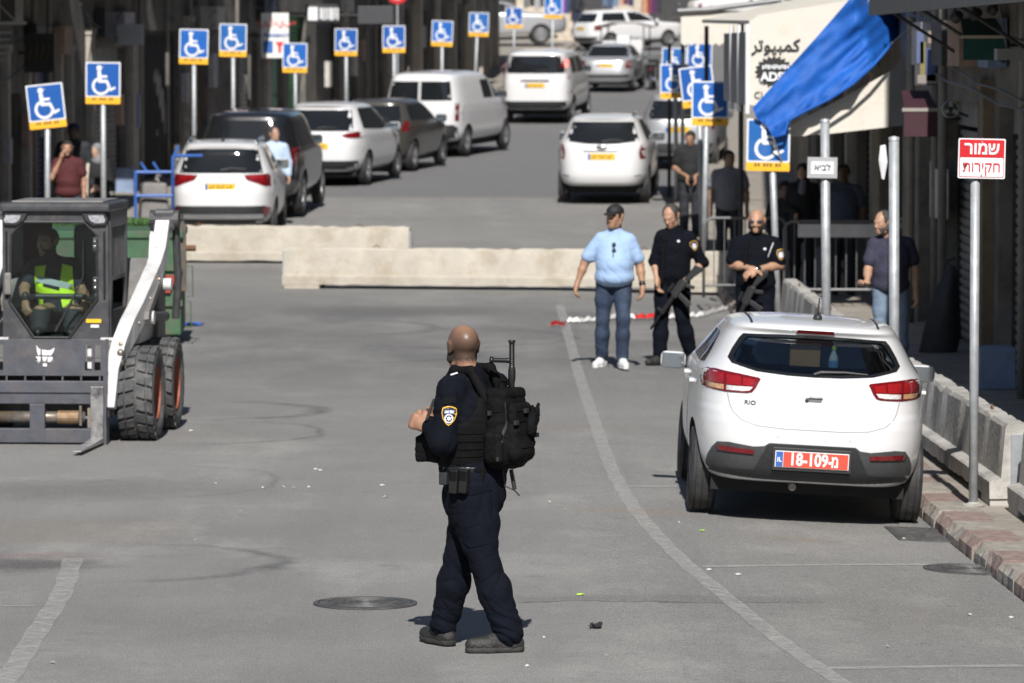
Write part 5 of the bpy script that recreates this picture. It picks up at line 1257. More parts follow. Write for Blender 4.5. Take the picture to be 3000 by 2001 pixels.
# white animal head emblem on the guard: ears, cheeks, whiskers, muzzle
EM = mat('emblem_white', (.72, .72, .72), .5)
def em(poly): MB().prism([((u - 540) / 3.824 / 346, .89 - (v - 145) / 3.824 / 346) for u, v in poly], FY - .024, FY - .016, 'xz').build('emblem_piece', EM, LD)
for poly in ([(443, 205), (470, 245), (490, 250), (490, 310), (465, 322), (450, 270)], [(508, 255), (560, 262), (600, 262), (652, 232), (640, 275), (612, 320), (508, 318)], [(435, 335), (490, 332), (490, 385), (470, 380), (455, 362)], [(508, 335), (560, 332), (570, 350), (545, 390), (520, 385)], [(575, 335), (625, 335), (630, 360), (600, 395), (570, 395)], [(518, 410), (562, 410), (562, 445), (518, 445)]): em(poly)
for a, b in (((468, 375), (435, 392)), ((478, 385), (455, 412)), ((612, 375), (648, 388)), ((600, 392), (628, 412))):
    em([(a[0] - 4, a[1] - 4), (b[0], b[1]), (a[0] + 4, a[1] + 6)])
# ------------------------------------------------------------------ two-wheelers near the silver saloon
M_LRED = mat('letter_red', (.60, .04, .04), .5)
def spoke_wheel(t, name, x, y, z, r, w=.07):
    RX = Matrix.Rotation(math.pi / 2, 4, 'Y')
    o = MB().lathe([(r - .06, -w / 2), (r - .01, -w / 2), (r, 0), (r - .01, w / 2), (r - .06, w / 2)], 24, RX, closed=True).build(name, M_TYRE, t, (x, y, z))
    MB().lathe([(.03, -.04), (r - .06, -.02), (r - .06, .02), (.03, .04)], 16, RX, closed=True).build('rim', M_RIM, o)
X, y = (1905 - 1500) * 150 / F_PX, 150.
t = thing('motor_scooter', 'black motor scooter beside the silver saloon', 'scooter', (X, y, gz(X, y)), R(-6))
for yy in (.25, 1.55): spoke_wheel(t, 'wheel', 0, yy, .26, .26, .10)
MB().prism([(.1, .35), (.75, .30), (.8, .78), (.2, .82), (.02, .70)], -.15, .15, 'yz').build('rear_fairing', M_BLACKP, t, bevel=.04)
MB().prism([(.75, .28), (1.25, .28), (1.25, .38), (.75, .38)], -.14, .14, 'yz').build('foot_board', M_BLACKP, t, bevel=.02)
MB().prism([(1.2, .30), (1.42, .38), (1.36, 1.0), (1.24, 1.02)], -.18, .18, 'yz').build('leg_shield', M_BLACKP, t, bevel=.03)
MB().tube([(-.32, 1.25, 1.08), (0, 1.30, 1.05), (.32, 1.25, 1.08)], .02, 8).build('handlebar', M_DARKPL, t); MB().b2((-.17, .1, .78), (.17, .78, .86)).build('seat', M_DARKPL, t, bevel=.03)
for sd in (-1, 1): MB().ball((sd * .36, 1.25, 1.25), (.06, .02, .05)).build('mirror', M_CHROME, t, smooth=True)
MB().tube([(.14, .1, .30), (.14, -.25, .36)], .05, 10).build('exhaust', M_CHROME, t); MB().ball((0, .03, .66), (.07, .03, .04)).build('tail_light', M_RED, t, smooth=True)
X, y = (1822 - 1500) * 166 / F_PX, 166.
t = thing('cargo_trike', 'white cargo trike with a grey canopy ahead of the silver saloon', 'trike', (X, y, gz(X, y)), R(-8))
for (xx, yy) in ((-.6, .4), (.6, .4), (0, 2.2)): spoke_wheel(t, 'wheel', xx, yy, .28, .28, .10)
MB().b2((-.72, .0, .38), (.72, 1.5, .46)).build('load_deck', M_LGREY, t); 
for (x0, x1, h_, m) in ((-.70, -.22, .55, M_WHITE), (-.20, .25, .72, M_SWHITE), (.28, .70, .60, M_WHITE)): MB().b2((x0, .05, .46), (x1, .8, .46 + h_)).build('white_crate', m, t, bevel=.02)
MB().b2((-.60, .04, .72), (-.36, .048, .86)).build('red_label', M_LRED, t)
for xx in (-.74, .74):
    for yy in (.1, 2.0): MB().tube([(xx, yy, .42), (xx, yy, 1.55)], .022, 8).build('canopy_post', M_STEEL, t)
MB().prism([(-.9, 1.52), (-.4, 1.66), (.4, 1.66), (.9, 1.52), (.9, 1.48), (.4, 1.61), (-.4, 1.61), (-.9, 1.48)], -.1, 2.3, 'xz').build('canopy', mat('grey_cloth', (.24, .23, .22), .8), t)
MB().tube([(-.35, 1.9, 1.1), (0, 2.05, 1.05), (.35, 1.9, 1.1)], .02, 8).build('handlebar', M_DARKPL, t); MB().b2((-.18, 1.45, .78), (.18, 1.85, .88)).build('seat', M_DARKPL, t); MB().tube([(0, 2.05, 1.05), (0, 2.2, .3)], .03, 8).build('fork', M_STEEL, t)
MB().b2((-.12, .5, .46), (.12, 2.1, .56)).build('frame_beam', M_LGREY, t)
# ------------------------------------------------------------------ shops on both sides
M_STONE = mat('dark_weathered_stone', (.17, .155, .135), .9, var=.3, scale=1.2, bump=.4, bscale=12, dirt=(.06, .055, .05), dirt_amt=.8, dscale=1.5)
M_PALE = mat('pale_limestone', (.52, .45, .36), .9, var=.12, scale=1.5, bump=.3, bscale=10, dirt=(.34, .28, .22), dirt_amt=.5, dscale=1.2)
M_JAMB = mat('limestone_jamb', (.42, .385, .33), .9, var=.25, scale=3, bump=.3, dirt=(.10, .09, .08), dirt_amt=.7)
M_SLAT = mat('grey_shutter_slat', (.28, .275, .265), .6, .2, var=.2, scale=4, dirt=(.09, .085, .08), dirt_amt=.6)
M_SLATB = mat('navy_shutter_slat', (.03, .045, .14), .5, .2, var=.2, scale=4)
M_SLATG = mat('green_shutter_slat', (.09, .30, .14), .55, .2, var=.25, scale=4)
M_IRONDOOR = mat('iron_door', (.05, .05, .052), .6, .3, var=.2)
M_CANOPY = mat('canopy_metal', (.10, .10, .098), .7, .2, var=.2)
M_BLOCK = M_STONE
class Front:
    """a stretch of facade; local x runs along the wall, y towards the street, z up"""
    def __init__(s, name, label, A, B, h, m, depth=7, base=None):
        A, B = Vector((*A, 0)), Vector((*B, 0)); d = B - A; s.L = d.length
        z = base if base is not None else min(pave_l(A.y), pave_l(B.y)) - .02
        s.t = thing(name, label, 'building', (A.x, A.y, z), math.atan2(d.y, d.x))
        s.flip = 1
        s.m = m; s.h = h; s.depth = depth; s.openings = []
    def finish(s, side=-1, courses=None):
        """wall with recessed openings: piers between them and a wall above; side=-1 puts the street at local -y"""
        sd = side; L, h, dp = s.L, s.h, s.depth
        ops = sorted(s.openings)
        xs = 0
        back = lambda a, b, z0, z1: MB().b2((a, min(sd * .0, -sd * .35), z0), (b, max(0, -sd * .35), z1))
        for (a, b, oh) in ops:
            if a - xs > .03: back(xs, a, -.6, h).build('pier', s.m, s.t)
            back(a, b, oh, h).build('lintel_wall', s.m, s.t)
            xs = b
        if L - xs > .03: back(xs, L, -.6, h).build('pier', s.m, s.t)
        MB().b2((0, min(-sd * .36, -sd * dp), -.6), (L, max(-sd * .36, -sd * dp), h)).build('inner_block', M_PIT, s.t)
        MB().b2((-.05, min(-sd * .2, -sd * dp), h), (L + .05, max(sd * .15, -sd * dp), h + .25)).build('roof_slab', s.m, s.t)
    def shutter(s, a, b, h, m=None, side=-1, pitch=.10, name='shutter'):
        m = m or M_SLAT
        s.openings.append((a, b, h)); y = -side * .18
        fr = MB().b2((a, y - .03, h - .28), (b, y + .03, h)).build('shutter_box', m, s.t)
        n = int((h - .30) / pitch)
        sl = None
        w = b - a - .08
        prof = [(-.018, 0), (-.004, pitch * .25), (.012, pitch * .55), (.006, pitch * .92), (-.018, pitch * .97), (-.026, pitch * .5)]
        for k in range(n):
            if sl is None:
                mb = MB(); vs = [(x, side * u, v) for x in (0, w) for u, v in prof]; q = len(prof)
                mb.add(vs, [tuple(range(q)), tuple(range(2 * q - 1, q - 1, -1))] + [(i, i + q, (i + 1) % q + q, (i + 1) % q) for i in range(q)])
                sl = mb.build('slat', m, fr, (a + .04, y, .02))
            else: place('slat', sl, fr, (a + .04, y, .02 + k * pitch))
        for x in (a + .02, b - .02): MB().b2((x - .02, y - .04, 0), (x + .02, y + .04, h - .28)).build('guide_rail', M_IRONDOOR, fr)
    def door(s, a, b, h, m, side=-1, panels=4, bars=0):
        s.openings.append((a, b, h)); y = -side * .2
        d = MB().b2((a + .03, y - .03, 0), (b - .03, y + .03, h)).build('door', m, s.t)
        for k in range(panels):
            z0 = .12 + k * (h - .2) / panels
            for x0, x1 in ((a + .10, (a + b) / 2 - .05), ((a + b) / 2 + .05, b - .10)):
                MB().b2((x0, y + side * .05 - .01, z0), (x1, y + side * .05 + .01, z0 + (h - .2) / panels - .1)).build('door_panel', m, d)
        for k in range(bars):
            x = a + .1 + (b - a - .2) * k / max(bars - 1, 1); MB().b2((x - .012, y + side * .08 - .01, .1), (x + .012, y + side * .08 + .01, h - .1)).build('door_bar', m, d)
        MB().box(((a + b) / 2 + .06, y + side * .07, 1.0), (.03, .05, .14)).build('door_handle', M_SBACK, d)
    def window(s, a, b, z0, z1, side=-1):
        """upper window: frame, sill, dark pane"""
        f = MB().b2((a, side * .02 - .02, z0), (b, side * .02 + .02, z1)).build('window', M_JAMB, s.t)
        for (x0, x1) in ((a + .08, (a + b) / 2 - .04), ((a + b) / 2 + .04, b - .08)): MB().b2((x0, side * .05 - .008, z0 + .08), (x1, side * .05 + .008, z1 - .08)).build('pane', M_CARGLASS, f)
        MB().b2((a - .1, side * .08 - .1, z0 - .08), (b + .1, side * .08 + .1, z0 - .002)).build('sill', M_JAMB, f)
    def jamb(s, x, w, h, m=None, side=-1, out=.10):
        MB().b2((x - w / 2, min(0, side * out), -.3), (x + w / 2, max(0, side * out), h)).build('pilaster', m or M_JAMB, s.t)
        MB().b2((x - w / 2 - .03, min(0, side * (out + .03)), h), (x + w / 2 + .03, max(0, side * (out + .03)), h + .12)).build('capital', m or M_JAMB, s.t)
    def canopy(s, a, b, z, out, side=-1, m=None, drop=.14, rods=False):
        c = MB().b2((a, min(side * .02, side * out), z), (b, max(side * .02, side * out), z + .06)).build('canopy', m or M_CANOPY, s.t)
        MB().b2((a, min(side * out, side * (out + .04)), z - drop), (b, max(side * out, side * (out + .04)), z + .08)).build('fascia', m or M_CANOPY, c)
        if rods:
            n = max(2, int((b - a) / 2.2))
            for k in range(n):
                x = a + .15 + (b - a - .3) * k / (n - 1); MB().tube([(x, side * .05, z - .7), (x, side * out * .8, z)], .018, 6).build('bracket', M_IRONDOOR, c)
M_PIPE = mat('drain_pipe', (.20, .19, .17), .7, var=.2); M_POSTER = [mat('poster_%d' % k, c_, .8, var=.2) for k, c_ in enumerate(((.5, .48, .44), (.42, .40, .42), (.36, .25, .20), (.20, .26, .38)))]
def clutter(b, seed, side=-1):
    """pipes, swagged cables, meter boxes, notices and goods in the doorways"""
    r = random.Random(seed); L = b.L
    for k in range(max(2, int(L / 5))):
        x = r.uniform(.3, L - .3); MB().tube([(x, side * .12, 0), (x, side * .12, b.h * .9)], .05, 8).build('drain_pipe', M_PIPE, b.t, smooth=True)
    for k in range(3):
        x0, x1, z = r.uniform(0, L * .4), r.uniform(L * .6, L), r.uniform(3.0, 3.9)
        MB().tube([(lerp_(x0, x1, t), side * .16, z - .5 * 4 * t * (1 - t) * r.uniform(.6, 1)) for t in [i / 10 for i in range(11)]], .014, 5).build('cable', M_DARKPL, b.t)
    for k in range(max(2, int(L / 4))):
        x, z = r.uniform(.4, L - .8), r.uniform(1.2, 2.2); w, h = r.uniform(.3, .6), r.uniform(.4, .8)
        MB().b2((x, min(side * .01, side * .13), z), (x + w, max(side * .01, side * .13), z + h)).build('notice_board', r.choice(M_POSTER), b.t)
    for k in range(max(1, int(L / 6))):
        x = r.uniform(.4, L - 1.2); MB().b2((x, min(side * .05, side * .40), 0), (x + .5, max(side * .05, side * .40), r.uniform(.4, .9))).build('goods_crate', r.choice(M_POSTER), b.t, bevel=.01)
    for k in range(max(2, int(L / 4))):
        x = r.uniform(.3, L - 1.5); MB().b2((x, min(side * .02, side * .22), 3.15), (x + r.uniform(.9, 1.6), max(side * .02, side * .22), 3.65)).build('fascia_board', r.choice(M_POSTER + [M_IRONDOOR, M_IRONDOOR, M_PIPE]), b.t, bevel=.01)
def lerp_(a, b, t): return a + (b - a) * t
FL = [(58, -8.9), (70, -8.65), (84, -8.4), (95, -7.6), (105, -6.6), (118, -4.9), (131, -3.3), (150, -1.5), (172, -.45)]
def fl(y): return float(np.interp(y, [a for a, b in FL], [b for a, b in FL]))
def seg(y0, y1): return (fl(y0), y0), (fl(y1), y1)
# the left row, near to far; the street lies at local -y
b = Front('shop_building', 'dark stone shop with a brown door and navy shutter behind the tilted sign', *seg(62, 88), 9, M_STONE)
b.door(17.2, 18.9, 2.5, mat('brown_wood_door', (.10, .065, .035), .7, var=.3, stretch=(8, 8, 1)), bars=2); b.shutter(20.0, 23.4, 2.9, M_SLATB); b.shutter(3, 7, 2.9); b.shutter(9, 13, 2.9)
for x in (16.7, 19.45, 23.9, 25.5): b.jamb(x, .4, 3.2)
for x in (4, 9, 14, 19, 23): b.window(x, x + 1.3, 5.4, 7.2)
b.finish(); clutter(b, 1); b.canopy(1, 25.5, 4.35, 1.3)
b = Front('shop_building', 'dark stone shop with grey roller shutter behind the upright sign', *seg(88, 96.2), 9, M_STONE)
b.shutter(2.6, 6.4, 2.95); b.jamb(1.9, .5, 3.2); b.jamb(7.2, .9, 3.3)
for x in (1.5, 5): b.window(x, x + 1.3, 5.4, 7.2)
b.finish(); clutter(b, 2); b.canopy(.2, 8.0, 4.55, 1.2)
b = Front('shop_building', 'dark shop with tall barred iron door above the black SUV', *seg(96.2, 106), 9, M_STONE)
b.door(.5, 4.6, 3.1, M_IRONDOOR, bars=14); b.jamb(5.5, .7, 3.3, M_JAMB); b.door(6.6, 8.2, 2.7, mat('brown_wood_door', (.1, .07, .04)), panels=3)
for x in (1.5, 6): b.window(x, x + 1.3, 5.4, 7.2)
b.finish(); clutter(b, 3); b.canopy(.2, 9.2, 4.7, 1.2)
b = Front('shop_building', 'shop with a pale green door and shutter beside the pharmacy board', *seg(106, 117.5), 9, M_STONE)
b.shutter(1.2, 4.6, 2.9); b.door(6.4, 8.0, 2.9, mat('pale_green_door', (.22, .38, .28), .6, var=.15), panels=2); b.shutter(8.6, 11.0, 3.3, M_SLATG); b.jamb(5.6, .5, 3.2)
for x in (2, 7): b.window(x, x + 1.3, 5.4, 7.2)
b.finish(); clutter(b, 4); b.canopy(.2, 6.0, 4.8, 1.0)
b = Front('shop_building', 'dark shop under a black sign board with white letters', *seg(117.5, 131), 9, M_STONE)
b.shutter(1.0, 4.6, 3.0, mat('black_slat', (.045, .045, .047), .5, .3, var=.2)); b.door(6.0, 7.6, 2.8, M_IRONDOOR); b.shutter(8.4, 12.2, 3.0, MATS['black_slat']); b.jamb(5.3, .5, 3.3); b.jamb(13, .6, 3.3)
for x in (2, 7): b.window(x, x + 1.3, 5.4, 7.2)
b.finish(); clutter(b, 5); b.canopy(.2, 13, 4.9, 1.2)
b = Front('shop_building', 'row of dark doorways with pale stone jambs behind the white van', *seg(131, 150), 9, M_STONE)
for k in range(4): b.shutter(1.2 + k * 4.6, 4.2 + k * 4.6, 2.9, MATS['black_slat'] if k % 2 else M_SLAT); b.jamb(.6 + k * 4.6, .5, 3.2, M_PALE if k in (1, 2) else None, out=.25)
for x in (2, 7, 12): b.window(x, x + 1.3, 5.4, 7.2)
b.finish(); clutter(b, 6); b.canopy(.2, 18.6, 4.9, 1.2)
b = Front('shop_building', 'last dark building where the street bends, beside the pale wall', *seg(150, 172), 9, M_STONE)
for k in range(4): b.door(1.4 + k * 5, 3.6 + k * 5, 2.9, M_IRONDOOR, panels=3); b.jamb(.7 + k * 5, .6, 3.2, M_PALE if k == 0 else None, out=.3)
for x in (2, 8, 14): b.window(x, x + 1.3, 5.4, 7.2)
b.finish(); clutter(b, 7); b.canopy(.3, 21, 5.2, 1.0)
# pale facade closing the view at the top of the street
b = Front('shop_building', 'pale limestone building with open clothes shops at the top of the street', (-4, 208), (18, 210), 9, M_PALE, base=pave_l(208) - .1)
for k in range(5): b.door(1.6 + k * 4.2, 4.2 + k * 4.2, 2.8, M_IRONDOOR, panels=2)
for x in (2, 7, 12, 17): b.window(x, x + 1.3, 5.0, 6.8)
b.finish()
# the right row (street at local +y when drawn near to far, so drawn far to near)
def rseg(y0, y1, off=2.05): return (xr(y1) + off, y1), (xr(y0) + off, y0)
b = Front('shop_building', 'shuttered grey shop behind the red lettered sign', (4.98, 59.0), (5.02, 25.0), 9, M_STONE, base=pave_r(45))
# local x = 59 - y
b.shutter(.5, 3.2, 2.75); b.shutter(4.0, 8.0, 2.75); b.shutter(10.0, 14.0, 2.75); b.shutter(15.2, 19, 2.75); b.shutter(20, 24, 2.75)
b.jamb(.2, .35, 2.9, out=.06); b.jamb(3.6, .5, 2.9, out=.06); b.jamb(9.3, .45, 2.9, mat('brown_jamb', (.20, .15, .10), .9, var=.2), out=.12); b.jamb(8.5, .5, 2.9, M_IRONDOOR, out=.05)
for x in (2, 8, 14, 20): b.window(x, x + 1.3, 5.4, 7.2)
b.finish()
b.canopy(6.8, 39, 3.80, 1.06, m=mat('grey_canopy_sheet', (.22, .22, .21), .6, .2, var=.1), drop=.10, rods=False)  # far edge in view; near stretch out of frame, extended to shade the pavement
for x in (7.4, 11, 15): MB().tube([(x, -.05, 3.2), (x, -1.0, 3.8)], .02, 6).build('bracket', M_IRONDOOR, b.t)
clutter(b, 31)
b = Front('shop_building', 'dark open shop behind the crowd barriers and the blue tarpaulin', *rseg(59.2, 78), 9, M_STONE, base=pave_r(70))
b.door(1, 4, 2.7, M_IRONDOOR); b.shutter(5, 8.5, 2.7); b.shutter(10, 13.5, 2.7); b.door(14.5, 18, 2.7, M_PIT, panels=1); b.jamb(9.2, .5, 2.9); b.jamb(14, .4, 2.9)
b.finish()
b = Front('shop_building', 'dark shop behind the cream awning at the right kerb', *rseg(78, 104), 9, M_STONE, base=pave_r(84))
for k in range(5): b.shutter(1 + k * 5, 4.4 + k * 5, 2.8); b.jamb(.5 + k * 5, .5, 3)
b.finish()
b = Front('shop_building', 'pale stone shop on the right where the street climbs', *rseg(104, 150), 9, M_JAMB, base=pave_r(110))
for k in range(8): b.shutter(1 + k * 5.5, 4.6 + k * 5.5, 2.8)
b.finish(); 
b = Front('shop_building', 'pale stone shop on the right at the crest of the street', *rseg(150, 200), 9, M_PALE, base=pave_r(160))
for k in range(8): b.shutter(1 + k * 5.5, 4.6 + k * 5.5, 2.8)
b.finish()

# ------------------------------------------------------------------ boards, awnings and clutter on the fronts
M_BOARDB = mat('black_board', (.02, .02, .022), .5, var=.2)
M_CREAM = mat('cream_awning', (.64, .61, .54), .75, var=.05, scale=2, dirt=(.45, .36, .24), dirt_amt=.5, dscale=2)
def board(name, label, cat, px0, px1, py0, py1, y, m, thick=.12, frame=None):
    a, c = at(px0, py1, y), at(px1, py0, y)
    t = thing(name, label, cat, (a.x, y, a.z))
    w, h = c.x - a.x, c.z - a.z
    MB().b2((0, 0, 0), (w, thick, h)).build('panel', m, t, bevel=.01)
    if frame: 
        for (lo, hi) in (((0, -.03, 0), (w, .0, .06)), ((0, -.03, h - .06), (w, 0, h)), ((0, -.03, .06), (.06, 0, h - .06)), ((w - .06, -.03, .06), (w, 0, h - .06))): MB().b2(lo, hi).build('frame', frame, t)
    MB().tube([(w * .1, thick, h * .5), (-.5, thick + .1, h * .5)], .025, 6).build('wall_arm', M_IRONDOOR, t)
    return t, w, h
M_WFR = mat('white_frame', (.45, .45, .44), .6, var=.1)
t, w, h = board('light_box', 'blank pale light box above the grey roller shutter', 'sign', 332, 420, 70, 132, 92.5, mat('pale_box', (.42, .42, .44), .5, var=.1))
t, w, h = board('shop_board', 'black shop board with faint golden lettering at the left of the tilted sign', 'sign', 72, 160, 98, 212, 80.5, M_BOARDB, frame=M_BOARDB)
for k in range(4): MB().tube([(.08 + k * .1, -.035, .2), (.12 + k * .1, -.035, .42), (.10 + k * .1, -.035, .5)], .012, 6).build('gold_stroke', mat('dull_gold', (.14, .10, .04), .5, .5), t)
t, w, h = board('pharmacy_board', 'white board with red and blue lettering beside the green door', 'sign', 765, 846, 38, 170, 106.5, mat('board_white', (.74, .73, .70), .6, var=.05))
M_LBLUE = mat('letter_blue', (.03, .12, .42), .5)
text_part('lettering', 'صيدلية'[::-1], .20, M_LRED, t, (w * .55, -.012, h * .80)); 
text_part('lettering', 'PHARMACY', .11, M_LBLUE, t, (w * .55, -.012, h * .50), bold=.003)
MB().b2((w * .08, -.014, h * .12), (w * .42, -.004, h * .38)).build('blue_mark', M_LBLUE, t); MB().prism([(w * .62, h * .12), (w * .72, h * .12), (w * .72, h * .26), (w * .88, h * .36), (w * .52, h * .36), (w * .62, h * .26)], -.014, -.004, 'xz').build('red_goblet', M_LRED, t)
t, w, h = board('shop_board', 'black shop board with bold white lettering above the dark shutters', 'sign', 896, 992, 14, 66, 112.5, M_BOARDB)
MB().b2((.05, -.012, h * .12), (.28, -.002, h * .88)).build('white_block', M_SWHITE, t); [MB().b2((.33 + k * .058, -.012, h * (.14 if k % 3 else .2)), (.362 + k * .058 + (.012 if k % 4 == 0 else 0), -.002, h * (.84 - .02 * (k % 2)))).build('letter_stroke', M_SWHITE, t) for k in range(8)]
t, w, h = board('shop_board', 'plain dark grey shop board right of the white lettered one', 'sign', 1048, 1152, 18, 70, 117, mat('dark_grey_board', (.05, .052, .058), .5, var=.1), thick=.3)
p = at(1164, -22, 122)
t = thing('road_sign', 'red round road sign on a tall thin post', 'sign', (p.x, 122, pave_l(122)))
MB().tube([(0, .03, -.2), (0, .03, p.z - pave_l(122) + .2)], .03, 10).build('post', M_POLE, t)
MB().lathe([(.001, 0), (.29, 0), (.29, .02), (.001, .02)], 32, T(0, 0, p.z - pave_l(122)) @ Matrix.Rotation(math.pi / 2, 4, 'X')).build('disc', M_SRED, t)
MB().lathe([(.001, .024), (.20, .024), (.20, .018)], 32, T(0, 0, p.z - pave_l(122)) @ Matrix.Rotation(math.pi / 2, 4, 'X')).build('white_centre', mat('sign_white_faded', (.5, .3, .28), .5), t)
# window air unit cage, top left
a = at(-20, 72, 76); c = at(66, -40, 76)
t = thing('air_unit', 'white framed air conditioner cage high on the wall at the left', 'air conditioner', (a.x, 76, a.z)); w, h = c.x - a.x, c.z - a.z
MB().b2((.04, .05, .04), (w - .08, .5, h)).build('unit', mat('unit_grey', (.10, .10, .105), .5), t)
for (lo, hi) in (((0, -.02, 0), (w + .06, .03, .05)), ((w - .12, -.02, .05), (w, .03, h)), ((.06, -.02, .05), (.11, .03, h))): MB().b2(lo, hi).build('frame_bar', M_WFR, t)
MB().tube([(.08, 0, .34), (w - .12, 0, .06)], .018, 6).build('brace', M_WFR, t)
for k in range(5):
    z = -.14 - k * .11; MB().b2((-.1, .05, z), (.28 - .03 * k, .1, z + .025)).build('louvre', M_WFR, t)
# awning frame with the computer shop board, right kerb
Y0 = 60.0
def poly_board(name, poly, y, m, parent, thick=.03):
    pts = [at(px, py, y) for px, py in poly]; o = parent.location
    n = len(pts); vs = [(p.x - o.x, p.y - o.y, p.z - o.z) for p in pts] + [(p.x - o.x, p.y - o.y + thick, p.z - o.z) for p in pts]
    return MB().add(vs, [tuple(range(n)), tuple(range(2 * n - 1, n - 1, -1))] + [(i, i + n, (i + 1) % n + n, (i + 1) % n) for i in range(n)]).build(name, m, parent)
o = at(2195, 300, Y0)
AW = thing('shop_awning', 'cream shop awning with a computer shop board, half covered by the blue tarpaulin', 'awning', (o.x, Y0, pave_r(Y0)))
poly_board('sign_panel', [(2195, 90), (2200, 62), (2222, 44), (2480, 2), (2496, 0), (2470, 160), (2400, 320), (2196, 308)], Y0, M_CREAM, AW)
poly_board('valance', [(2275, 404), (2430, 392), (2604, 372), (2607, 210), (2480, 280), (2330, 360)], Y0 - .25, M_CREAM, AW)
poly_board('valance_side', [(2607, 212), (2604, 372), (2672, 366), (2672, 140)], Y0 - .24, mat('grey_sheet', (.17, .17, .165), .7), AW)
s_ = AW.location
def P_(px, py, y): p = at(px, py, y); return (p.x - s_.x, p.y - s_.y, p.z - s_.z)
text_part('lettering', ''.join(reversed('\uFEDB\uFEE4\uFE92\uFEF4\uFEEE\uFE97\uFEAE')), .21, M_INK, AW, P_(2273, 134, Y0 - .02), bold=.003)
star = []
for k in range(40):
    a = 2 * math.pi * k / 40; r = 1 if k % 2 == 0 else .80
    star.append((2268 + 56 * r * math.cos(a), 208 + 46 * r * math.sin(a)))
poly_board('starburst', star, Y0 - .03, M_INK, AW, .02)
text_part('lettering', 'ADSL', .150, M_SWHITE, AW, P_(2270, 226, Y0 - .045), bold=.006)
[MB().b2((-.012, -.004, -.03 + .012 * (k % 2)), (.012, .0, .028 - .01 * (k % 3 == 0))).build('letter_stroke', M_SWHITE, AW, P_(2236 + k * 8, 196, Y0 - .045)) for k in range(10)]
text_part('lettering', 'CI', .12, M_INK, AW, P_(2222, 279, Y0 - .02))
# left side curtains of grey plastic between white bars, awning roof, posts
for k in range(3):
    y0, y1 = Y0 + .05 + k * 2.2, Y0 + .05 + (k + 1) * 2.2
    a, c = P_(2193, 310, Y0), P_(2193, 70, Y0)
    MB().b2((a[0] - .02, y0 - Y0 + .04, a[2]), (a[0], y1 - Y0 - .04, c[2] - .10)).build('side_curtain', mat('grey_plastic', (.17, .175, .185), .35, var=.25, scale=3, stretch=(1, 4, .3)), AW)
    MB().tube([(a[0] - .01, y0 - Y0, a[2] - .1), (a[0] - .01, y0 - Y0, c[2])], .03, 8).build('side_bar', M_SWHITE, AW)
a, c = P_(2196, 60, Y0), P_(2660, -30, Y0)
MB().add([(a[0], .05, a[2]), (c[0] + .2, .05, c[2]), (c[0] + .2, 15, c[2] + .2), (a[0], 15, a[2] + .1), (a[0], .05, a[2] - .05), (c[0] + .2, .05, c[2] - .05), (c[0] + .2, 15, c[2] + .15), (a[0], 15, a[2] + .05)], [(0, 1, 2, 3), (7, 6, 5, 4), (0, 4, 5, 1), (1, 5, 6, 2), (2, 6, 7, 3), (3, 7, 4, 0)]).build('roof_sheet', M_CREAM, AW)
for (x, yy) in ((a[0] + .05, 3.2), (a[0] + .05, 14.5)): MB().tube([(x, yy, -.1), (x, yy, a[2])], .035, 10).build('post', M_IRONDOOR, AW)
# blue tarpaulin slung over the board
M_TARP = mat('blue_tarp', (.010, .095, .40), .62, var=.15, scale=4, bump=.2, bscale=30, spec=.3)
outl = [(2205, 316), (2290, 222), (2400, 100), (2497, -12), (2700, -40), (2700, 70), (2655, 100), (2612, 128), (2560, 190), (2500, 245), (2430, 290), (2360, 325), (2310, 352), (2300, 392), (2264, 402), (2246, 368), (2215, 345)]
bd = resample(outl, 14); pts = [Vector(p) for p in bd]; nb = len(bd)
for i in range(2200, 2700, 12):
    for j in range(-36, 400, 12):
        if min((i - p[0])**2 + (j - p[1])**2 for p in bd) > 40: pts.append(Vector((i, j)))
vo, eo, fo, _, _, _ = delaunay_2d_cdt(pts, [], [list(range(nb))], 1, 1e-6)
vs = []
tp_ = thing('tarpaulin', 'bright blue tarpaulin slung across the cream shop awning', 'tarpaulin', at(2264, 402, Y0 - .6))
for p in vo:
    u, v = p
    d = 0
    # right of the fold the cloth runs back under the canopy
    fold = 2500 + (v + 5) * .28
    back = max(0, u - fold) * .011
    along = ((u - 2205) * .66 + (v - 316) * .75); across = ((u - 2205) * .75 - (v - 316) * .66)
    wr = .17 * noise.noise(Vector((along * .018, across * .004, 1))) + .10 * (1 - abs(noise.noise(Vector((along * .03, across * .006, 5)))) * 3) * .5 + .02 * noise.noise(Vector((u * .05, v * .05, 0)))
    hem = .08 * max(0, 1 - min((u - q[0])**2 + (v - q[1])**2 for q in outl[7:15])**.5 / 45)
    y = Y0 - .42 + back + wr * (1 if back == 0 else .6) - hem * abs(math.sin(u * .09 + v * .05)) - .18 * max(0, (v - 150) / 250)
    q = at(u, v, y); vs.append((q - tp_.location)[:])
MB().add(vs, [tuple(f) for f in fo]).build('cloth', M_TARP, tp_, smooth=True)
for (a_, b_) in (((2264, 402), (2290, 470)), ((2612, 128), (2690, 60))): MB().tube([(at(*a_, Y0 - .7) - tp_.location)[:], (at(*b_, Y0 - .5) - tp_.location)[:]], .012, 6).build('rope', M_SBACK, tp_)
hem_pts = [at(u, v, Y0 - .66) - tp_.location for u, v in outl[7:15]]
MB().tube([h_[:] for h_ in hem_pts], .022, 8).build('rolled_hem', M_TARP, tp_, smooth=True)
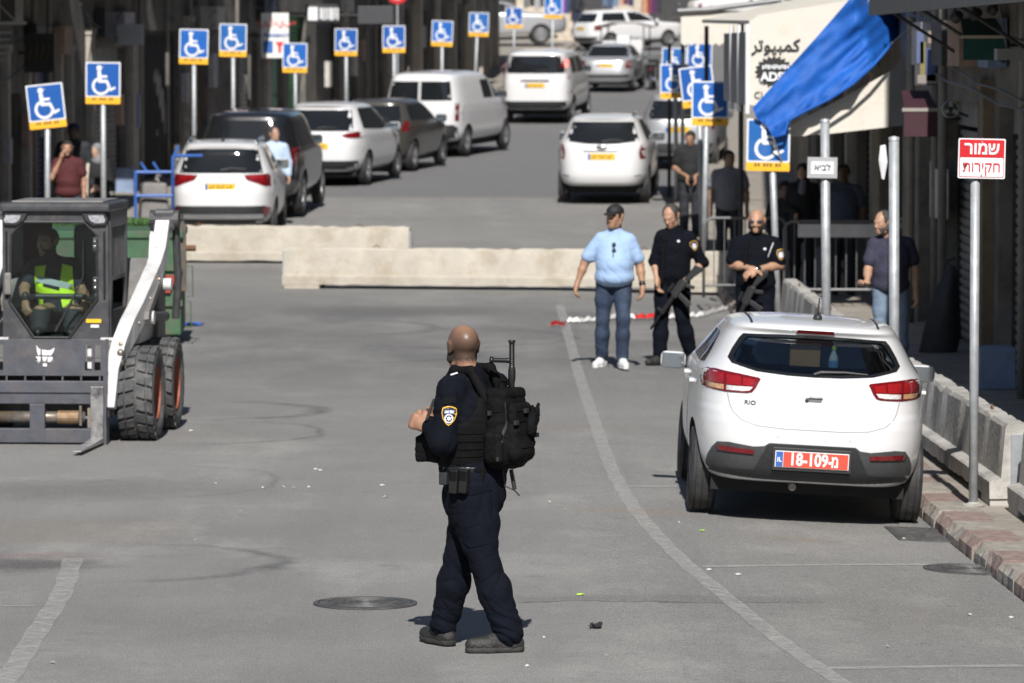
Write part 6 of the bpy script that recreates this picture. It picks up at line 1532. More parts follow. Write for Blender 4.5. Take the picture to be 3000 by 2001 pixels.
# cream awning further up
a = at(1995, 126, 86); c = at(2240, 36, 86)
t = thing('shop_awning', 'cream awning box with a metal gutter further up the right kerb', 'awning', (a.x, 86, pave_r(86))); zb, zt = a.z - pave_r(86), c.z - pave_r(86); w = c.x - a.x
MB().b2((0, 0, zb), (w, .05, zt)).build('valance', M_CREAM, t); MB().b2((.0, .05, zt - .05), (w, 8, zt + .03)).build('roof_sheet', M_CREAM, t)
MB().tube([(-.06, -.04, zt + .02), (w * .35, -.04, zt + .05), (w + .3, -.04, zt + .22)], .05, 8).build('gutter', M_STEEL, t)
for k in range(12): MB().prism([(k * w / 12, zb), ((k + 1) * w / 12, zb), ((k + .5) * w / 12, zb - .05)], 0, .03, 'xz').build('scallop', M_CREAM, t)
for yy in (.2, 7.5): MB().tube([(.04, yy, -.1), (.04, yy, zb)], .035, 8).build('post', M_IRONDOOR, t)
# small box awnings, spotlights, hanging pictures on the right row
def box_awning(label, px0, px1, py0, py1, y, col, strip):
    a, c = at(px0, py1, y), at(px1, py0, y); t = thing('box_awning', label, 'awning', (a.x, y, a.z)); w, h = c.x - a.x, c.z - a.z
    m = mat(label[:14], col, .7, var=.15)
    MB().b2((0, 0, 0), (w, .03, h * .72)).build('valance', m, t); MB().b2((-.02, -.01, h * .72), (w + .02, .05, h * .82)).build('pale_strip', strip, t)
    MB().add([(0, 0, h * .82), (w, 0, h * .82), (w * .95, .9, h + .12), (w * .12, .9, h + .12), (0, 0, h * .80), (w, 0, h * .80), (w * .95, .9, h + .09), (w * .12, .9, h + .09)], [(0, 1, 2, 3), (7, 6, 5, 4), (0, 4, 5, 1), (1, 5, 6, 2), (2, 6, 7, 3), (3, 7, 4, 0)]).build('top_sheet', m, t)
    MB().tube([(w * .8, .04, h * .5), (w + .35, .3, h * .5)], .02, 6).build('wall_arm', M_IRONDOOR, t)
box_awning('maroon box awning with a pale strip beside the wall fan', 2648, 2745, 298, 400, 54.5, (.045, .012, .02), mat('strip_pale', (.30, .28, .25), .7))
box_awning('dark green box awning with a cream strip under the grey canopy', 2822, 2950, 88, 176, 46.5, (.008, .07, .055), mat('strip_cream', (.50, .42, .32), .7))
a = at(2922, 176, 44); c = at(3050, 143, 44); t = thing('light_box', 'grey light box hung by a rod under the canopy', 'sign', (a.x, 44, a.z))
MB().b2((0, 0, 0), (c.x - a.x, .3, c.z - a.z)).build('panel', mat('box_grey', (.26, .26, .25), .6), t); MB().tube([(.10, .1, c.z - a.z), (-.0, .1, .62)], .012, 6).build('rod', M_STEEL, t)
for i, (px, py, lb) in enumerate(((2797, 55, 'round spotlight under the canopy, left of three'), (2853, 48, 'round spotlight under the canopy, middle of three'), (2905, 32, 'round spotlight under the canopy beside the white tube'))):
    p = at(px, py, 46.0); t = thing('spotlight', 'round spotlight hanging under the grey canopy' + (' above the green awning edge', ' between two others', ' beside a short white tube')[i], 'lamp', p, 0, 'spotlights under the canopy')
    M_ = Matrix.Rotation(R(60), 4, 'X') @ Matrix.Rotation(R(25), 4, 'Y')
    MB().lathe([(.001, .10), (.045, .09), (.055, .0), (.05, -.005)], 16, M_).build('lamp_body', M_DARKPL, t); MB().lathe([(.001, -.002), (.05, -.002), (.052, .01)], 16, M_).build('lamp_face', mat('lamp_glass', (.34, .35, .38), .2, coat=.5), t)
    MB().tube([(0, 0, .05), (.02, 0, .30)], .012, 6).build('stem', M_DARKPL, t)
a = at(2680, 250, 54.8); c = at(2752, 88, 54.8); t = thing('hanging_picture', 'glossy picture board hanging between the tarpaulin and the green awning', 'picture', (a.x, 54.8, a.z)); w, h = c.x - a.x, c.z - a.z
MB().b2((0, 0, 0), (w, .03, h)).build('panel', mat('picture_grey', (.06, .06, .065), .4), t)
for (x0, x1, z0, z1, col) in ((.02, .10, .25, .62, (.10, .13, .25)), (.13, .24, .05, .42, (.08, .12, .30)), (.15, .30, .48, .62, (.28, .22, .18)), (.03, .26, .02, .12, (.25, .22, .20)), (.06, .12, .12, .5, (.20, .17, .06))):
    MB().b2((x0, -.008, z0), (min(x1, w - .01), -.001, z1)).build('picture_patch', mat('patch_%d' % int(x0 * 1000 + z0 * 100), col, .5), t)
p = at(2785, 320, 53); t = thing('wall_fan', 'grey wall fan beside the maroon box awning', 'fan', p)
MB().lathe([(.09, -.03), (.10, 0), (.09, .03), (.085, 0)], 24, Matrix.Rotation(math.pi / 2, 4, 'X'), closed=True).build('guard', M_SBACK, t); MB().ball((0, 0, 0), .03).build('hub', M_DARKPL, t)
for k in range(3): MB().b2((-.02, -.004, .02), (.02, .004, .085), Matrix.Rotation(k * 2.094, 4, 'Y')).build('blade', M_SBACK, t)
MB().tube([(0, .03, 0), (.2, .1, -.08)], .015, 6).build('wall_arm', M_DARKPL, t)
# paper bag pinned high on the bare post
p = at(2585, 475, 46.5); t = thing('paper_note', 'white sheet of paper caught beside the bare post', 'paper', p)
vs = [(-.02, 0, .16), (.03, .01, .17), (.05, 0, .0), (.02, .01, -.17), (-.005, 0, -.16), (-.035, .01, .02)]
MB().add(vs + [(0, -.02, 0)], [(i, (i + 1) % 6, 6) for i in range(6)]).build('sheet', M_SWHITE, t)
# covered bundle leaning on the shutter
p = at(2745, 900, 52.6); t = thing('black_bundle', 'black covered bundle leaning against the shutter', 'bundle', (p.x, p.y, pave_r(52.6)))
vs = []
prof = [(.0, .22, .16), (.2, .20, .15), (.5, .14, .12), (.75, .10, .10), (.9, .07, .07), (.95, .03, .03)]
for i, (z, rx, ry) in enumerate(prof):
    for k in range(10):
        a_ = 2 * math.pi * k / 10; q = 1 + .2 * math.sin(k * 2.3 + i); vs.append((rx * q * math.cos(a_) + z * .18, ry * q * math.sin(a_), z))
MB().add(vs, [(i * 10 + k, i * 10 + (k + 1) % 10, (i + 1) * 10 + (k + 1) % 10, (i + 1) * 10 + k) for i in range(5) for k in range(10)] + [tuple(50 + k for k in range(10))]).build('wrap', M_IRONDOOR, t, smooth=True)
MB().tube([(.16, 0, .93), (.10, .02, 1.0), (.20, .02, 1.04)], .02, 6).build('tie', M_IRONDOOR, t)
# ---- top of the street: stone block, clothes, cart
p = at(1648, 150, 183); t = thing('stone_block', 'pale stone block wall at the corner left of the white estate car', 'wall', (p.x, 190, zroad(190)))
for r_ in range(4):
    for k in range(3): MB().b2((-.45 + k * .32 - (.1 if r_ % 2 else 0), 0, r_ * .3 + .003), (-.142 + k * .32 - (.1 if r_ % 2 else 0), .8, r_ * .3 + .297)).build('stone', M_PALE, t, bevel=.01)
rnd = random.Random(4)
def clothes(label, px, y, z0, cols):
    p = at(px, 60, y); zg = pave_l(y); t = thing('clothes_rail', label, 'clothes rail', (p.x, y, zg))
    n = len(cols); w = n * .22
    MB().tube([(0, 0, 0), (0, 0, 1.75), (w, 0, 1.75), (w, 0, 0)], .02, 6).build('rail', M_STEEL, t)
    for k, col in enumerate(cols):
        hgt = rnd.uniform(.7, 1.2); g_ = MB()
        x = .12 + k * .22
        g_.prism([(x - .05, 1.70), (x + .05, 1.70), (x + .11, 1.60), (x + .10, 1.70 - hgt), (x - .10, 1.70 - hgt), (x - .11, 1.60)], -.18, .18, 'xz').build('garment', mat('cloth_%d_%d' % (px, k), col, .85, var=.2), t, bevel=.01)
clothes('clothes rail with grey and black garments at the top of the street', 1535, 203, 0, [(.12, .13, .14), (.02, .02, .02), (.30, .30, .32), (.05, .06, .08), (.4, .3, .3), (.02, .03, .03)])
clothes('clothes rail with a long purple garment at the top of the street', 1640, 202, 0, [(.22, .07, .33), (.03, .05, .12), (.02, .02, .03)])
clothes('clothes rail with blue and rose garments behind the white estate car', 1765, 205, 0, [(.10, .14, .22), (.05, .07, .14), (.12, .2, .3), (.45, .28, .22), (.12, .03, .06), (.03, .03, .08)])
clothes('clothes rail with red and orange garments behind the white estate car roof', 1880, 205, 0, [(.45, .22, .12), (.18, .03, .05), (.06, .02, .08), (.03, .03, .03)])
# ------------------------------------------------------------------ people: bodies grown from blended tapered shapes
def sd_cone(P, a, b, ra, rb):
    a, b = np.array(a, np.float32), np.array(b, np.float32); ba = b - a; L2 = float(ba @ ba) + 1e-9
    pa = P - a; t = np.clip((pa @ ba) / L2, 0, 1)
    d = pa - t[..., None] * ba
    return np.sqrt((d * d).sum(-1)) - (ra + (rb - ra) * t)
def sd_ell(P, c, r, Rm=None):
    q = P - np.array(c, np.float32)
    if Rm is not None: q = q @ np.array(Rm, np.float32)
    r = np.array(r, np.float32); k0 = np.sqrt(((q / r) ** 2).sum(-1)); k1 = np.sqrt(((q / (r * r)) ** 2).sum(-1)) + 1e-9
    return k0 * (k0 - 1) / k1
def sd_box(P, c, half, rad, Rm=None):
    q = P - np.array(c, np.float32)
    if Rm is not None: q = q @ np.array(Rm, np.float32)
    q = np.abs(q) - (np.array(half, np.float32) - rad)
    return np.sqrt((np.maximum(q, 0) ** 2).sum(-1)) + np.minimum(q.max(-1), 0) - rad
def prim_bounds(p):
    if p[0] == 'c': r = max(p[3], p[4]); lo = np.minimum(p[1], p[2]) - r; hi = np.maximum(p[1], p[2]) + r
    else:
        m = max(p[2]) * (1.75 if p[0] == 'b' else 1.0); lo = np.array(p[1]) - m; hi = np.array(p[1]) + m
    return np.array(lo, float), np.array(hi, float)
def sdf_mesh(prims, h, k=.03, disp=None, carve=()):
    """polygonise a smooth union of ('c', a, b, ra, rb), ('e', c, r, R) and ('b', c, half, rad, R)"""
    B = [prim_bounds(p) for p in prims]; lo = np.min([b[0] for b in B], 0) - .04; hi = np.max([b[1] for b in B], 0) + .04
    n = np.ceil((hi - lo) / h).astype(int) + 1
    F = np.full(n, 9., np.float32)
    ax = [(lo[i] + h * np.arange(n[i])).astype(np.float32) for i in range(3)]
    def ev(p, sl):
        P = np.stack(np.meshgrid(ax[0][sl[0]], ax[1][sl[1]], ax[2][sl[2]], indexing='ij'), -1)
        if p[0] == 'c': return sd_cone(P, p[1], p[2], p[3], p[4])
        if p[0] == 'e': return sd_ell(P, p[1], p[2], p[3] if len(p) > 3 else None)
        return sd_box(P, p[1], p[2], p[3], p[4] if len(p) > 4 else None)
    def sl_of(b, m): return tuple(slice(max(0, int((b[0][i] - m - lo[i]) / h)), min(n[i], int((b[1][i] + m - lo[i]) / h) + 2)) for i in range(3))
    for p, b in zip(prims, B):
        sl = sl_of(b, max(k, .03) + 2 * h); d = ev(p, sl); f = F[sl]
        hh = np.maximum(k - np.abs(f - d), 0) / k
        F[sl] = np.minimum(f, d) - hh * hh * k * .25
    for p in carve:
        sl = sl_of(prim_bounds(p), .03)
        if any(s.stop <= s.start for s in sl): continue
        F[sl] = np.maximum(F[sl], -ev(p, sl))
    # surface nets
    s = F < 0
    c = np.zeros(np.array(n) - 1, np.int8)
    for i in (0, 1):
        for j in (0, 1):
            for q in (0, 1): c += s[i:n[0] - 1 + i, j:n[1] - 1 + j, q:n[2] - 1 + q]
    act = (c > 0) & (c < 8); idx = np.argwhere(act)
    ids = np.full(c.shape, -1, np.int64); ids[act] = np.arange(len(idx))
    acc = np.zeros((len(idx), 3)); cnt = np.zeros(len(idx))
    corners = [np.array((i, j, q)) for i in (0, 1) for j in (0, 1) for q in (0, 1)]
    V = [F[idx[:, 0] + o[0], idx[:, 1] + o[1], idx[:, 2] + o[2]] for o in corners]
    for a in range(8):
        for b in range(a + 1, 8):
            if abs(corners[a] - corners[b]).sum() != 1: continue
            m = (V[a] < 0) != (V[b] < 0)
            t = np.where(m, V[a] / np.where(m, V[a] - V[b], 1), 0)[:, None]
            acc += np.where(m[:, None], corners[a] + t * (corners[b] - corners[a]), 0); cnt += m
    verts = lo + h * (idx + acc / cnt[:, None])
    faces = []
    for axis in range(3):
        u, w = [i for i in range(3) if i != axis]
        sa = [slice(None)] * 3; sb = [slice(None)] * 3; sa[axis] = slice(0, n[axis] - 1); sb[axis] = slice(1, n[axis])
        e = np.argwhere(s[tuple(sa)] != s[tuple(sb)])
        e = e[(e[:, u] > 0) & (e[:, w] > 0) & (e[:, u] < n[u] - 1) & (e[:, w] < n[w] - 1)]
        inside = s[e[:, 0], e[:, 1], e[:, 2]]
        def g(du, dw):
            x = e.copy(); x[:, u] += du; x[:, w] += dw; return ids[x[:, 0], x[:, 1], x[:, 2]]
        q = np.stack([g(-1, -1), g(0, -1), g(0, 0), g(-1, 0)], 1)
        flip = inside if axis != 1 else ~inside
        q[~flip] = q[~flip][:, ::-1]
        faces.append(q)
    fq = np.concatenate(faces); fq = fq[(fq >= 0).all(1)]
    me = bpy.data.meshes.new('body'); me.from_pydata(verts.tolist(), [], fq.tolist())
    if disp is not None:
        me.update(); nrm = np.empty(len(verts) * 3, np.float32); me.vertices.foreach_get('normal', nrm); nrm = nrm.reshape(-1, 3)
        d = disp(verts); verts = verts + nrm * d[:, None]; me.vertices.foreach_set('co', verts.astype(np.float32).ravel())
    me.update(); me.shade_smooth()
    return me
def vnoise(P, f, seed=0):
    return np.array([noise.noise(Vector((p[0] * f[0] + seed, p[1] * f[1] + seed * 1.7, p[2] * f[2]))) for p in P])
def folds(amp, seed=0, fx=7, fz=12):
    """cloth creases: sharp little valleys between soft swells, running a little aslant"""
    def f(P):
        Q = P.copy(); Q[:, 2] = P[:, 2] + .55 * P[:, 0] + .3 * P[:, 1]; Q[:, 0] = P[:, 0] - .25 * P[:, 2]
        wp = vnoise(P, (4, 4, 4), seed + 31)[:, None] * .05; Q = Q + wp
        a = vnoise(Q, (fx * .6, fx * .6, fz * .6), seed); b = vnoise(Q, (fx, fx, fz * 1.5), seed + 9); c = vnoise(Q, (fx * 1.9, fx * 1.9, fz * 2.6), seed + 17)
        ridge = 1 - np.sqrt(np.abs(b) * 2.2).clip(0, 1); ridge2 = 1 - np.sqrt(np.abs(c) * 2.2).clip(0, 1)
        return amp * (a * .8 - ridge * 1.1 + .35 - ridge2 * .45)
    return f
def V3(*a): return np.array(a, float)
def lerp(a, b, t): return a + (b - a) * t
def RotZ(a): return np.array(Matrix.Rotation(a, 3, 'Z'))
SKIN = lambda n, c: mat('skin_' + n, c, .5, var=.10, scale=14, bump=.06, bscale=90, spec=.4)
def hand(Wp, dirv, palm_n, side, curl=.5, s=1.0, spread=.12):
    """palm and five fingers; dirv points along the hand, palm_n out of the palm, side (+1/-1) is where the thumb leaves"""
    d = dirv / np.linalg.norm(dirv); nn = palm_n - d * (palm_n @ d); nn = nn / np.linalg.norm(nn); w = np.cross(d, nn) * side
    out = [('c', Wp, Wp + d * .05 * s, .026 * s, .030 * s)]
    for i, (off, ln) in enumerate(((.030, .075), (.010, .085), (-.010, .080), (-.029, .062))):
        k0 = Wp + d * .088 * s + w * off * s
        out.append(('c', Wp + d * .03 * s + w * off * .7 * s, k0, .017 * s, .0115 * s))
        a1 = curl * .9; d1 = d * math.cos(a1) + nn * math.sin(a1) + w * off * spread * 8
        k1 = k0 + d1 * ln * .5 * s
        a2 = curl * 2.0; d2 = d * math.cos(a2) + nn * math.sin(a2) + w * off * spread * 6
        k2 = k1 + d2 * ln * .5 * s
        out += [('c', k0, k1, .0105 * s, .0095 * s), ('c', k1, k2, .0095 * s, .0078 * s)]
    t0 = Wp + d * .022 * s + w * .026 * s; t1 = t0 + (w * .7 + d * .55 + nn * .3 * curl) * .045 * s; t2 = t1 + (d * .85 + w * .25 + nn * .6 * curl) * .032 * s
    out += [('c', t0, t1, .016 * s, .012 * s), ('c', t1, t2, .012 * s, .009 * s)]
    return out
def head_prims(c, Rh, s=1.0, ears=True, wide=1.0):
    """c: middle of the head; Rh: its frame (columns right, forward, up)"""
    def q(x, y, z): return c + Rh @ (V3(x, y, z) * s)
    e = lambda p, r: ('e', q(*p), [v * s for v in r], Rh)
    P = [e((0, -.012, .033), (.077 * wide, .099, .084)), e((0, .030, -.025), (.062 * wide, .066, .085)), e((0, .045, -.085), (.040 * wide, .042, .032)),
         ('c', q(-.030, .020, -.075), q(.030, .020, -.075), .035 * s, .035 * s), ('c', q(0, .088, .012), q(0, .112, -.028), .010 * s, .0145 * s),
         ('c', q(-.032, .086, .022), q(.032, .086, .022), .011 * s, .011 * s), ('c', q(-.038, .072, -.015), q(-.028, .072, -.03), .018 * s, .016 * s), ('c', q(.038, .072, -.015), q(.028, .072, -.03), .018 * s, .016 * s),
         ('c', q(-.018, .090, -.056), q(.018, .090, -.056), .0085 * s, .0085 * s), ('c', q(-.016, .087, -.068), q(.016, .087, -.068), .009 * s, .009 * s), ('c', q(-.010, .083, -.092), q(.010, .083, -.092), .014 * s, .014 * s)]
    if ears:
        for sd in (-1, 1): P += [e((sd * .080 * wide, -.008, -.002), (.010, .020, .033)), ('c', q(sd * .079 * wide, -.018, .018), q(sd * .086 * wide, -.012, .028), .008 * s, .007 * s)]
    return P, q
class Person:
    def __init__(s, label, X, y, z, J, torso_yaw=0., head_yaw=0., head_pitch=0., scale=1.0, res=.012, skin='tan', skin_col=(.36, .20, .13), name='person', cat='person', build=1.0, belly=0., group=None, sex='m', hs=1.05):
        """J: joints in a frame with x to the right of the picture, y away, z up (metres for a 1.75 m figure)"""
        s.t = thing(name, label, cat, (X, y, z), 0, group); s.t.scale = (scale,) * 3
        s.J = {k: V3(*v) for k, v in J.items()}; s.res = res; s.build = build
        s.Rt = RotZ(torso_yaw); s.skin = SKIN(skin, skin_col)
        s.Rh = np.array(Matrix.Rotation(head_yaw, 3, 'Z') @ Matrix.Rotation(head_pitch, 3, 'X'))
        s.body = []; s.head, s.hq = head_prims(s.J['head'], s.Rh, hs, wide=1.0 if sex == 'm' else .94)
        J = s.J; b = build
        s.belly = belly
        ch, pe, ne = J['chest'], J['pelvis'], J['neck']
        s.body += [('e', ch, (.155 * b, .108 * b, .18), s.Rt), ('e', lerp(pe, ch, .45), (.145 * b, .105 * b, .17), s.Rt), ('e', pe, (.155 * b, .115 * b, .12), s.Rt), ('c', lerp(ch, ne, .5), J['head'] + s.Rh @ V3(0, -.03, -.06), .062 * b, .052 * b)]
        for a in 'lr':
            sh, el, wr, hp, kn, an, to = (J[k + a] for k in ('sh_', 'el_', 'wr_', 'hp_', 'kn_', 'an_', 'to_'))
            s.body += [('c', lerp(ne, sh, .2) - V3(0, 0, .02), sh, .042 * b, .050 * b), ('c', sh, el, .052 * b, .041 * b), ('c', el, lerp(el, wr, .35), .041 * b, .040 * b), ('c', lerp(el, wr, .35), wr, .040 * b, .026), ('c', hp, kn, .085 * b, .058 * b), ('c', kn, lerp(kn, an, .35), .055 * b, .055 * b), ('c', lerp(kn, an, .35), an, .055 * b, .036), ('c', an, to, .035, .028)]
    def hands(s, l=None, r=None):
        for a, h in (('l', l), ('r', r)):
            if h is None: continue
            s.body += hand(s.J['wr_' + a], V3(*h[0]), V3(*h[1]), h[2], h[3] if len(h) > 3 else .5, h[4] if len(h) > 4 else 1.0)
    def finish_body(s):
        J = s.J
        s.bobj = link_mesh('body', sdf_mesh(s.body + s.head, s.res, .022), s.skin, s.t)
        return s.bobj
    def part(s, name, prims, m, k=.03, disp=None, carve=(), res=None):
        return link_mesh(name, sdf_mesh(prims, res or s.res, k, disp, carve), m, s.t)
    def shirt(s, m, sleeve=.5, name='shirt', off=.016, hem=.0, loose=.02, collar=True, amp=.006, seed=1, neck_r=.068, extra=(), front=0.):
        J, b = s.J, s.build; ch, pe, ne = J['chest'], J['pelvis'], J['neck']; o = off + loose
        fw = s.Rt @ V3(0, 1, 0)
        P = [('e', ch - V3(0, 0, .02), (.162 * b + o, .112 * b + o, .19), s.Rt), ('e', ch + V3(0, 0, .075), (.150 * b + off, .095 * b + off, .105), s.Rt), ('e', lerp(pe, ch, .45) + fw * s.belly * .35, (.15 * b + o, .11 * b + o + s.belly * .5, .19), s.Rt), ('e', pe + V3(0, 0, .03 + hem) + fw * s.belly * .3, (.16 * b + o, .118 * b + o + s.belly * .4, .13), s.Rt)]
        carve = []
        for a in 'lr':
            sh, el, wr = J['sh_' + a], J['el_' + a], J['wr_' + a]
            P += [('c', lerp(ne, sh, .12) - V3(0, 0, .01), lerp(ne, sh, .85) - V3(0, 0, .004), .040 * b + off, .050 * b + off)]
            if sleeve <= 1.0: P.append(('c', sh, lerp(sh, el, sleeve), .053 * b + off, .048 * b + off + loose * .6))
            else: P += [('c', sh, el, .055 * b + off, .046 * b + off), ('c', el, lerp(el, wr, sleeve - 1), .047 * b + off, .036 * b + off)]
        P += list(extra)
        # hem: cut level below
        z0 = pe[2] - .07 + hem
        carve.append(('b', V3(pe[0], pe[1], z0 - .25), (.5, .5, .25), .002))
        if collar: P += [('c', lerp(ch, ne, .85), lerp(ch, ne, 1.05), neck_r + .006, neck_r)]
        return s.part(name, P, m, .035, folds(amp, seed, 6, 7), carve)
    def trousers(s, m, off=.018, flare=.0, amp=.008, seed=2, waist=.06, name='trousers', hem=.05, extra=()):
        J, b = s.J, s.build; pe = J['pelvis']
        P = [('e', pe, (.165 * b + off, .122 * b + off + s.belly * .15, .13), s.Rt)]
        for a in 'lr':
            hp, kn, an = J['hp_' + a], J['kn_' + a], J['an_' + a]
            P += [('c', hp, lerp(hp, kn, .5), .090 * b + off, .076 * b + off), ('c', lerp(hp, kn, .5), kn, .076 * b + off, .058 * b + off), ('c', kn, lerp(kn, an, .4), .056 * b + off, .056 * b + off + flare), ('c', lerp(kn, an, .4), an + V3(0, 0, hem * .2), .056 * b + off + flare, .046 * b + off + flare)]
        P += list(extra)
        carve = [('b', V3(pe[0], pe[1], pe[2] + waist + .25), (.6, .6, .25), .002)]
        f1, f2 = folds(amp * .8, seed, 7, 5), folds(amp * 1.0, seed + 3, 4, 10)
        kz = min(J['an_l'][2], J['an_r'][2])
        def dd(P_):
            w = np.clip(1 - (P_[:, 2] - kz) / .32, 0, 1)
            return f1(P_) * (1 - w) + f2(P_) * w
        return s.part(name, P, m, .03, dd, carve)
    def shoes(s, m, sole=None, r=.042):
        for a in 'lr':
            an, to = s.J['an_' + a], s.J['to_' + a]; d = to - an; d[2] = 0; d = d / (np.linalg.norm(d) + 1e-9)
            heel = V3(an[0], an[1], to[2] + .012) - d * .045; tip = V3(to[0], to[1], to[2] + .010) + d * .045
            up = V3(an[0], an[1], an[2] + .005)
            sh = s.part('shoe', [('c', heel, lerp(heel, tip, .6), r, r * 1.08), ('c', lerp(heel, tip, .6), tip, r * 1.08, r * .82), ('c', lerp(heel, tip, .12), up, r * 1.05, r * 1.1), ('c', lerp(heel, tip, .55) + V3(0, 0, .01), up, r * .9, r)], m, .02, None, [('b', V3(an[0], an[1], to[2] - .028 - .25), (.6, .6, .25), .001)])
            if sole is not None:
                so = s.part('sole', [('c', heel + V3(0, 0, -.022), lerp(heel, tip, .6) + V3(0, 0, -.022), r * 1.02, r * 1.12), ('c', lerp(heel, tip, .6) + V3(0, 0, -.022), tip + V3(0, 0, -.02), r * 1.12, r * .86)], sole, .02, None, [('b', V3(an[0], an[1], to[2] - .034 - .25), (.6, .6, .25), .001), ('b', V3(an[0], an[1], to[2] - .005 + .25), (.6, .6, .25), .001)])
    def hair(s, m, kind='short', carve=None, thick=.008):
        q = s.hq; Rh = s.Rh
        r = (.081 + thick, .104 + thick, .088 + thick)
        P = [('e', q(0, -.014, .034), r, Rh)]
        C = {'short': [('b', q(0, .13, -.03), (.15, .09, .10), .02, Rh), ('b', q(0, .02, -.15), (.2, .2, .12), .02, Rh)],
             'receding': [('b', q(0, .14, .0), (.15, .10, .14), .03, Rh), ('b', q(0, .02, -.15), (.2, .2, .12), .02, Rh), ('e', q(0, .085, .10), (.045, .075, .06), Rh)]}[kind]
        return s.part('hair', P, m, .02, folds(.003, 5, 60, 60), C)
    def face(s, brow=(.03, .02, .015), beard=None, glasses=None, brow_only=False, beard_t=.006):
        q, Rh = s.hq, s.Rh
        bm = mat('brow_' + str(brow), brow, .8)
        for sd in (-1, 1):
            s.part('eyebrow', [('c', q(sd * .014, .094, .027), q(sd * .044, .084, .030), .006, .005)], bm, .01, res=.005)
            if not glasses:
                e = link_mesh('eye', MB().ball((0, 0, 0), .0125, 10, 8).mesh('eye', True), mat('eye_white', (.55, .52, .50), .3), s.t, q(sd * .031, .079, .006))
                link_mesh('iris', MB().ball((0, 0, 0), .0075, 8, 6).mesh('iris', True), mat('iris_dark', (.03, .02, .015), .2), e, (Rh @ V3(0, .0068, 0)))
        s.part('lips', [('c', q(-.020, .0925, -.058), q(.020, .0925, -.058), .0068, .0068), ('c', q(-.017, .0905, -.068), q(.017, .0905, -.068), .007, .007)], mat('lips_tone', (.30, .13, .10), .5), .006, res=.005)
        if beard:
            m = mat('beard_' + str(beard), beard, .9, var=.3, scale=120)
            t = beard_t
            P = [('e', q(0, .034, -.055), (.060 + t, .062 + t, .058 + t), Rh), ('e', q(0, .045, -.088), (.042 + t, .044 + t, .034 + t), Rh), ('c', q(-.026, .094, -.046), q(.026, .094, -.046), .010, .010)]
            for sd in (-1, 1): P.append(('c', q(sd * .066, .015, -.06), q(sd * .072, .005, .0), .022, .012))
            C = [('e', q(0, .118, -.062), (.020, .025, .011), Rh), ('b', q(0, .14, .055), (.05, .07, .075), .02, Rh)]
            s.part('beard', P, m, .015, folds(.0025, 3, 70, 70), C)
        if glasses:
            g = mat('sunglass_lens', (.012, .02, .035), .05, coat=1.)
            fr = s.part('sunglasses', [('c', q(-.072, .02, .014), q(-.062, .085, .016), .004, .005), ('c', q(.072, .02, .014), q(.062, .085, .016), .004, .005), ('c', q(-.06, .090, .017), q(.06, .090, .017), .005, .005)], M_DARKPL, .005, res=.005)
            for sd in (-1, 1): link_mesh('lens', sdf_mesh([('e', q(sd * .033, .0945, .006), (.029, .009, .020), Rh)], .005, .01), g, fr)
def stand(w=.185, arms=None, dx=0., face=-1):
    """joints of a person standing; face=-1 looks to the camera, +1 away"""
    f = face
    J = dict(head=(0, f * .01, 1.635), neck=(0, -f * .01, 1.49), chest=(0, 0, 1.28), pelvis=(0, 0, .97))
    for a, sd in (('l', -1), ('r', 1)):
        J['sh_' + a] = (sd * w * .95, 0, 1.405); J['el_' + a] = (sd * (w + .06), -f * .02, 1.14); J['wr_' + a] = (sd * (w + .065), f * .04, .89)
        J['hp_' + a] = (sd * .09, 0, .92); J['kn_' + a] = (sd * .10, f * .01, .50); J['an_' + a] = (sd * .105, -f * .02, .09); J['to_' + a] = (sd * .12, f * .11, .036)
    J.update(arms or {})
    return J
M_NAVY = mat('police_navy_cloth', (.0042, .0056, .0110), .9, var=.15, scale=20, bump=.15, bscale=220, spec=.14)
M_NAVYS = mat('police_shirt_cloth', (.0034, .0043, .0082), .9, var=.15, scale=20, bump=.12, bscale=220, spec=.14)
M_NYLON = mat('black_nylon', (.0055, .0055, .0058), .8, var=.25, scale=25, bump=.25, bscale=300, spec=.12)
M_BOOT = mat('dusty_boot', (.020, .019, .018), .6, var=.4, scale=22, bump=.5, bscale=70, dirt=(.06, .057, .052), dirt_amt=.6, dscale=14)
M_LEATHER = mat('black_leather', (.012, .012, .012), .35, var=.2)
M_GUN = mat('gun_black', (.016, .016, .017), .45, .3, var=.2)
M_YELLOW = mat('patch_yellow', (.70, .40, .03), .6); M_PATCHB = mat('patch_navy', (.012, .016, .05), .7); M_PATCHW = mat('patch_white', (.62, .63, .66), .7); M_PATCHBLUE = mat('patch_blue', (.10, .16, .42), .7)
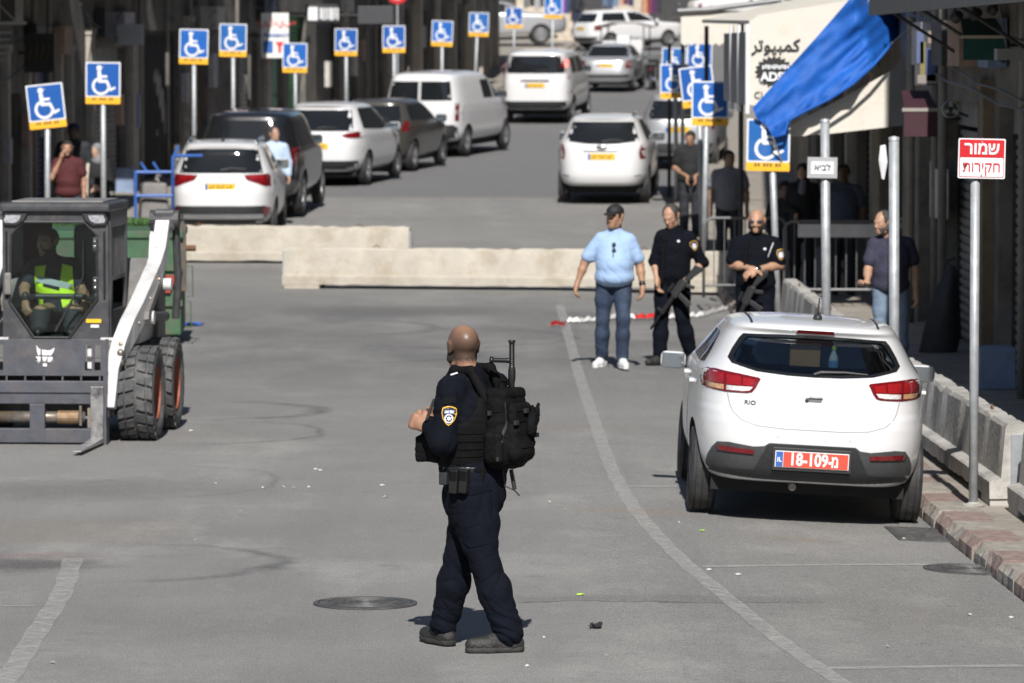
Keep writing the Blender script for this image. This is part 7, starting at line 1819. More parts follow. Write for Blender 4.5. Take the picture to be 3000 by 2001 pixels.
def shield(bvh, cx, cz, w, parent, D=(0, 1, 0), U=(1, 0, 0), tilt=0., tiny=False):
    """police shoulder patch: yellow edged shield with flag and round star emblem"""
    def sh(k, dz=0): return [(u * w * k, v * w * k + dz) for u, v in ((-.42, .40), (-.2, .50), (0, .53), (.2, .50), (.42, .40), (.46, .1), (.36, -.25), (.15, -.52), (0, -.62), (-.15, -.52), (-.36, -.25), (-.46, .1))]
    ct, st = math.cos(tilt), math.sin(tilt)
    rt = lambda P: [(u * ct - v * st, u * st + v * ct) for u, v in P]
    O = (cx, -1.5 if abs(D[1]) > .5 else 0, cz); O = Vector((cx, 0, cz))
    dd = lambda nm, P, m, off, par, stp=.012: link_mesh(nm, decal(bvh, rt(P), O, U, (0, 0, 1), D, off, .006, stp, far=1.0), m, par)
    pb = dd('shoulder_patch', sh(1), M_YELLOW, .003, parent)
    dd('patch_field', sh(.88), M_PATCHB, .0045, pb)
    if not tiny:
        dd('patch_flag', [(-.28 * w, .06 * w), (.28 * w, .10 * w), (.28 * w, .30 * w), (-.28 * w, .26 * w)], M_PATCHW, .006, pb)
        dd('flag_stripe', [(-.28 * w, .22 * w), (.28 * w, .26 * w), (.28 * w, .285 * w), (-.28 * w, .245 * w)], M_PATCHBLUE, .0072, pb)
        dd('flag_stripe', [(-.28 * w, .075 * w), (.28 * w, .115 * w), (.28 * w, .14 * w), (-.28 * w, .10 * w)], M_PATCHBLUE, .0072, pb)
        dd('flag_star', [(r_ * w * math.sin(k * math.pi / 6), .18 * w + r_ * w * math.cos(k * math.pi / 6)) for k in range(12) for r_ in ((.055 if k % 2 == 0 else .03),)], M_PATCHBLUE, .0075, pb, .02)
        dd('emblem_ring', [(.27 * w * math.cos(a), -.20 * w + .27 * w * math.sin(a)) for a in np.linspace(0, 2 * math.pi, 20)[:-1]], M_PATCHW, .006, pb)
        dd('emblem_field', [(.19 * w * math.cos(a), -.20 * w + .19 * w * math.sin(a)) for a in np.linspace(0, 2 * math.pi, 16)[:-1]], M_PATCHB, .0075, pb)
        dd('emblem_star', [(r_ * w * math.sin(k * math.pi / 6), -.20 * w + r_ * w * math.cos(k * math.pi / 6)) for k in range(12) for r_ in ((.17 if k % 2 == 0 else .075),)], M_PATCHW, .009, pb, .02)
    else:
        dd('patch_emblem', [(.26 * w * math.cos(a), -.08 * w + .33 * w * math.sin(a)) for a in np.linspace(0, 2 * math.pi, 16)[:-1]], M_PATCHW, .0065, pb)
    return pb
def rifle(label, loc, rot, s=1.0):
    """carbine pointing along local +x, stock at -x"""
    t = thing('rifle', label, 'rifle', loc); t.rotation_euler = rot; t.scale = (s,) * 3
    MB().b2((-.12, -.022, -.03), (.10, .022, .035)).build('receiver', M_GUN, t, bevel=.006)
    MB().prism([(-.12, .02), (-.32, .01), (-.34, -.08), (-.30, -.09), (-.12, -.02)], -.018, .018, 'xz').build('stock', M_GUN, t, bevel=.008)
    MB().tube([(.10, 0, .008), (.32, 0, .008)], .027, 10).build('hand_guard', M_GUN, t)
    MB().tube([(.32, 0, .008), (.50, 0, .008)], .010, 8).build('barrel', M_GUN, t); MB().tube([(.47, 0, .008), (.52, 0, .008)], .015, 8).build('flash_hider', M_GUN, t)
    MB().prism([(.02, -.03), (.07, -.03), (.10, -.19), (.045, -.20)], -.014, .014, 'xz').build('magazine', M_GUN, t, bevel=.004)
    MB().prism([(-.10, -.03), (-.06, -.03), (-.09, -.13), (-.13, -.12)], -.015, .015, 'xz').build('pistol_grip', M_GUN, t, bevel=.005)
    MB().b2((-.10, -.012, .035), (.08, .012, .055)).build('rail', M_GUN, t); MB().tube([(-.02, 0, .085), (.08, 0, .085)], .022, 10).build('sight', M_GUN, t); MB().b2((.28, -.006, .03), (.30, .006, .08)).build('front_sight', M_GUN, t)
    return t
# ================================================= the officer in front, walking left, seen from behind
def shaved_skin():
    """skin with close-cropped hair on the back and sides of the head, bare at the crown"""
    m = SKIN('officer', (.34, .185, .12)); n, l = m.node_tree.nodes, m.node_tree.links; b = n['Principled BSDF']
    src = b.inputs['Base Color'].links[0].from_socket
    tc = n.new('ShaderNodeTexCoord'); sx = n.new('ShaderNodeSeparateXYZ'); l.new(tc.outputs['Object'], sx.inputs[0])
    ns = n.new('ShaderNodeTexNoise'); ns.inputs['Scale'].default_value = 140; ns.inputs['Detail'].default_value = 3; l.new(tc.outputs['Object'], ns.inputs['Vector'])
    ad = n.new('ShaderNodeMath'); ad.operation = 'MULTIPLY_ADD'; ad.inputs[1].default_value = .05; l.new(ns.outputs['Fac'], ad.inputs[0]); l.new(sx.outputs[2], ad.inputs[2])
    mr = n.new('ShaderNodeMapRange'); mr.inputs[1].default_value = 1.5; mr.inputs[2].default_value = 1.9; l.new(ad.outputs[0], mr.inputs[0])
    rp = n.new('ShaderNodeValToRGB'); e = rp.color_ramp.elements
    e[0].position = .315; e[0].color = (0, 0, 0, 1); e[1].position = .40; e[1].color = (.95,) * 3 + (1,)
    for ps, v in ((.60, .85), (.76, .6), (.88, .12)): k = e.new(ps); k.color = (v, v, v, 1)
    l.new(mr.outputs[0], rp.inputs[0])
    mx = n.new('ShaderNodeMix'); mx.data_type = 'RGBA'; l.new(rp.outputs[0], mx.inputs['Factor']); l.new(src, mx.inputs['A']); mx.inputs['B'].default_value = (.045, .030, .022, 1)
    l.new(mx.outputs['Result'], b.inputs['Base Color']); b.inputs['Roughness'].default_value = .42
shaved_skin()
p = on_ground(1385, 1905)
OF = Person('police officer in navy uniform walking away, wearing a black backpack', p.x, p.y, p.z,
    dict(head=(-.055, .02, 1.695), neck=(-.005, .0, 1.53), chest=(.01, .0, 1.30), pelvis=(.02, 0, .99),
         sh_l=(-.125, -.125, 1.455), sh_r=(.115, .16, 1.475), el_l=(-.165, -.205, 1.185), wr_l=(-.245, -.10, 1.262), el_r=(-.02, .30, 1.19), wr_r=(-.22, .13, 1.27),
         hp_l=(.015, -.085, .93), kn_l=(.065, -.10, .51), an_l=(.20, -.10, .10), to_l=(.04, -.135, .036), hp_r=(.02, .085, .93), kn_r=(-.075, .11, .52), an_r=(-.165, .20, .115), to_r=(-.245, .325, .040)),
    torso_yaw=R(57), head_yaw=R(24), head_pitch=R(-3), res=.0065, build=1.13, belly=.05, skin='officer', skin_col=(.33, .185, .125), hs=1.06)
OF.hands(l=((-.75, .35, .25), (.45, .75, -.2), -1, 1.0, 1.05), r=((-.6, -.3, .2), (.3, -.8, 0), 1, .9))
OF.finish_body()
fw = OF.Rt @ V3(0, 1, 0); rt_ = OF.Rt @ V3(1, 0, 0)
SH = OF.shirt(M_NAVYS, 1.86, off=.020, loose=.012, amp=.010, seed=4, neck_r=.066, extra=[('c', OF.J['neck'] + V3(-.01, 0, -.02), OF.J['neck'] + V3(-.02, .01, .035), .078, .070)])
TR = OF.trousers(M_NAVY, .021, .010, .013, 6, waist=.05, extra=[('e', V3(.045, -.03, .88), (.155, .135, .15), OF.Rt), ('e', V3(-.045, .0, .86), (.13, .13, .16), OF.Rt), ('c', V3(-.02, -.07, .84), V3(.03, -.09, .60), .125, .095)])
OF.shoes(M_BOOT, mat('boot_sole', (.018, .018, .017), .8, var=.3, scale=20, dirt=(.07, .065, .06), dirt_amt=.7), .046)
q = OF.hq
OF.face(beard=(.012, .010, .009), beard_t=.009)
# body armour: side plates, cut off at the belt and shoulders
ch, pe = OF.J['chest'], OF.J['pelvis']
VE = OF.part('armour_vest', [('e', ch + V3(0, 0, -.02), (.232, .182, .26), OF.Rt), ('e', lerp(pe, ch, .5) + fw * .03, (.225, .190, .25), OF.Rt)], M_NYLON, .04, folds(.003, 8, 8, 10), [('b', V3(0, 0, pe[2] + .045 - .25), (.6, .6, .25), .003), ('b', V3(0, 0, 1.43 + .25), (.6, .6, .25), .003), ('c', OF.J['sh_l'] + V3(.03, 0, -.02), OF.J['sh_l'] + V3(.01, -.3, -.10), .125, .13), ('c', OF.J['sh_r'] + V3(0, 0, -.03), OF.J['sh_r'] + V3(0, .3, -.10), .125, .13)])
bv = bvh_of(VE)
for k in range(5):
    z = 1.055 + k * .043
    link_mesh('webbing_strap', decal(bv, [(-.09, z), (.15, z + .004), (.15, z + .028), (-.09, z + .024)], (0, 0, 0), (1, 0, 0), (0, 0, 1), (0, 1, 0), .006, .008, .025, far=1.), M_NYLON, VE)
bs = bvh_of(SH)
shield(bs, -.128, 1.336, .094, SH, tilt=R(-4))
text_part('patch_lettering', 'לארשי תרטשמ', .0115, M_YELLOW, SH, (-.126, (bs.ray_cast(Vector((-.126, -2, 1.372)), Vector((0, 1, 0)))[0] or Vector((0, -.28, 0))).y - .007, 1.372), rot=(math.pi / 2, R(-3), R(8)), extrude=.0008, bold=.0006)
link_mesh('name_velcro', decal(bs, [(-.165, 1.395), (-.092, 1.402), (-.092, 1.435), (-.160, 1.43)], (0, 0, 0), (1, 0, 0), (0, 0, 1), (0, 1, 0), .004, .006, .02, far=1.), M_NYLON, SH)
link_mesh('epaulette', decal(bs, [(-.16, -.19), (-.05, -.13), (-.03, -.07), (-.09, -.06), (-.18, -.13)], (0, 0, 0), (1, 0, 0), (0, 1, 0), (0, 0, -1), .006, .008, .02, far=2.5), M_NAVY, SH)
OF.part('rank_bar', [('c', V3(-.118, -.150, 1.553), V3(-.085, -.132, 1.562), .006, .006)], M_PATCHW, .005, res=.004)
# belt with buckle loop and pouches
BE = OF.part('belt', [('e', pe + V3(0, 0, .045) + fw * .012, (.216, .176, .13), OF.Rt)], M_LEATHER, .02, None, [('b', V3(0, 0, pe[2] + .055 + .25), (.6, .6, .25), .002), ('b', V3(0, 0, pe[2] + .008 - .25), (.6, .6, .25), .002)])
bb = bvh_of(BE)
def hang(name, x, z, w, h, d, tilt, m):
    hit = bb.ray_cast(Vector((x, -2, pe[2] + .03)), Vector((0, 1, 0)))[0]; y0 = hit.y if hit else -.15
    return MB().box((0, 0, 0), (w, d, h)).build(name, m, OF.t, (x, y0 - d * .4, z), (0, tilt, R(-28)), bevel=.008)
for x, z in ((-.098, .965), (-.045, .968)):
    o = hang('magazine_pouch', x, z, .050, .135, .045, R(4), M_LEATHER); MB().box((0, -.024, .03), (.044, .006, .05)).build('pouch_flap', M_NYLON, o, bevel=.003)
hang('belt_keeper', .055, 1.005, .028, .075, .02, 0, M_NYLON); hang('radio_clip', -.155, .975, .05, .07, .05, 0, M_DARKPL)
# pockets on the near leg
bt = bvh_of(TR)
def zz(u, v): return ((1200 + u / 2.8 - 1385) / 525, (1905 - (1380 + v / 2.8)) / 525)
for nm, P in (('pocket_body', [(325, 500), (560, 402), (650, 480), (660, 560), (500, 600), (440, 560)]), ('pocket_flap', [(305, 415), (545, 305), (565, 400), (325, 500)]), ('pocket_body', [(482, 735), (650, 640), (738, 770), (580, 880)]), ('pocket_flap', [(458, 688), (650, 590), (668, 650), (482, 738)]), ('seat_pocket', [(478, 115), (680, 80), (690, 125), (488, 168)])):
    link_mesh(nm, decal(bt, [zz(*w) for w in P], (0, 0, 0), (1, 0, 0), (0, 0, 1), (0, 1, 0), .008 if 'flap' in nm else .005, .012, .025, far=1.), M_NAVY, TR)
# coiled radio lead at the chest
hx = [(-.255 + .045 * t_ + .008 * math.cos(t_ * 95), -.16 + .03 * t_ + .008 * math.sin(t_ * 95), 1.30 + .12 * t_) for t_ in np.linspace(0, 1, 150)]
MB().tube(hx, .0032, 5).build('coiled_lead', M_DARKPL, OF.t, smooth=True)
OF.part('chest_pouch', [('b', V3(-.235, .0, 1.13), (.05, .08, .075), .02, OF.Rt), ('b', V3(-.22, .02, 1.23), (.04, .06, .08), .02, OF.Rt), ('b', V3(-.20, -.07, 1.14), (.035, .03, .07), .012, OF.Rt)], M_NYLON, .02, folds(.004, 11, 20, 20))
# ---- backpack and side-handle baton
bk = -fw
BPK = thing('backpack', 'black tactical backpack on the walking officer with straps and pouches', 'backpack', OF.t.location)
c0 = V3(.03, 0, 1.235) + bk * .205
Rb = OF.Rt
def bx(dx, dy, dz, hx_, hy_, hz_, r=.03): return ('b', c0 + Rb @ V3(dx, dy, dz), (hx_, hy_, hz_), r, Rb)
def bpart(name, prims, m=M_NYLON, k=.03, disp=None, carve=()): return link_mesh(name, sdf_mesh(prims, .0075, k, disp, carve), m, BPK)
MAIN = bpart('main_bag', [bx(0, .02, .02, .140, .075, .205, .065), bx(0, .01, -.09, .155, .085, .115, .07), ('e', c0 + Rb @ V3(0, -.02, -.07), (.15, .10, .13), Rb)], disp=folds(.006, 21, 9, 9))
POK = bpart('front_pocket', [bx(0, -.075, -.06, .115, .045, .105, .045), bx(0, -.065, .09, .10, .035, .075, .04), ('e', c0 + Rb @ V3(-.02, -.09, -.10), (.10, .06, .07), Rb)], disp=folds(.007, 22, 11, 11))
for sd in (-1, 1): bpart('side_pouch', [bx(sd * .150, .0, -.08, .03, .06, .09, .03)], disp=folds(.006, 23 + sd, 12, 12))
bpart('top_lid', [bx(0, .02, .205, .125, .072, .04, .038)], disp=folds(.006, 26, 10, 10))
bv2 = bvh_of(MAIN); bv3 = bvh_of(POK)
Ub = Rb @ V3(1, 0, 0); Db = Rb @ V3(0, 1, 0); Dl = Rb @ V3(1, 0, 0)
for z in (-.02, .12, -.17): link_mesh('compression_strap', decal(bv2, [(-.12, c0[2] + z), (.10, c0[2] + z - .01), (.10, c0[2] + z + .016), (-.12, c0[2] + z + .026)], Vector((c0[0], c0[1], 0)), Rb @ V3(0, 1, 0), (0, 0, 1), Rb @ V3(1, 0, 0), .007, .008, .025, far=1.), M_NYLON, BPK)
for k, z in enumerate((-.15, -.08, .06, .12)): link_mesh('webbing_strap', decal(bv3, [(-.10, c0[2] + z), (.10, c0[2] + z), (.10, c0[2] + z + .025), (-.10, c0[2] + z + .025)], Vector((c0[0], c0[1], 0)), Ub, (0, 0, 1), Db, .006, .008, .025, far=1.), M_NYLON, BPK)
M_ZIP = mat('zip_grey', (.06, .06, .063), .4, .4)
link_mesh('zip', decal(bv2, [(-.055, c0[2] - .15), (-.045, c0[2] - .15), (-.045, c0[2] + .17), (-.055, c0[2] + .17)], Vector((c0[0], c0[1], 0)), Rb @ V3(0, 1, 0), (0, 0, 1), Rb @ V3(1, 0, 0), .008, .006, .02, far=1.), M_ZIP, BPK)
for dx, dy, dz in ((-.155, -.03, -.02), (-.145, .03, .11), (-.10, -.115, .06), (.09, -.125, -.02), (-.165, -.04, -.14), (.0, -.115, .12)):
    o = MB().box((0, 0, 0), (.035, .018, .026)).build('buckle', M_DARKPL, BPK, c0 + Rb @ V3(dx, dy, dz), (0, 0, R(57)), bevel=.005)
# gear tied to the outside
bpart('tied_gloves', [('e', c0 + Rb @ V3(.06, -.125, .07), (.045, .03, .04), Rb), ('e', c0 + Rb @ V3(.03, -.13, .02), (.036, .03, .045), Rb), ('c', c0 + Rb @ V3(.08, -.13, .10), c0 + Rb @ V3(.10, -.13, .15), .016, .013), ('c', c0 + Rb @ V3(.04, -.13, .10), c0 + Rb @ V3(.03, -.135, .14), .016, .013)], disp=folds(.005, 30, 25, 25))
# shoulder straps over the near and far shoulder
for sd, a in ((-1, 'l'), (1, 'r')):
    s0 = OF.J['sh_' + a]; top_ = lerp(OF.J['neck'], s0, .45) + V3(0, 0, .075)
    bpart('shoulder_strap', [('c', c0 + Rb @ V3(sd * .09, .08, .17), top_ + bk * .06, .03, .026), ('c', top_ + bk * .06, top_ + fw * .05, .026, .026), ('c', top_ + fw * .05, top_ + fw * .13 - V3(0, 0, .10), .026, .024), ('c', top_ + fw * .13 - V3(0, 0, .10), top_ + fw * .15 - V3(0, 0, .26), .024, .022)], k=.02)
MB().tube([(c0 + Rb @ V3(-.02, .07, .235)), (c0 + Rb @ V3(-.02, .05, .285)), (c0 + Rb @ V3(.03, .03, .28)), (c0 + Rb @ V3(.04, .0, .235))], .013, 8).build('grab_loop', M_NYLON, BPK)
hx = [tuple(V3(.215, -.10, .93) + V3(.02 * t_ + .010 * math.cos(t_ * 80), .010 * math.sin(t_ * 80), .09 - .11 * t_)) for t_ in np.linspace(0, 1, 120)]
MB().tube(hx, .004, 5).build('coiled_lead', M_DARKPL, BPK, smooth=True); MB().tube([(.17, -.09, 1.02), (.18, -.10, .93), (.235, -.10, .905), (.262, -.10, .875)], .005, 6).build('hanging_cord', M_DARKPL, BPK)
bx0 = V3((1500 - 1385) / 525, c0[1] + .02, 0)
BT = thing('baton', 'black side-handle baton standing up out of the backpack', 'baton', OF.t.location)
prof = [(.001, 1.745), (.020, 1.742), (.021, 1.733), (.0165, 1.728)]
for k in range(12): z = 1.722 - k * .0105; prof += [(.0165, z), (.0142, z - .004), (.0142, z - .0065), (.0165, z - .0095)]
prof += [(.017, 1.59), (.021, 1.575), (.021, 1.53), (.016, 1.50), (.0155, 1.2), (.001, 1.2)]
MB().lathe(prof, 16, T(bx0[0], bx0[1], 0)).build('shaft', M_LEATHER, BT, smooth=True)
prof = [(.001, .118), (.019, .115), (.020, .100), (.014, .094)]
for k in range(7): z = .09 - k * .0105; prof += [(.0145, z), (.0125, z - .004), (.0125, z - .0065), (.0145, z - .0095)]
prof += [(.0145, .0), (.001, .0)]
MB().lathe(prof, 14, T(bx0[0] - .008, bx0[1], 1.628) @ Matrix.Rotation(R(-88), 4, 'Y')).build('side_handle', M_LEATHER, BT, smooth=True)

# ================================================= the man in the light blue shirt
p = on_ground(1795, 1080)
fx = lambda px: (px - 1795) / 278.; fz = lambda py: (1083 - py) / 278.
M_POLO = mat('light_blue_polo', (.30, .43, .64), .8, var=.05, scale=8, bump=.08, bscale=200)
M_JEAN = mat('worn_jeans', (.018, .032, .065), .8, var=.4, scale=5, bump=.15, bscale=200, dirt=(.07, .10, .15), dirt_amt=.6, dscale=4)
A = Person('man in a light blue polo shirt, black cap and jeans walking forward', p.x, p.y, p.z,
    dict(head=(.02, -.02, 1.60), neck=(.02, .0, 1.455), chest=(.02, 0, 1.25), pelvis=(.02, 0, .98), sh_l=(-.145, .02, 1.365), sh_r=(.180, -.01, 1.365), el_l=(-.295, .05, 1.12), wr_l=(-.375, .0, .905), el_r=(.285, .03, 1.10), wr_r=(.315, -.06, .875),
         hp_l=(-.08, 0, .93), hp_r=(.10, 0, .93), kn_l=(-.105, .0, .53), kn_r=(.105, -.14, .53), an_l=(-.115, .12, .105), an_r=(.10, -.10, .10), to_l=(-.165, .01, .036), to_r=(.125, -.24, .040)),
    torso_yaw=R(176), head_yaw=R(152), head_pitch=R(-2), res=.010, build=1.10, belly=.10, skin='man', skin_col=(.34, .19, .12))
A.hands(l=((-.25, -.15, -1), (.8, -.1, -.3), -1, .55), r=((-.12, -.2, -1), (-.8, -.2, -.2), 1, .35))
A.finish_body(); S = A.shirt(M_POLO, .72, off=.010, loose=.028, hem=-.035, amp=.007, seed=14)
A.trousers(M_JEAN, .008, .008, .008, 12); A.shoes(mat('white_trainer', (.68, .68, .68), .5, var=.08), mat('trainer_sole', (.6, .6, .58), .6), .043)
A.hair(mat('dark_hair', (.02, .016, .013), .7, var=.3), 'short'); A.face(beard=(.22, .13, .09), beard_t=.001)
q = A.hq
CAPM = mat('black_cap', (.013, .013, .014), .7, var=.15)
cp = A.part('cap', [('e', q(0, -.012, .060), (.090, .110, .078), A.Rh)], CAPM, .02, None, [('b', q(0, 0, -.055), (.3, .3, .10), .01, A.Rh)])
link_mesh('cap_peak', sdf_mesh([('e', q(0, .105, .046), (.068, .085, .010), A.Rh @ np.array(Matrix.Rotation(R(-8), 3, 'X')))], .006, .01), CAPM, cp)
A.part('collar', [('c', A.J['neck'] + V3(-.055, -.05, -.055), A.J['neck'] + V3(-.02, -.105, -.09), .022, .012), ('c', A.J['neck'] + V3(.055, -.05, -.055), A.J['neck'] + V3(.02, -.105, -.09), .022, .012), ('c', A.J['neck'] + V3(-.055, -.05, -.05), A.J['neck'] + V3(0, .06, .0), .02, .02), ('c', A.J['neck'] + V3(.055, -.05, -.05), A.J['neck'] + V3(0, .06, .0), .02, .02)], M_POLO, .02)
A.part('belt', [('e', A.J['pelvis'] + V3(0, -.02, .0), (.218, .195, .10), A.Rt)], M_LEATHER, .02, None, [('b', V3(0, 0, .945 + .25), (.6, .6, .25), .002), ('b', V3(0, 0, .90 - .25), (.6, .6, .25), .002)])
bvp = bvh_of(S)
g = A.part('hung_sunglasses', [('c', V3(.0, -.20, 1.33), V3(.0, -.235, 1.20), .007, .006)], M_DARKPL, .01, res=.005)
for dz in (1.315, 1.255):
    hit = bvp.ray_cast(Vector((.015, -2, dz)), Vector((0, 1, 0)))[0]
    link_mesh('lens', MB().ball((0, 0, 0), (.022, .010, .028), 10, 8).mesh('lens', True), mat('sunglass_lens', (.012, .02, .035)), g, (.008, (hit.y if hit else -.2) - .012, dz))
A.part('wrist_watch', [('c', V3(.308, -.05, .905), V3(.313, -.055, .885), .036, .034)], M_LEATHER, .01)
# ================================================= officer with the rifle
p = on_ground(1960, 1072)
B = Person('police officer in navy uniform holding a rifle low and looking down', p.x, p.y, p.z,
    dict(head=(.015, -.05, 1.615), neck=(.045, -.01, 1.475), chest=(.06, 0, 1.26), pelvis=(.03, 0, .96), sh_l=(-.085, -.02, 1.385), sh_r=(.215, .03, 1.37), el_l=(-.155, .0, 1.13), wr_l=(-.135, -.12, .93), el_r=(.36, .06, 1.11), wr_r=(.215, -.11, .955),
         hp_l=(-.05, 0, .92), hp_r=(.12, 0, .92), kn_l=(-.085, -.06, .51), kn_r=(.14, -.04, .52), an_l=(-.10, -.02, .10), an_r=(.235, .10, .115), to_l=(-.20, -.14, .038), to_r=(.22, -.03, .04)),
    torso_yaw=R(190), head_yaw=R(155), head_pitch=R(-26), res=.010, build=1.03, belly=.03, skin='man_b', skin_col=(.42, .24, .16))
B.hands(l=((.12, -.1, -1), (.9, -.3, 0), 1, .55), r=((-.75, -.3, -.45), (-.3, -.3, -.8), -1, .8))
B.finish_body(); S = B.shirt(M_NAVYS, 1.12, off=.018, loose=.016, amp=.008, seed=34); TRB = B.trousers(M_NAVY, .018, .01, .009, 36); B.shoes(M_BOOT, None, .045)
B.hair(mat('greying_hair', (.05, .045, .04), .7, var=.4), 'receding'); B.face()
bs = bvh_of(S); shield(bs, .265, 1.30, .095, S, tiny=True, tilt=R(12), U=(1, .0, 0))
link_mesh('chest_badge', decal(bs, [(.082, 1.338), (.108, 1.338), (.112, 1.352), (.095, 1.364), (.078, 1.352)], (0, 0, 0), (1, 0, 0), (0, 0, 1), (0, 1, 0), .005, .006, .02, far=1.), M_PATCHW, S)
link_mesh('epaulette', decal(bs, [(.16, -.10), (.26, -.07), (.27, .03), (.17, .02)], (0, 0, 0), (1, 0, 0), (0, 1, 0), (0, 0, -1), .006, .008, .02, far=2.5), M_NAVY, S)
B.part('rifle_sling', [('c', V3(-.06, -.13, 1.36), V3(-.085, -.17, .90), .018, .018), ('c', V3(-.06, -.13, 1.36), V3(.02, .03, 1.47), .018, .016)], M_NYLON, .01)
B.part('wrist_watch', [('c', V3(.235, -.09, .975), V3(.225, -.10, .965), .034, .034)], M_LEATHER, .01)
B.part('belt', [('e', B.J['pelvis'] + V3(0, 0, .03), (.195, .155, .10), B.Rt)], M_LEATHER, .02, None, [('b', V3(0, 0, 1.01 + .25), (.6, .6, .25), .002), ('b', V3(0, 0, .965 - .25), (.6, .6, .25), .002)])
rifle('black carbine held by the officer looking down, muzzle to the ground', (p.x + .10, p.y - .20, p.z + .83), (R(14), R(55), R(180)), 1.0)
# ================================================= bald officer with sunglasses
y = 50.2; x = (2214 - 1500) * y / F_PX
C_ = Person('bald bearded police officer in sunglasses with arms folded at the wrists', x, y, gz(x, y),
    dict(stand(.20), head=(.01, -.02, 1.64), el_l=(-.245, -.03, 1.19), el_r=(.255, -.03, 1.18), wr_l=(-.06, -.23, 1.155), wr_r=(-.02, -.25, 1.14)), torso_yaw=R(180), head_yaw=R(170), head_pitch=R(-4), res=.010, build=1.12, belly=.04, skin='man_c', skin_col=(.40, .23, .15))
C_.hands(l=((.9, -.15, -.25), (0, .4, -.8), -1, .6), r=((-.9, -.2, -.45), (0, .4, -.8), 1, .6))
C_.finish_body(); S = C_.shirt(M_NAVYS, .80, off=.018, loose=.016, amp=.006, seed=44); C_.trousers(M_NAVY, .02, .01, .009, 46); C_.shoes(M_BOOT, None, .045)
C_.face(beard=(.018, .014, .012), glasses=True, beard_t=.010)
bs = bvh_of(S); shield(bs, .262, 1.30, .10, S, tiny=True)
link_mesh('chest_badge', decal(bs, [(.078, 1.346), (.104, 1.346), (.108, 1.36), (.09, 1.372), (.074, 1.36)], (0, 0, 0), (1, 0, 0), (0, 0, 1), (0, 1, 0), .005, .006, .02, far=1.), M_PATCHW, S)
link_mesh('radio_wire', decal(bs, [(.12, 1.27), (.126, 1.27), (.188, 1.42), (.176, 1.42)], (0, 0, 0), (1, 0, 0), (0, 0, 1), (0, 1, 0), .006, .008, .02, far=1.), M_PATCHW, S)
C_.part('wrist_watch', [('c', V3(.0, -.245, 1.148), V3(.02, -.235, 1.15), .034, .034)], M_CHROME, .01)
C_.part('rifle_sling', [('c', V3(-.10, -.16, 1.38), V3(-.14, -.20, 1.0), .018, .018), ('c', V3(-.10, -.16, 1.38), V3(-.06, .03, 1.50), .018, .016)], M_NYLON, .01)
C_.part('belt', [('e', C_.J['pelvis'] + V3(0, 0, .03), (.21, .17, .10), C_.Rt)], M_LEATHER, .02, None, [('b', V3(0, 0, 1.02 + .25), (.6, .6, .25), .002), ('b', V3(0, 0, .97 - .25), (.6, .6, .25), .002)])
rifle('black carbine slung in front of the bald officer with sunglasses', (x - .08, y - .24, gz(x, y) + .86), (R(14), R(65), R(180)), .95)
# ================================================= the man on the pavement behind the posts
def casual(label, px, y, zb, top, pants, shoe, J, ty=180, hy=180, hp=0, res=.013, build=1.0, belly=0, skin=(.34, .2, .13), sleeve=.55, hair=(.02, .016, .013), hk='short', beard=None, long_top=False, scale=1.0, hand_l=None, hand_r=None, sex='m', hem=-.02, glasses=None, X=None):
    X = (px - 1500) * y / F_PX if X is None else X
    P = Person(label, X, y, zb, J, torso_yaw=R(ty), head_yaw=R(hy), head_pitch=R(hp), res=res, build=build, belly=belly, skin=str(skin), skin_col=skin, scale=scale, sex=sex)
    P.hands(l=hand_l or ((-.1, -.1, -1), (.8, -.2, 0), -1, .5), r=hand_r or ((.1, -.1, -1), (-.8, -.2, 0), 1, .5))
    P.finish_body()
    P.top = P.shirt(top, sleeve, off=.018, loose=.02, hem=hem, amp=.006, seed=px % 17)
    P.trousers(pants, .016, .01, .007, px % 13); P.shoes(shoe, None, .043)
    if hair: P.hair(mat('hair_' + str(hair), hair, .8, var=.3), hk)
    P.face(beard=beard, glasses=glasses)
    return P
M_BLKSH = mat('black_shoe', (.015, .015, .015), .5); M_DKJ = mat('dark_trousers', (.018, .020, .026), .8, var=.2)
P = casual('balding man in a navy T-shirt and pale jeans holding a phone behind the posts', 2612, 48.6, pave_r(48.6), mat('navy_tshirt', (.030, .030, .055), .85, var=.1), mat('pale_jeans', (.16, .22, .30), .85, var=.3, scale=5), M_BLKSH,
    dict(stand(.19), head=(-.09, -.06, 1.64), neck=(-.03, 0, 1.49), el_l=(-.25, -.05, 1.13), wr_l=(-.27, -.22, 1.02)), 155, 130, -8, .011, 1.08, .04, (.40, .24, .16), .6, (.05, .045, .04), 'receding', (.06, .05, .045), hand_l=((-.5, -.6, -.25), (0, -.2, .9), -1, .7), scale=.96)
ph = thing('mobile_phone', 'black mobile phone held by the man in the navy T-shirt', 'phone', P.t.location + Vector((-.315, -.29, .97)))
MB().box((0, 0, 0), (.075, .15, .010)).build('phone_body', M_DARKPL, ph, rot=(R(20), 0, R(25)), bevel=.004); MB().box((0, 0, .006), (.068, .138, .002)).build('phone_screen', M_CARGLASS, ph, rot=(R(20), 0, R(25)))
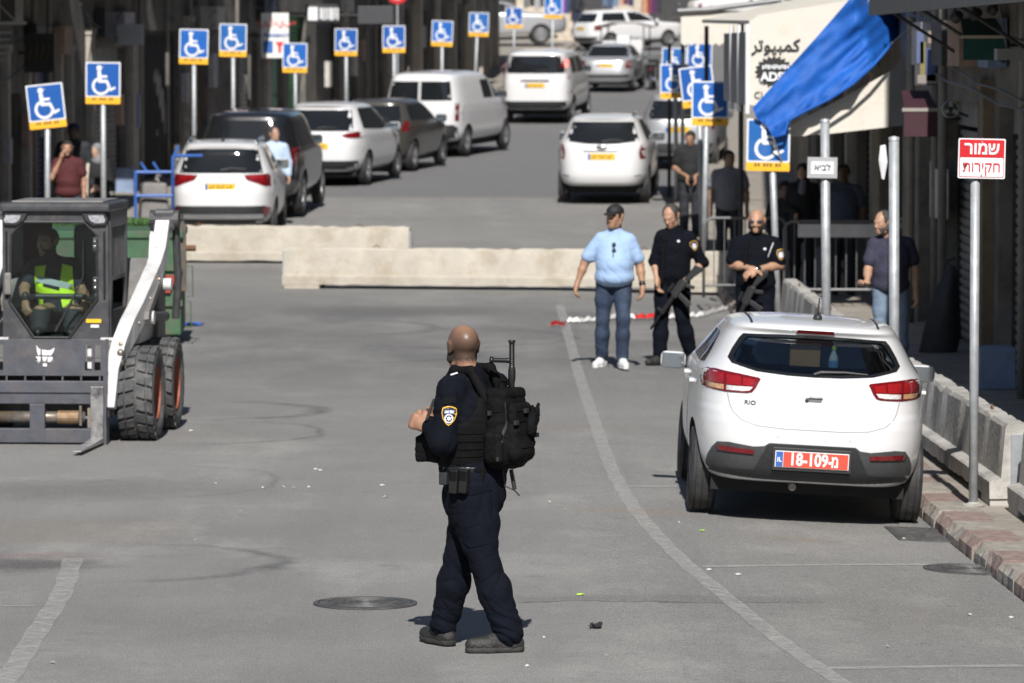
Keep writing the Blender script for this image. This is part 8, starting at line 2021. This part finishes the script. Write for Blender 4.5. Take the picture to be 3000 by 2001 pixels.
# left pavement
P = casual('man in a maroon T-shirt and jeans talking on a phone on the left pavement', 200, 75.5, pave_l(75.5), mat('maroon_tshirt', (.070, .012, .014), .85, var=.1), mat('slate_jeans', (.05, .07, .095), .85, var=.2), M_BLKSH,
    dict(stand(.19), head=(-.01, -.03, 1.635), el_l=(-.25, -.12, 1.17), wr_l=(-.10, -.12, 1.47), wr_r=(.25, -.04, .88)), 178, 185, -4, .013, 1.06, .04, (.36, .2, .13), .58, beard=(.03, .02, .016), hand_l=((.15, .1, 1), (.9, .3, 0), -1, .7), hem=-.05)
ph = thing('mobile_phone', 'dark mobile phone at the ear of the man in maroon', 'phone', P.t.location + Vector((-.085, -.06, 1.62)))
MB().box((0, 0, 0), (.012, .07, .14)).build('phone_body', M_DARKPL, ph, rot=(R(-15), 0, R(15)), bevel=.004); MB().box((.007, 0, 0), (.002, .06, .12)).build('phone_screen', M_CARGLASS, ph, rot=(R(-15), 0, R(15)))
M_ABAYA = mat('black_coat', (.012, .012, .013), .85, var=.2)
P = casual('woman in a black coat and grey headscarf holding a patterned handbag', 285, 76.3, pave_l(76.3), M_ABAYA, M_ABAYA, M_BLKSH, dict(stand(.165), el_l=(-.22, -.02, 1.12), wr_l=(-.04, -.20, 1.06), el_r=(.22, -.0, 1.12), wr_r=(.03, -.20, 1.02)), 182, 150, -4, .013, 1.0, 0, (.45, .29, .21), 1.9, None, scale=.96, hand_l=((.9, -.1, -.3), (0, .4, -.8), -1, .6), hand_r=((-.9, -.1, -.3), (0, .4, -.8), 1, .6), sex='f')
q = P.hq
P.part('headscarf', [('e', q(0, -.015, .032), (.092, .112, .100), P.Rh), ('c', q(0, -.01, -.07), q(0, .0, -.15), .078, .105)], mat('grey_scarf', (.20, .20, .21), .85, var=.2, scale=20), .03, folds(.006, 3, 14, 14), [('e', q(0, .10, -.012), (.058, .075, .082), P.Rh)])
P.part('coat_skirt', [('c', P.J['pelvis'] + V3(0, 0, .08), V3(0, 0, .25), .20, .26)], M_ABAYA, .03, folds(.012, 5, 9, 4), [('b', V3(0, 0, .10 - .25), (.6, .6, .25), .002)])
P.part('pale_shawl', [('c', V3(-.14, -.13, 1.40), V3(-.17, -.17, 1.05), .03, .035), ('c', V3(-.17, -.17, 1.05), V3(-.20, -.20, .72), .04, .06)], mat('cream_shawl', (.55, .50, .42), .8, var=.1), .02, folds(.006, 8, 14, 8))
hb = thing('handbag', 'grey patterned handbag on the arm of the woman in black', 'handbag', P.t.location + Vector((.20, -.12, .72)))
MB().box((0, 0, 0), (.30, .13, .21), taper=.85).build('bag_body', mat('patterned_bag', (.17, .17, .18), .6, var=.6, scale=26), hb, bevel=.03, seg=3); MB().tube([(-.09, 0, .09), (-.05, 0, .30), (.05, 0, .30), (.09, 0, .09)], .010, 6).build('bag_handle', M_LEATHER, hb)
P = casual('tall man in a dark cap and dark jacket standing behind the man in maroon', 217, 79.5, pave_l(79.5), M_DKJ, M_DKJ, M_BLKSH, stand(.2), 180, 170, 0, .015, 1.1, .03, (.10, .06, .045), 1.9, scale=1.08)
q = P.hq; P.part('cap', [('e', q(0, -.012, .058), (.090, .110, .075), P.Rh)], mat('navy_cap', (.02, .025, .05), .8), .02, None, [('b', q(0, 0, -.055), (.3, .3, .10), .01, P.Rh)])
# man between the SUVs
casual('man in a pale blue shirt standing between the white SUV and the black SUV', 815, 84.9, gz(-4.1, 84.9), mat('pale_blue_shirt', (.42, .52, .68), .8, var=.05), M_DKJ, M_BLKSH, stand(.19), 200, 215, 0, .014, 1.05, .05, (.40, .24, .17), 1.85, (.05, .045, .042), 'receding', X=-4.22)
# onlookers in the shade behind the crowd barriers
casual('man in black clothes standing in the shade under the cluster of signs', 2022, 80, pave_r(80), mat('black_tshirt', (.010, .010, .011), .85), M_DKJ, M_BLKSH, dict(stand(.20), wr_l=(-.05, -.2, 1.0), wr_r=(.07, -.2, 1.0)), 175, 160, -15, .015, 1.1, .04, (.30, .17, .11), .6)
casual('man in a grey shirt and dark trousers behind the crowd barrier', 2135, 70, pave_r(70), mat('grey_shirt', (.20, .20, .22), .85), M_DKJ, M_BLKSH, stand(.2), 190, 200, 0, .015, 1.05, .03, (.3, .18, .12), .6)
P = casual('woman in a black headscarf and pale collar behind the small name plate', 2352, 66, pave_r(66), M_ABAYA, M_ABAYA, M_BLKSH, dict(stand(.165), wr_l=(-.10, -.2, 1.05)), 185, 160, 0, .014, 1.0, 0, (.45, .29, .21), 1.9, None, sex='f', scale=.97)
q = P.hq; P.part('headscarf', [('e', q(0, -.015, .032), (.092, .112, .100), P.Rh), ('c', q(0, -.01, -.07), q(0, .0, -.15), .078, .105)], M_ABAYA, .03, folds(.006, 3, 14, 14), [('e', q(0, .10, -.012), (.056, .075, .080), P.Rh)])
P.part('pale_collar', [('c', q(-.02, .06, -.14), q(-.02, .10, -.26), .05, .06)], mat('grey_shirt', (.2, .2, .22)), .02)
casual('man in a dusky blue shirt standing right of the small name plate', 2470, 64, pave_r(64), mat('dusky_blue_shirt', (.06, .07, .11), .85), M_DKJ, M_BLKSH, stand(.2), 180, 170, 0, .015, 1.08, .03, (.12, .07, .05), .6)
casual('dark haired person in dark clothes sitting low behind the crowd barrier', 2300, 66.5, pave_r(66.5) - .32, M_DKJ, M_DKJ, M_BLKSH, dict(stand(.19), kn_l=(-.12, -.40, .82), kn_r=(.12, -.40, .82), an_l=(-.12, -.42, .42), an_r=(.12, -.42, .42), to_l=(-.12, -.55, .36), to_r=(.12, -.55, .36), wr_l=(-.12, -.34, .92), wr_r=(.12, -.34, .92)), 180, 190, -10, .015, 1.0, 0, (.2, .12, .08), 1.8)
casual('dark clothed shopper walking beside the purple garment at the top of the street', 1690, 198, pave_l(198), M_DKJ, mat('navy_trousers', (.02, .025, .05), .8), M_BLKSH, dict(stand(.19), wr_r=(.35, -.1, 1.0)), 120, 120, 0, .022, 1.05, .03, (.3, .18, .12), 1.8)
# ================================================= the loader's driver
LM = LD.matrix_basis if False else Matrix.Translation(LD.location) @ Matrix.Rotation(R(-4), 4, 'Z')
w = LM @ Vector((-.06, .58, .0))
D_ = Person('loader driver in a high visibility vest leaning to one side in the cab', w.x, w.y, .0,
    dict(head=(-.12, .22, 1.66), neck=(-.10, .18, 1.52), chest=(-.06, .16, 1.33), pelvis=(.02, .16, 1.08), sh_l=(-.24, .14, 1.44), sh_r=(.10, .16, 1.46), el_l=(-.30, -.06, 1.27), wr_l=(-.27, -.27, 1.17), el_r=(.20, .0, 1.24), wr_r=(.26, -.22, 1.20),
         hp_l=(-.08, .14, 1.06), hp_r=(.10, .14, 1.06), kn_l=(-.14, -.28, 1.08), kn_r=(.14, -.28, 1.08), an_l=(-.14, -.36, .94), an_r=(.14, -.36, .94), to_l=(-.14, -.44, .90), to_r=(.14, -.44, .90)),
    torso_yaw=R(185), head_yaw=R(150), head_pitch=R(-5), res=.012, build=1.04, skin='driver', skin_col=(.30, .17, .11))
D_.hands(l=((.1, -.5, -.6), (.5, 0, -.6), -1, .8), r=((-.1, -.5, -.6), (-.5, 0, -.6), 1, .8))
D_.finish_body(); S = D_.shirt(mat('driver_shirt', (.015, .018, .03), .85), .6, seed=51); D_.trousers(M_DKJ, .016, .01, .006, 52, waist=.03); D_.shoes(M_BLKSH, None, .043)
D_.hair(mat('dark_hair', (.02, .016, .013)), 'short'); D_.face(beard=(.02, .016, .013))
bs = bvh_of(S); M_HIVIS = mat('hi_vis_yellow', (.62, .90, .03), .6, var=.06, emit=0.)
for nm, P_, m, o in (('vest_front', [(-.215, 1.46), (-.20, 1.0), (-.14, 1.0), (-.15, 1.25), (-.12, 1.47)], M_HIVIS, .010), ('vest_front', [(.02, 1.48), (.0, 1.25), (.05, 1.0), (.11, 1.0), (.13, 1.25), (.11, 1.46)], M_HIVIS, .010), ('vest_band', [(-.21, 1.30), (.12, 1.22), (.12, 1.16), (-.21, 1.24)], M_HIVIS, .013), ('reflective_band', [(-.205, 1.385), (.12, 1.31), (.12, 1.255), (-.205, 1.33)], mat('reflective_grey', (.42, .45, .48), .4), .014)):
    link_mesh(nm, decal(bs, P_, (0, 0, 0), (1, 0, 0), (0, 0, 1), (0, 1, 0), o, .012, .035, far=1.), m, S)
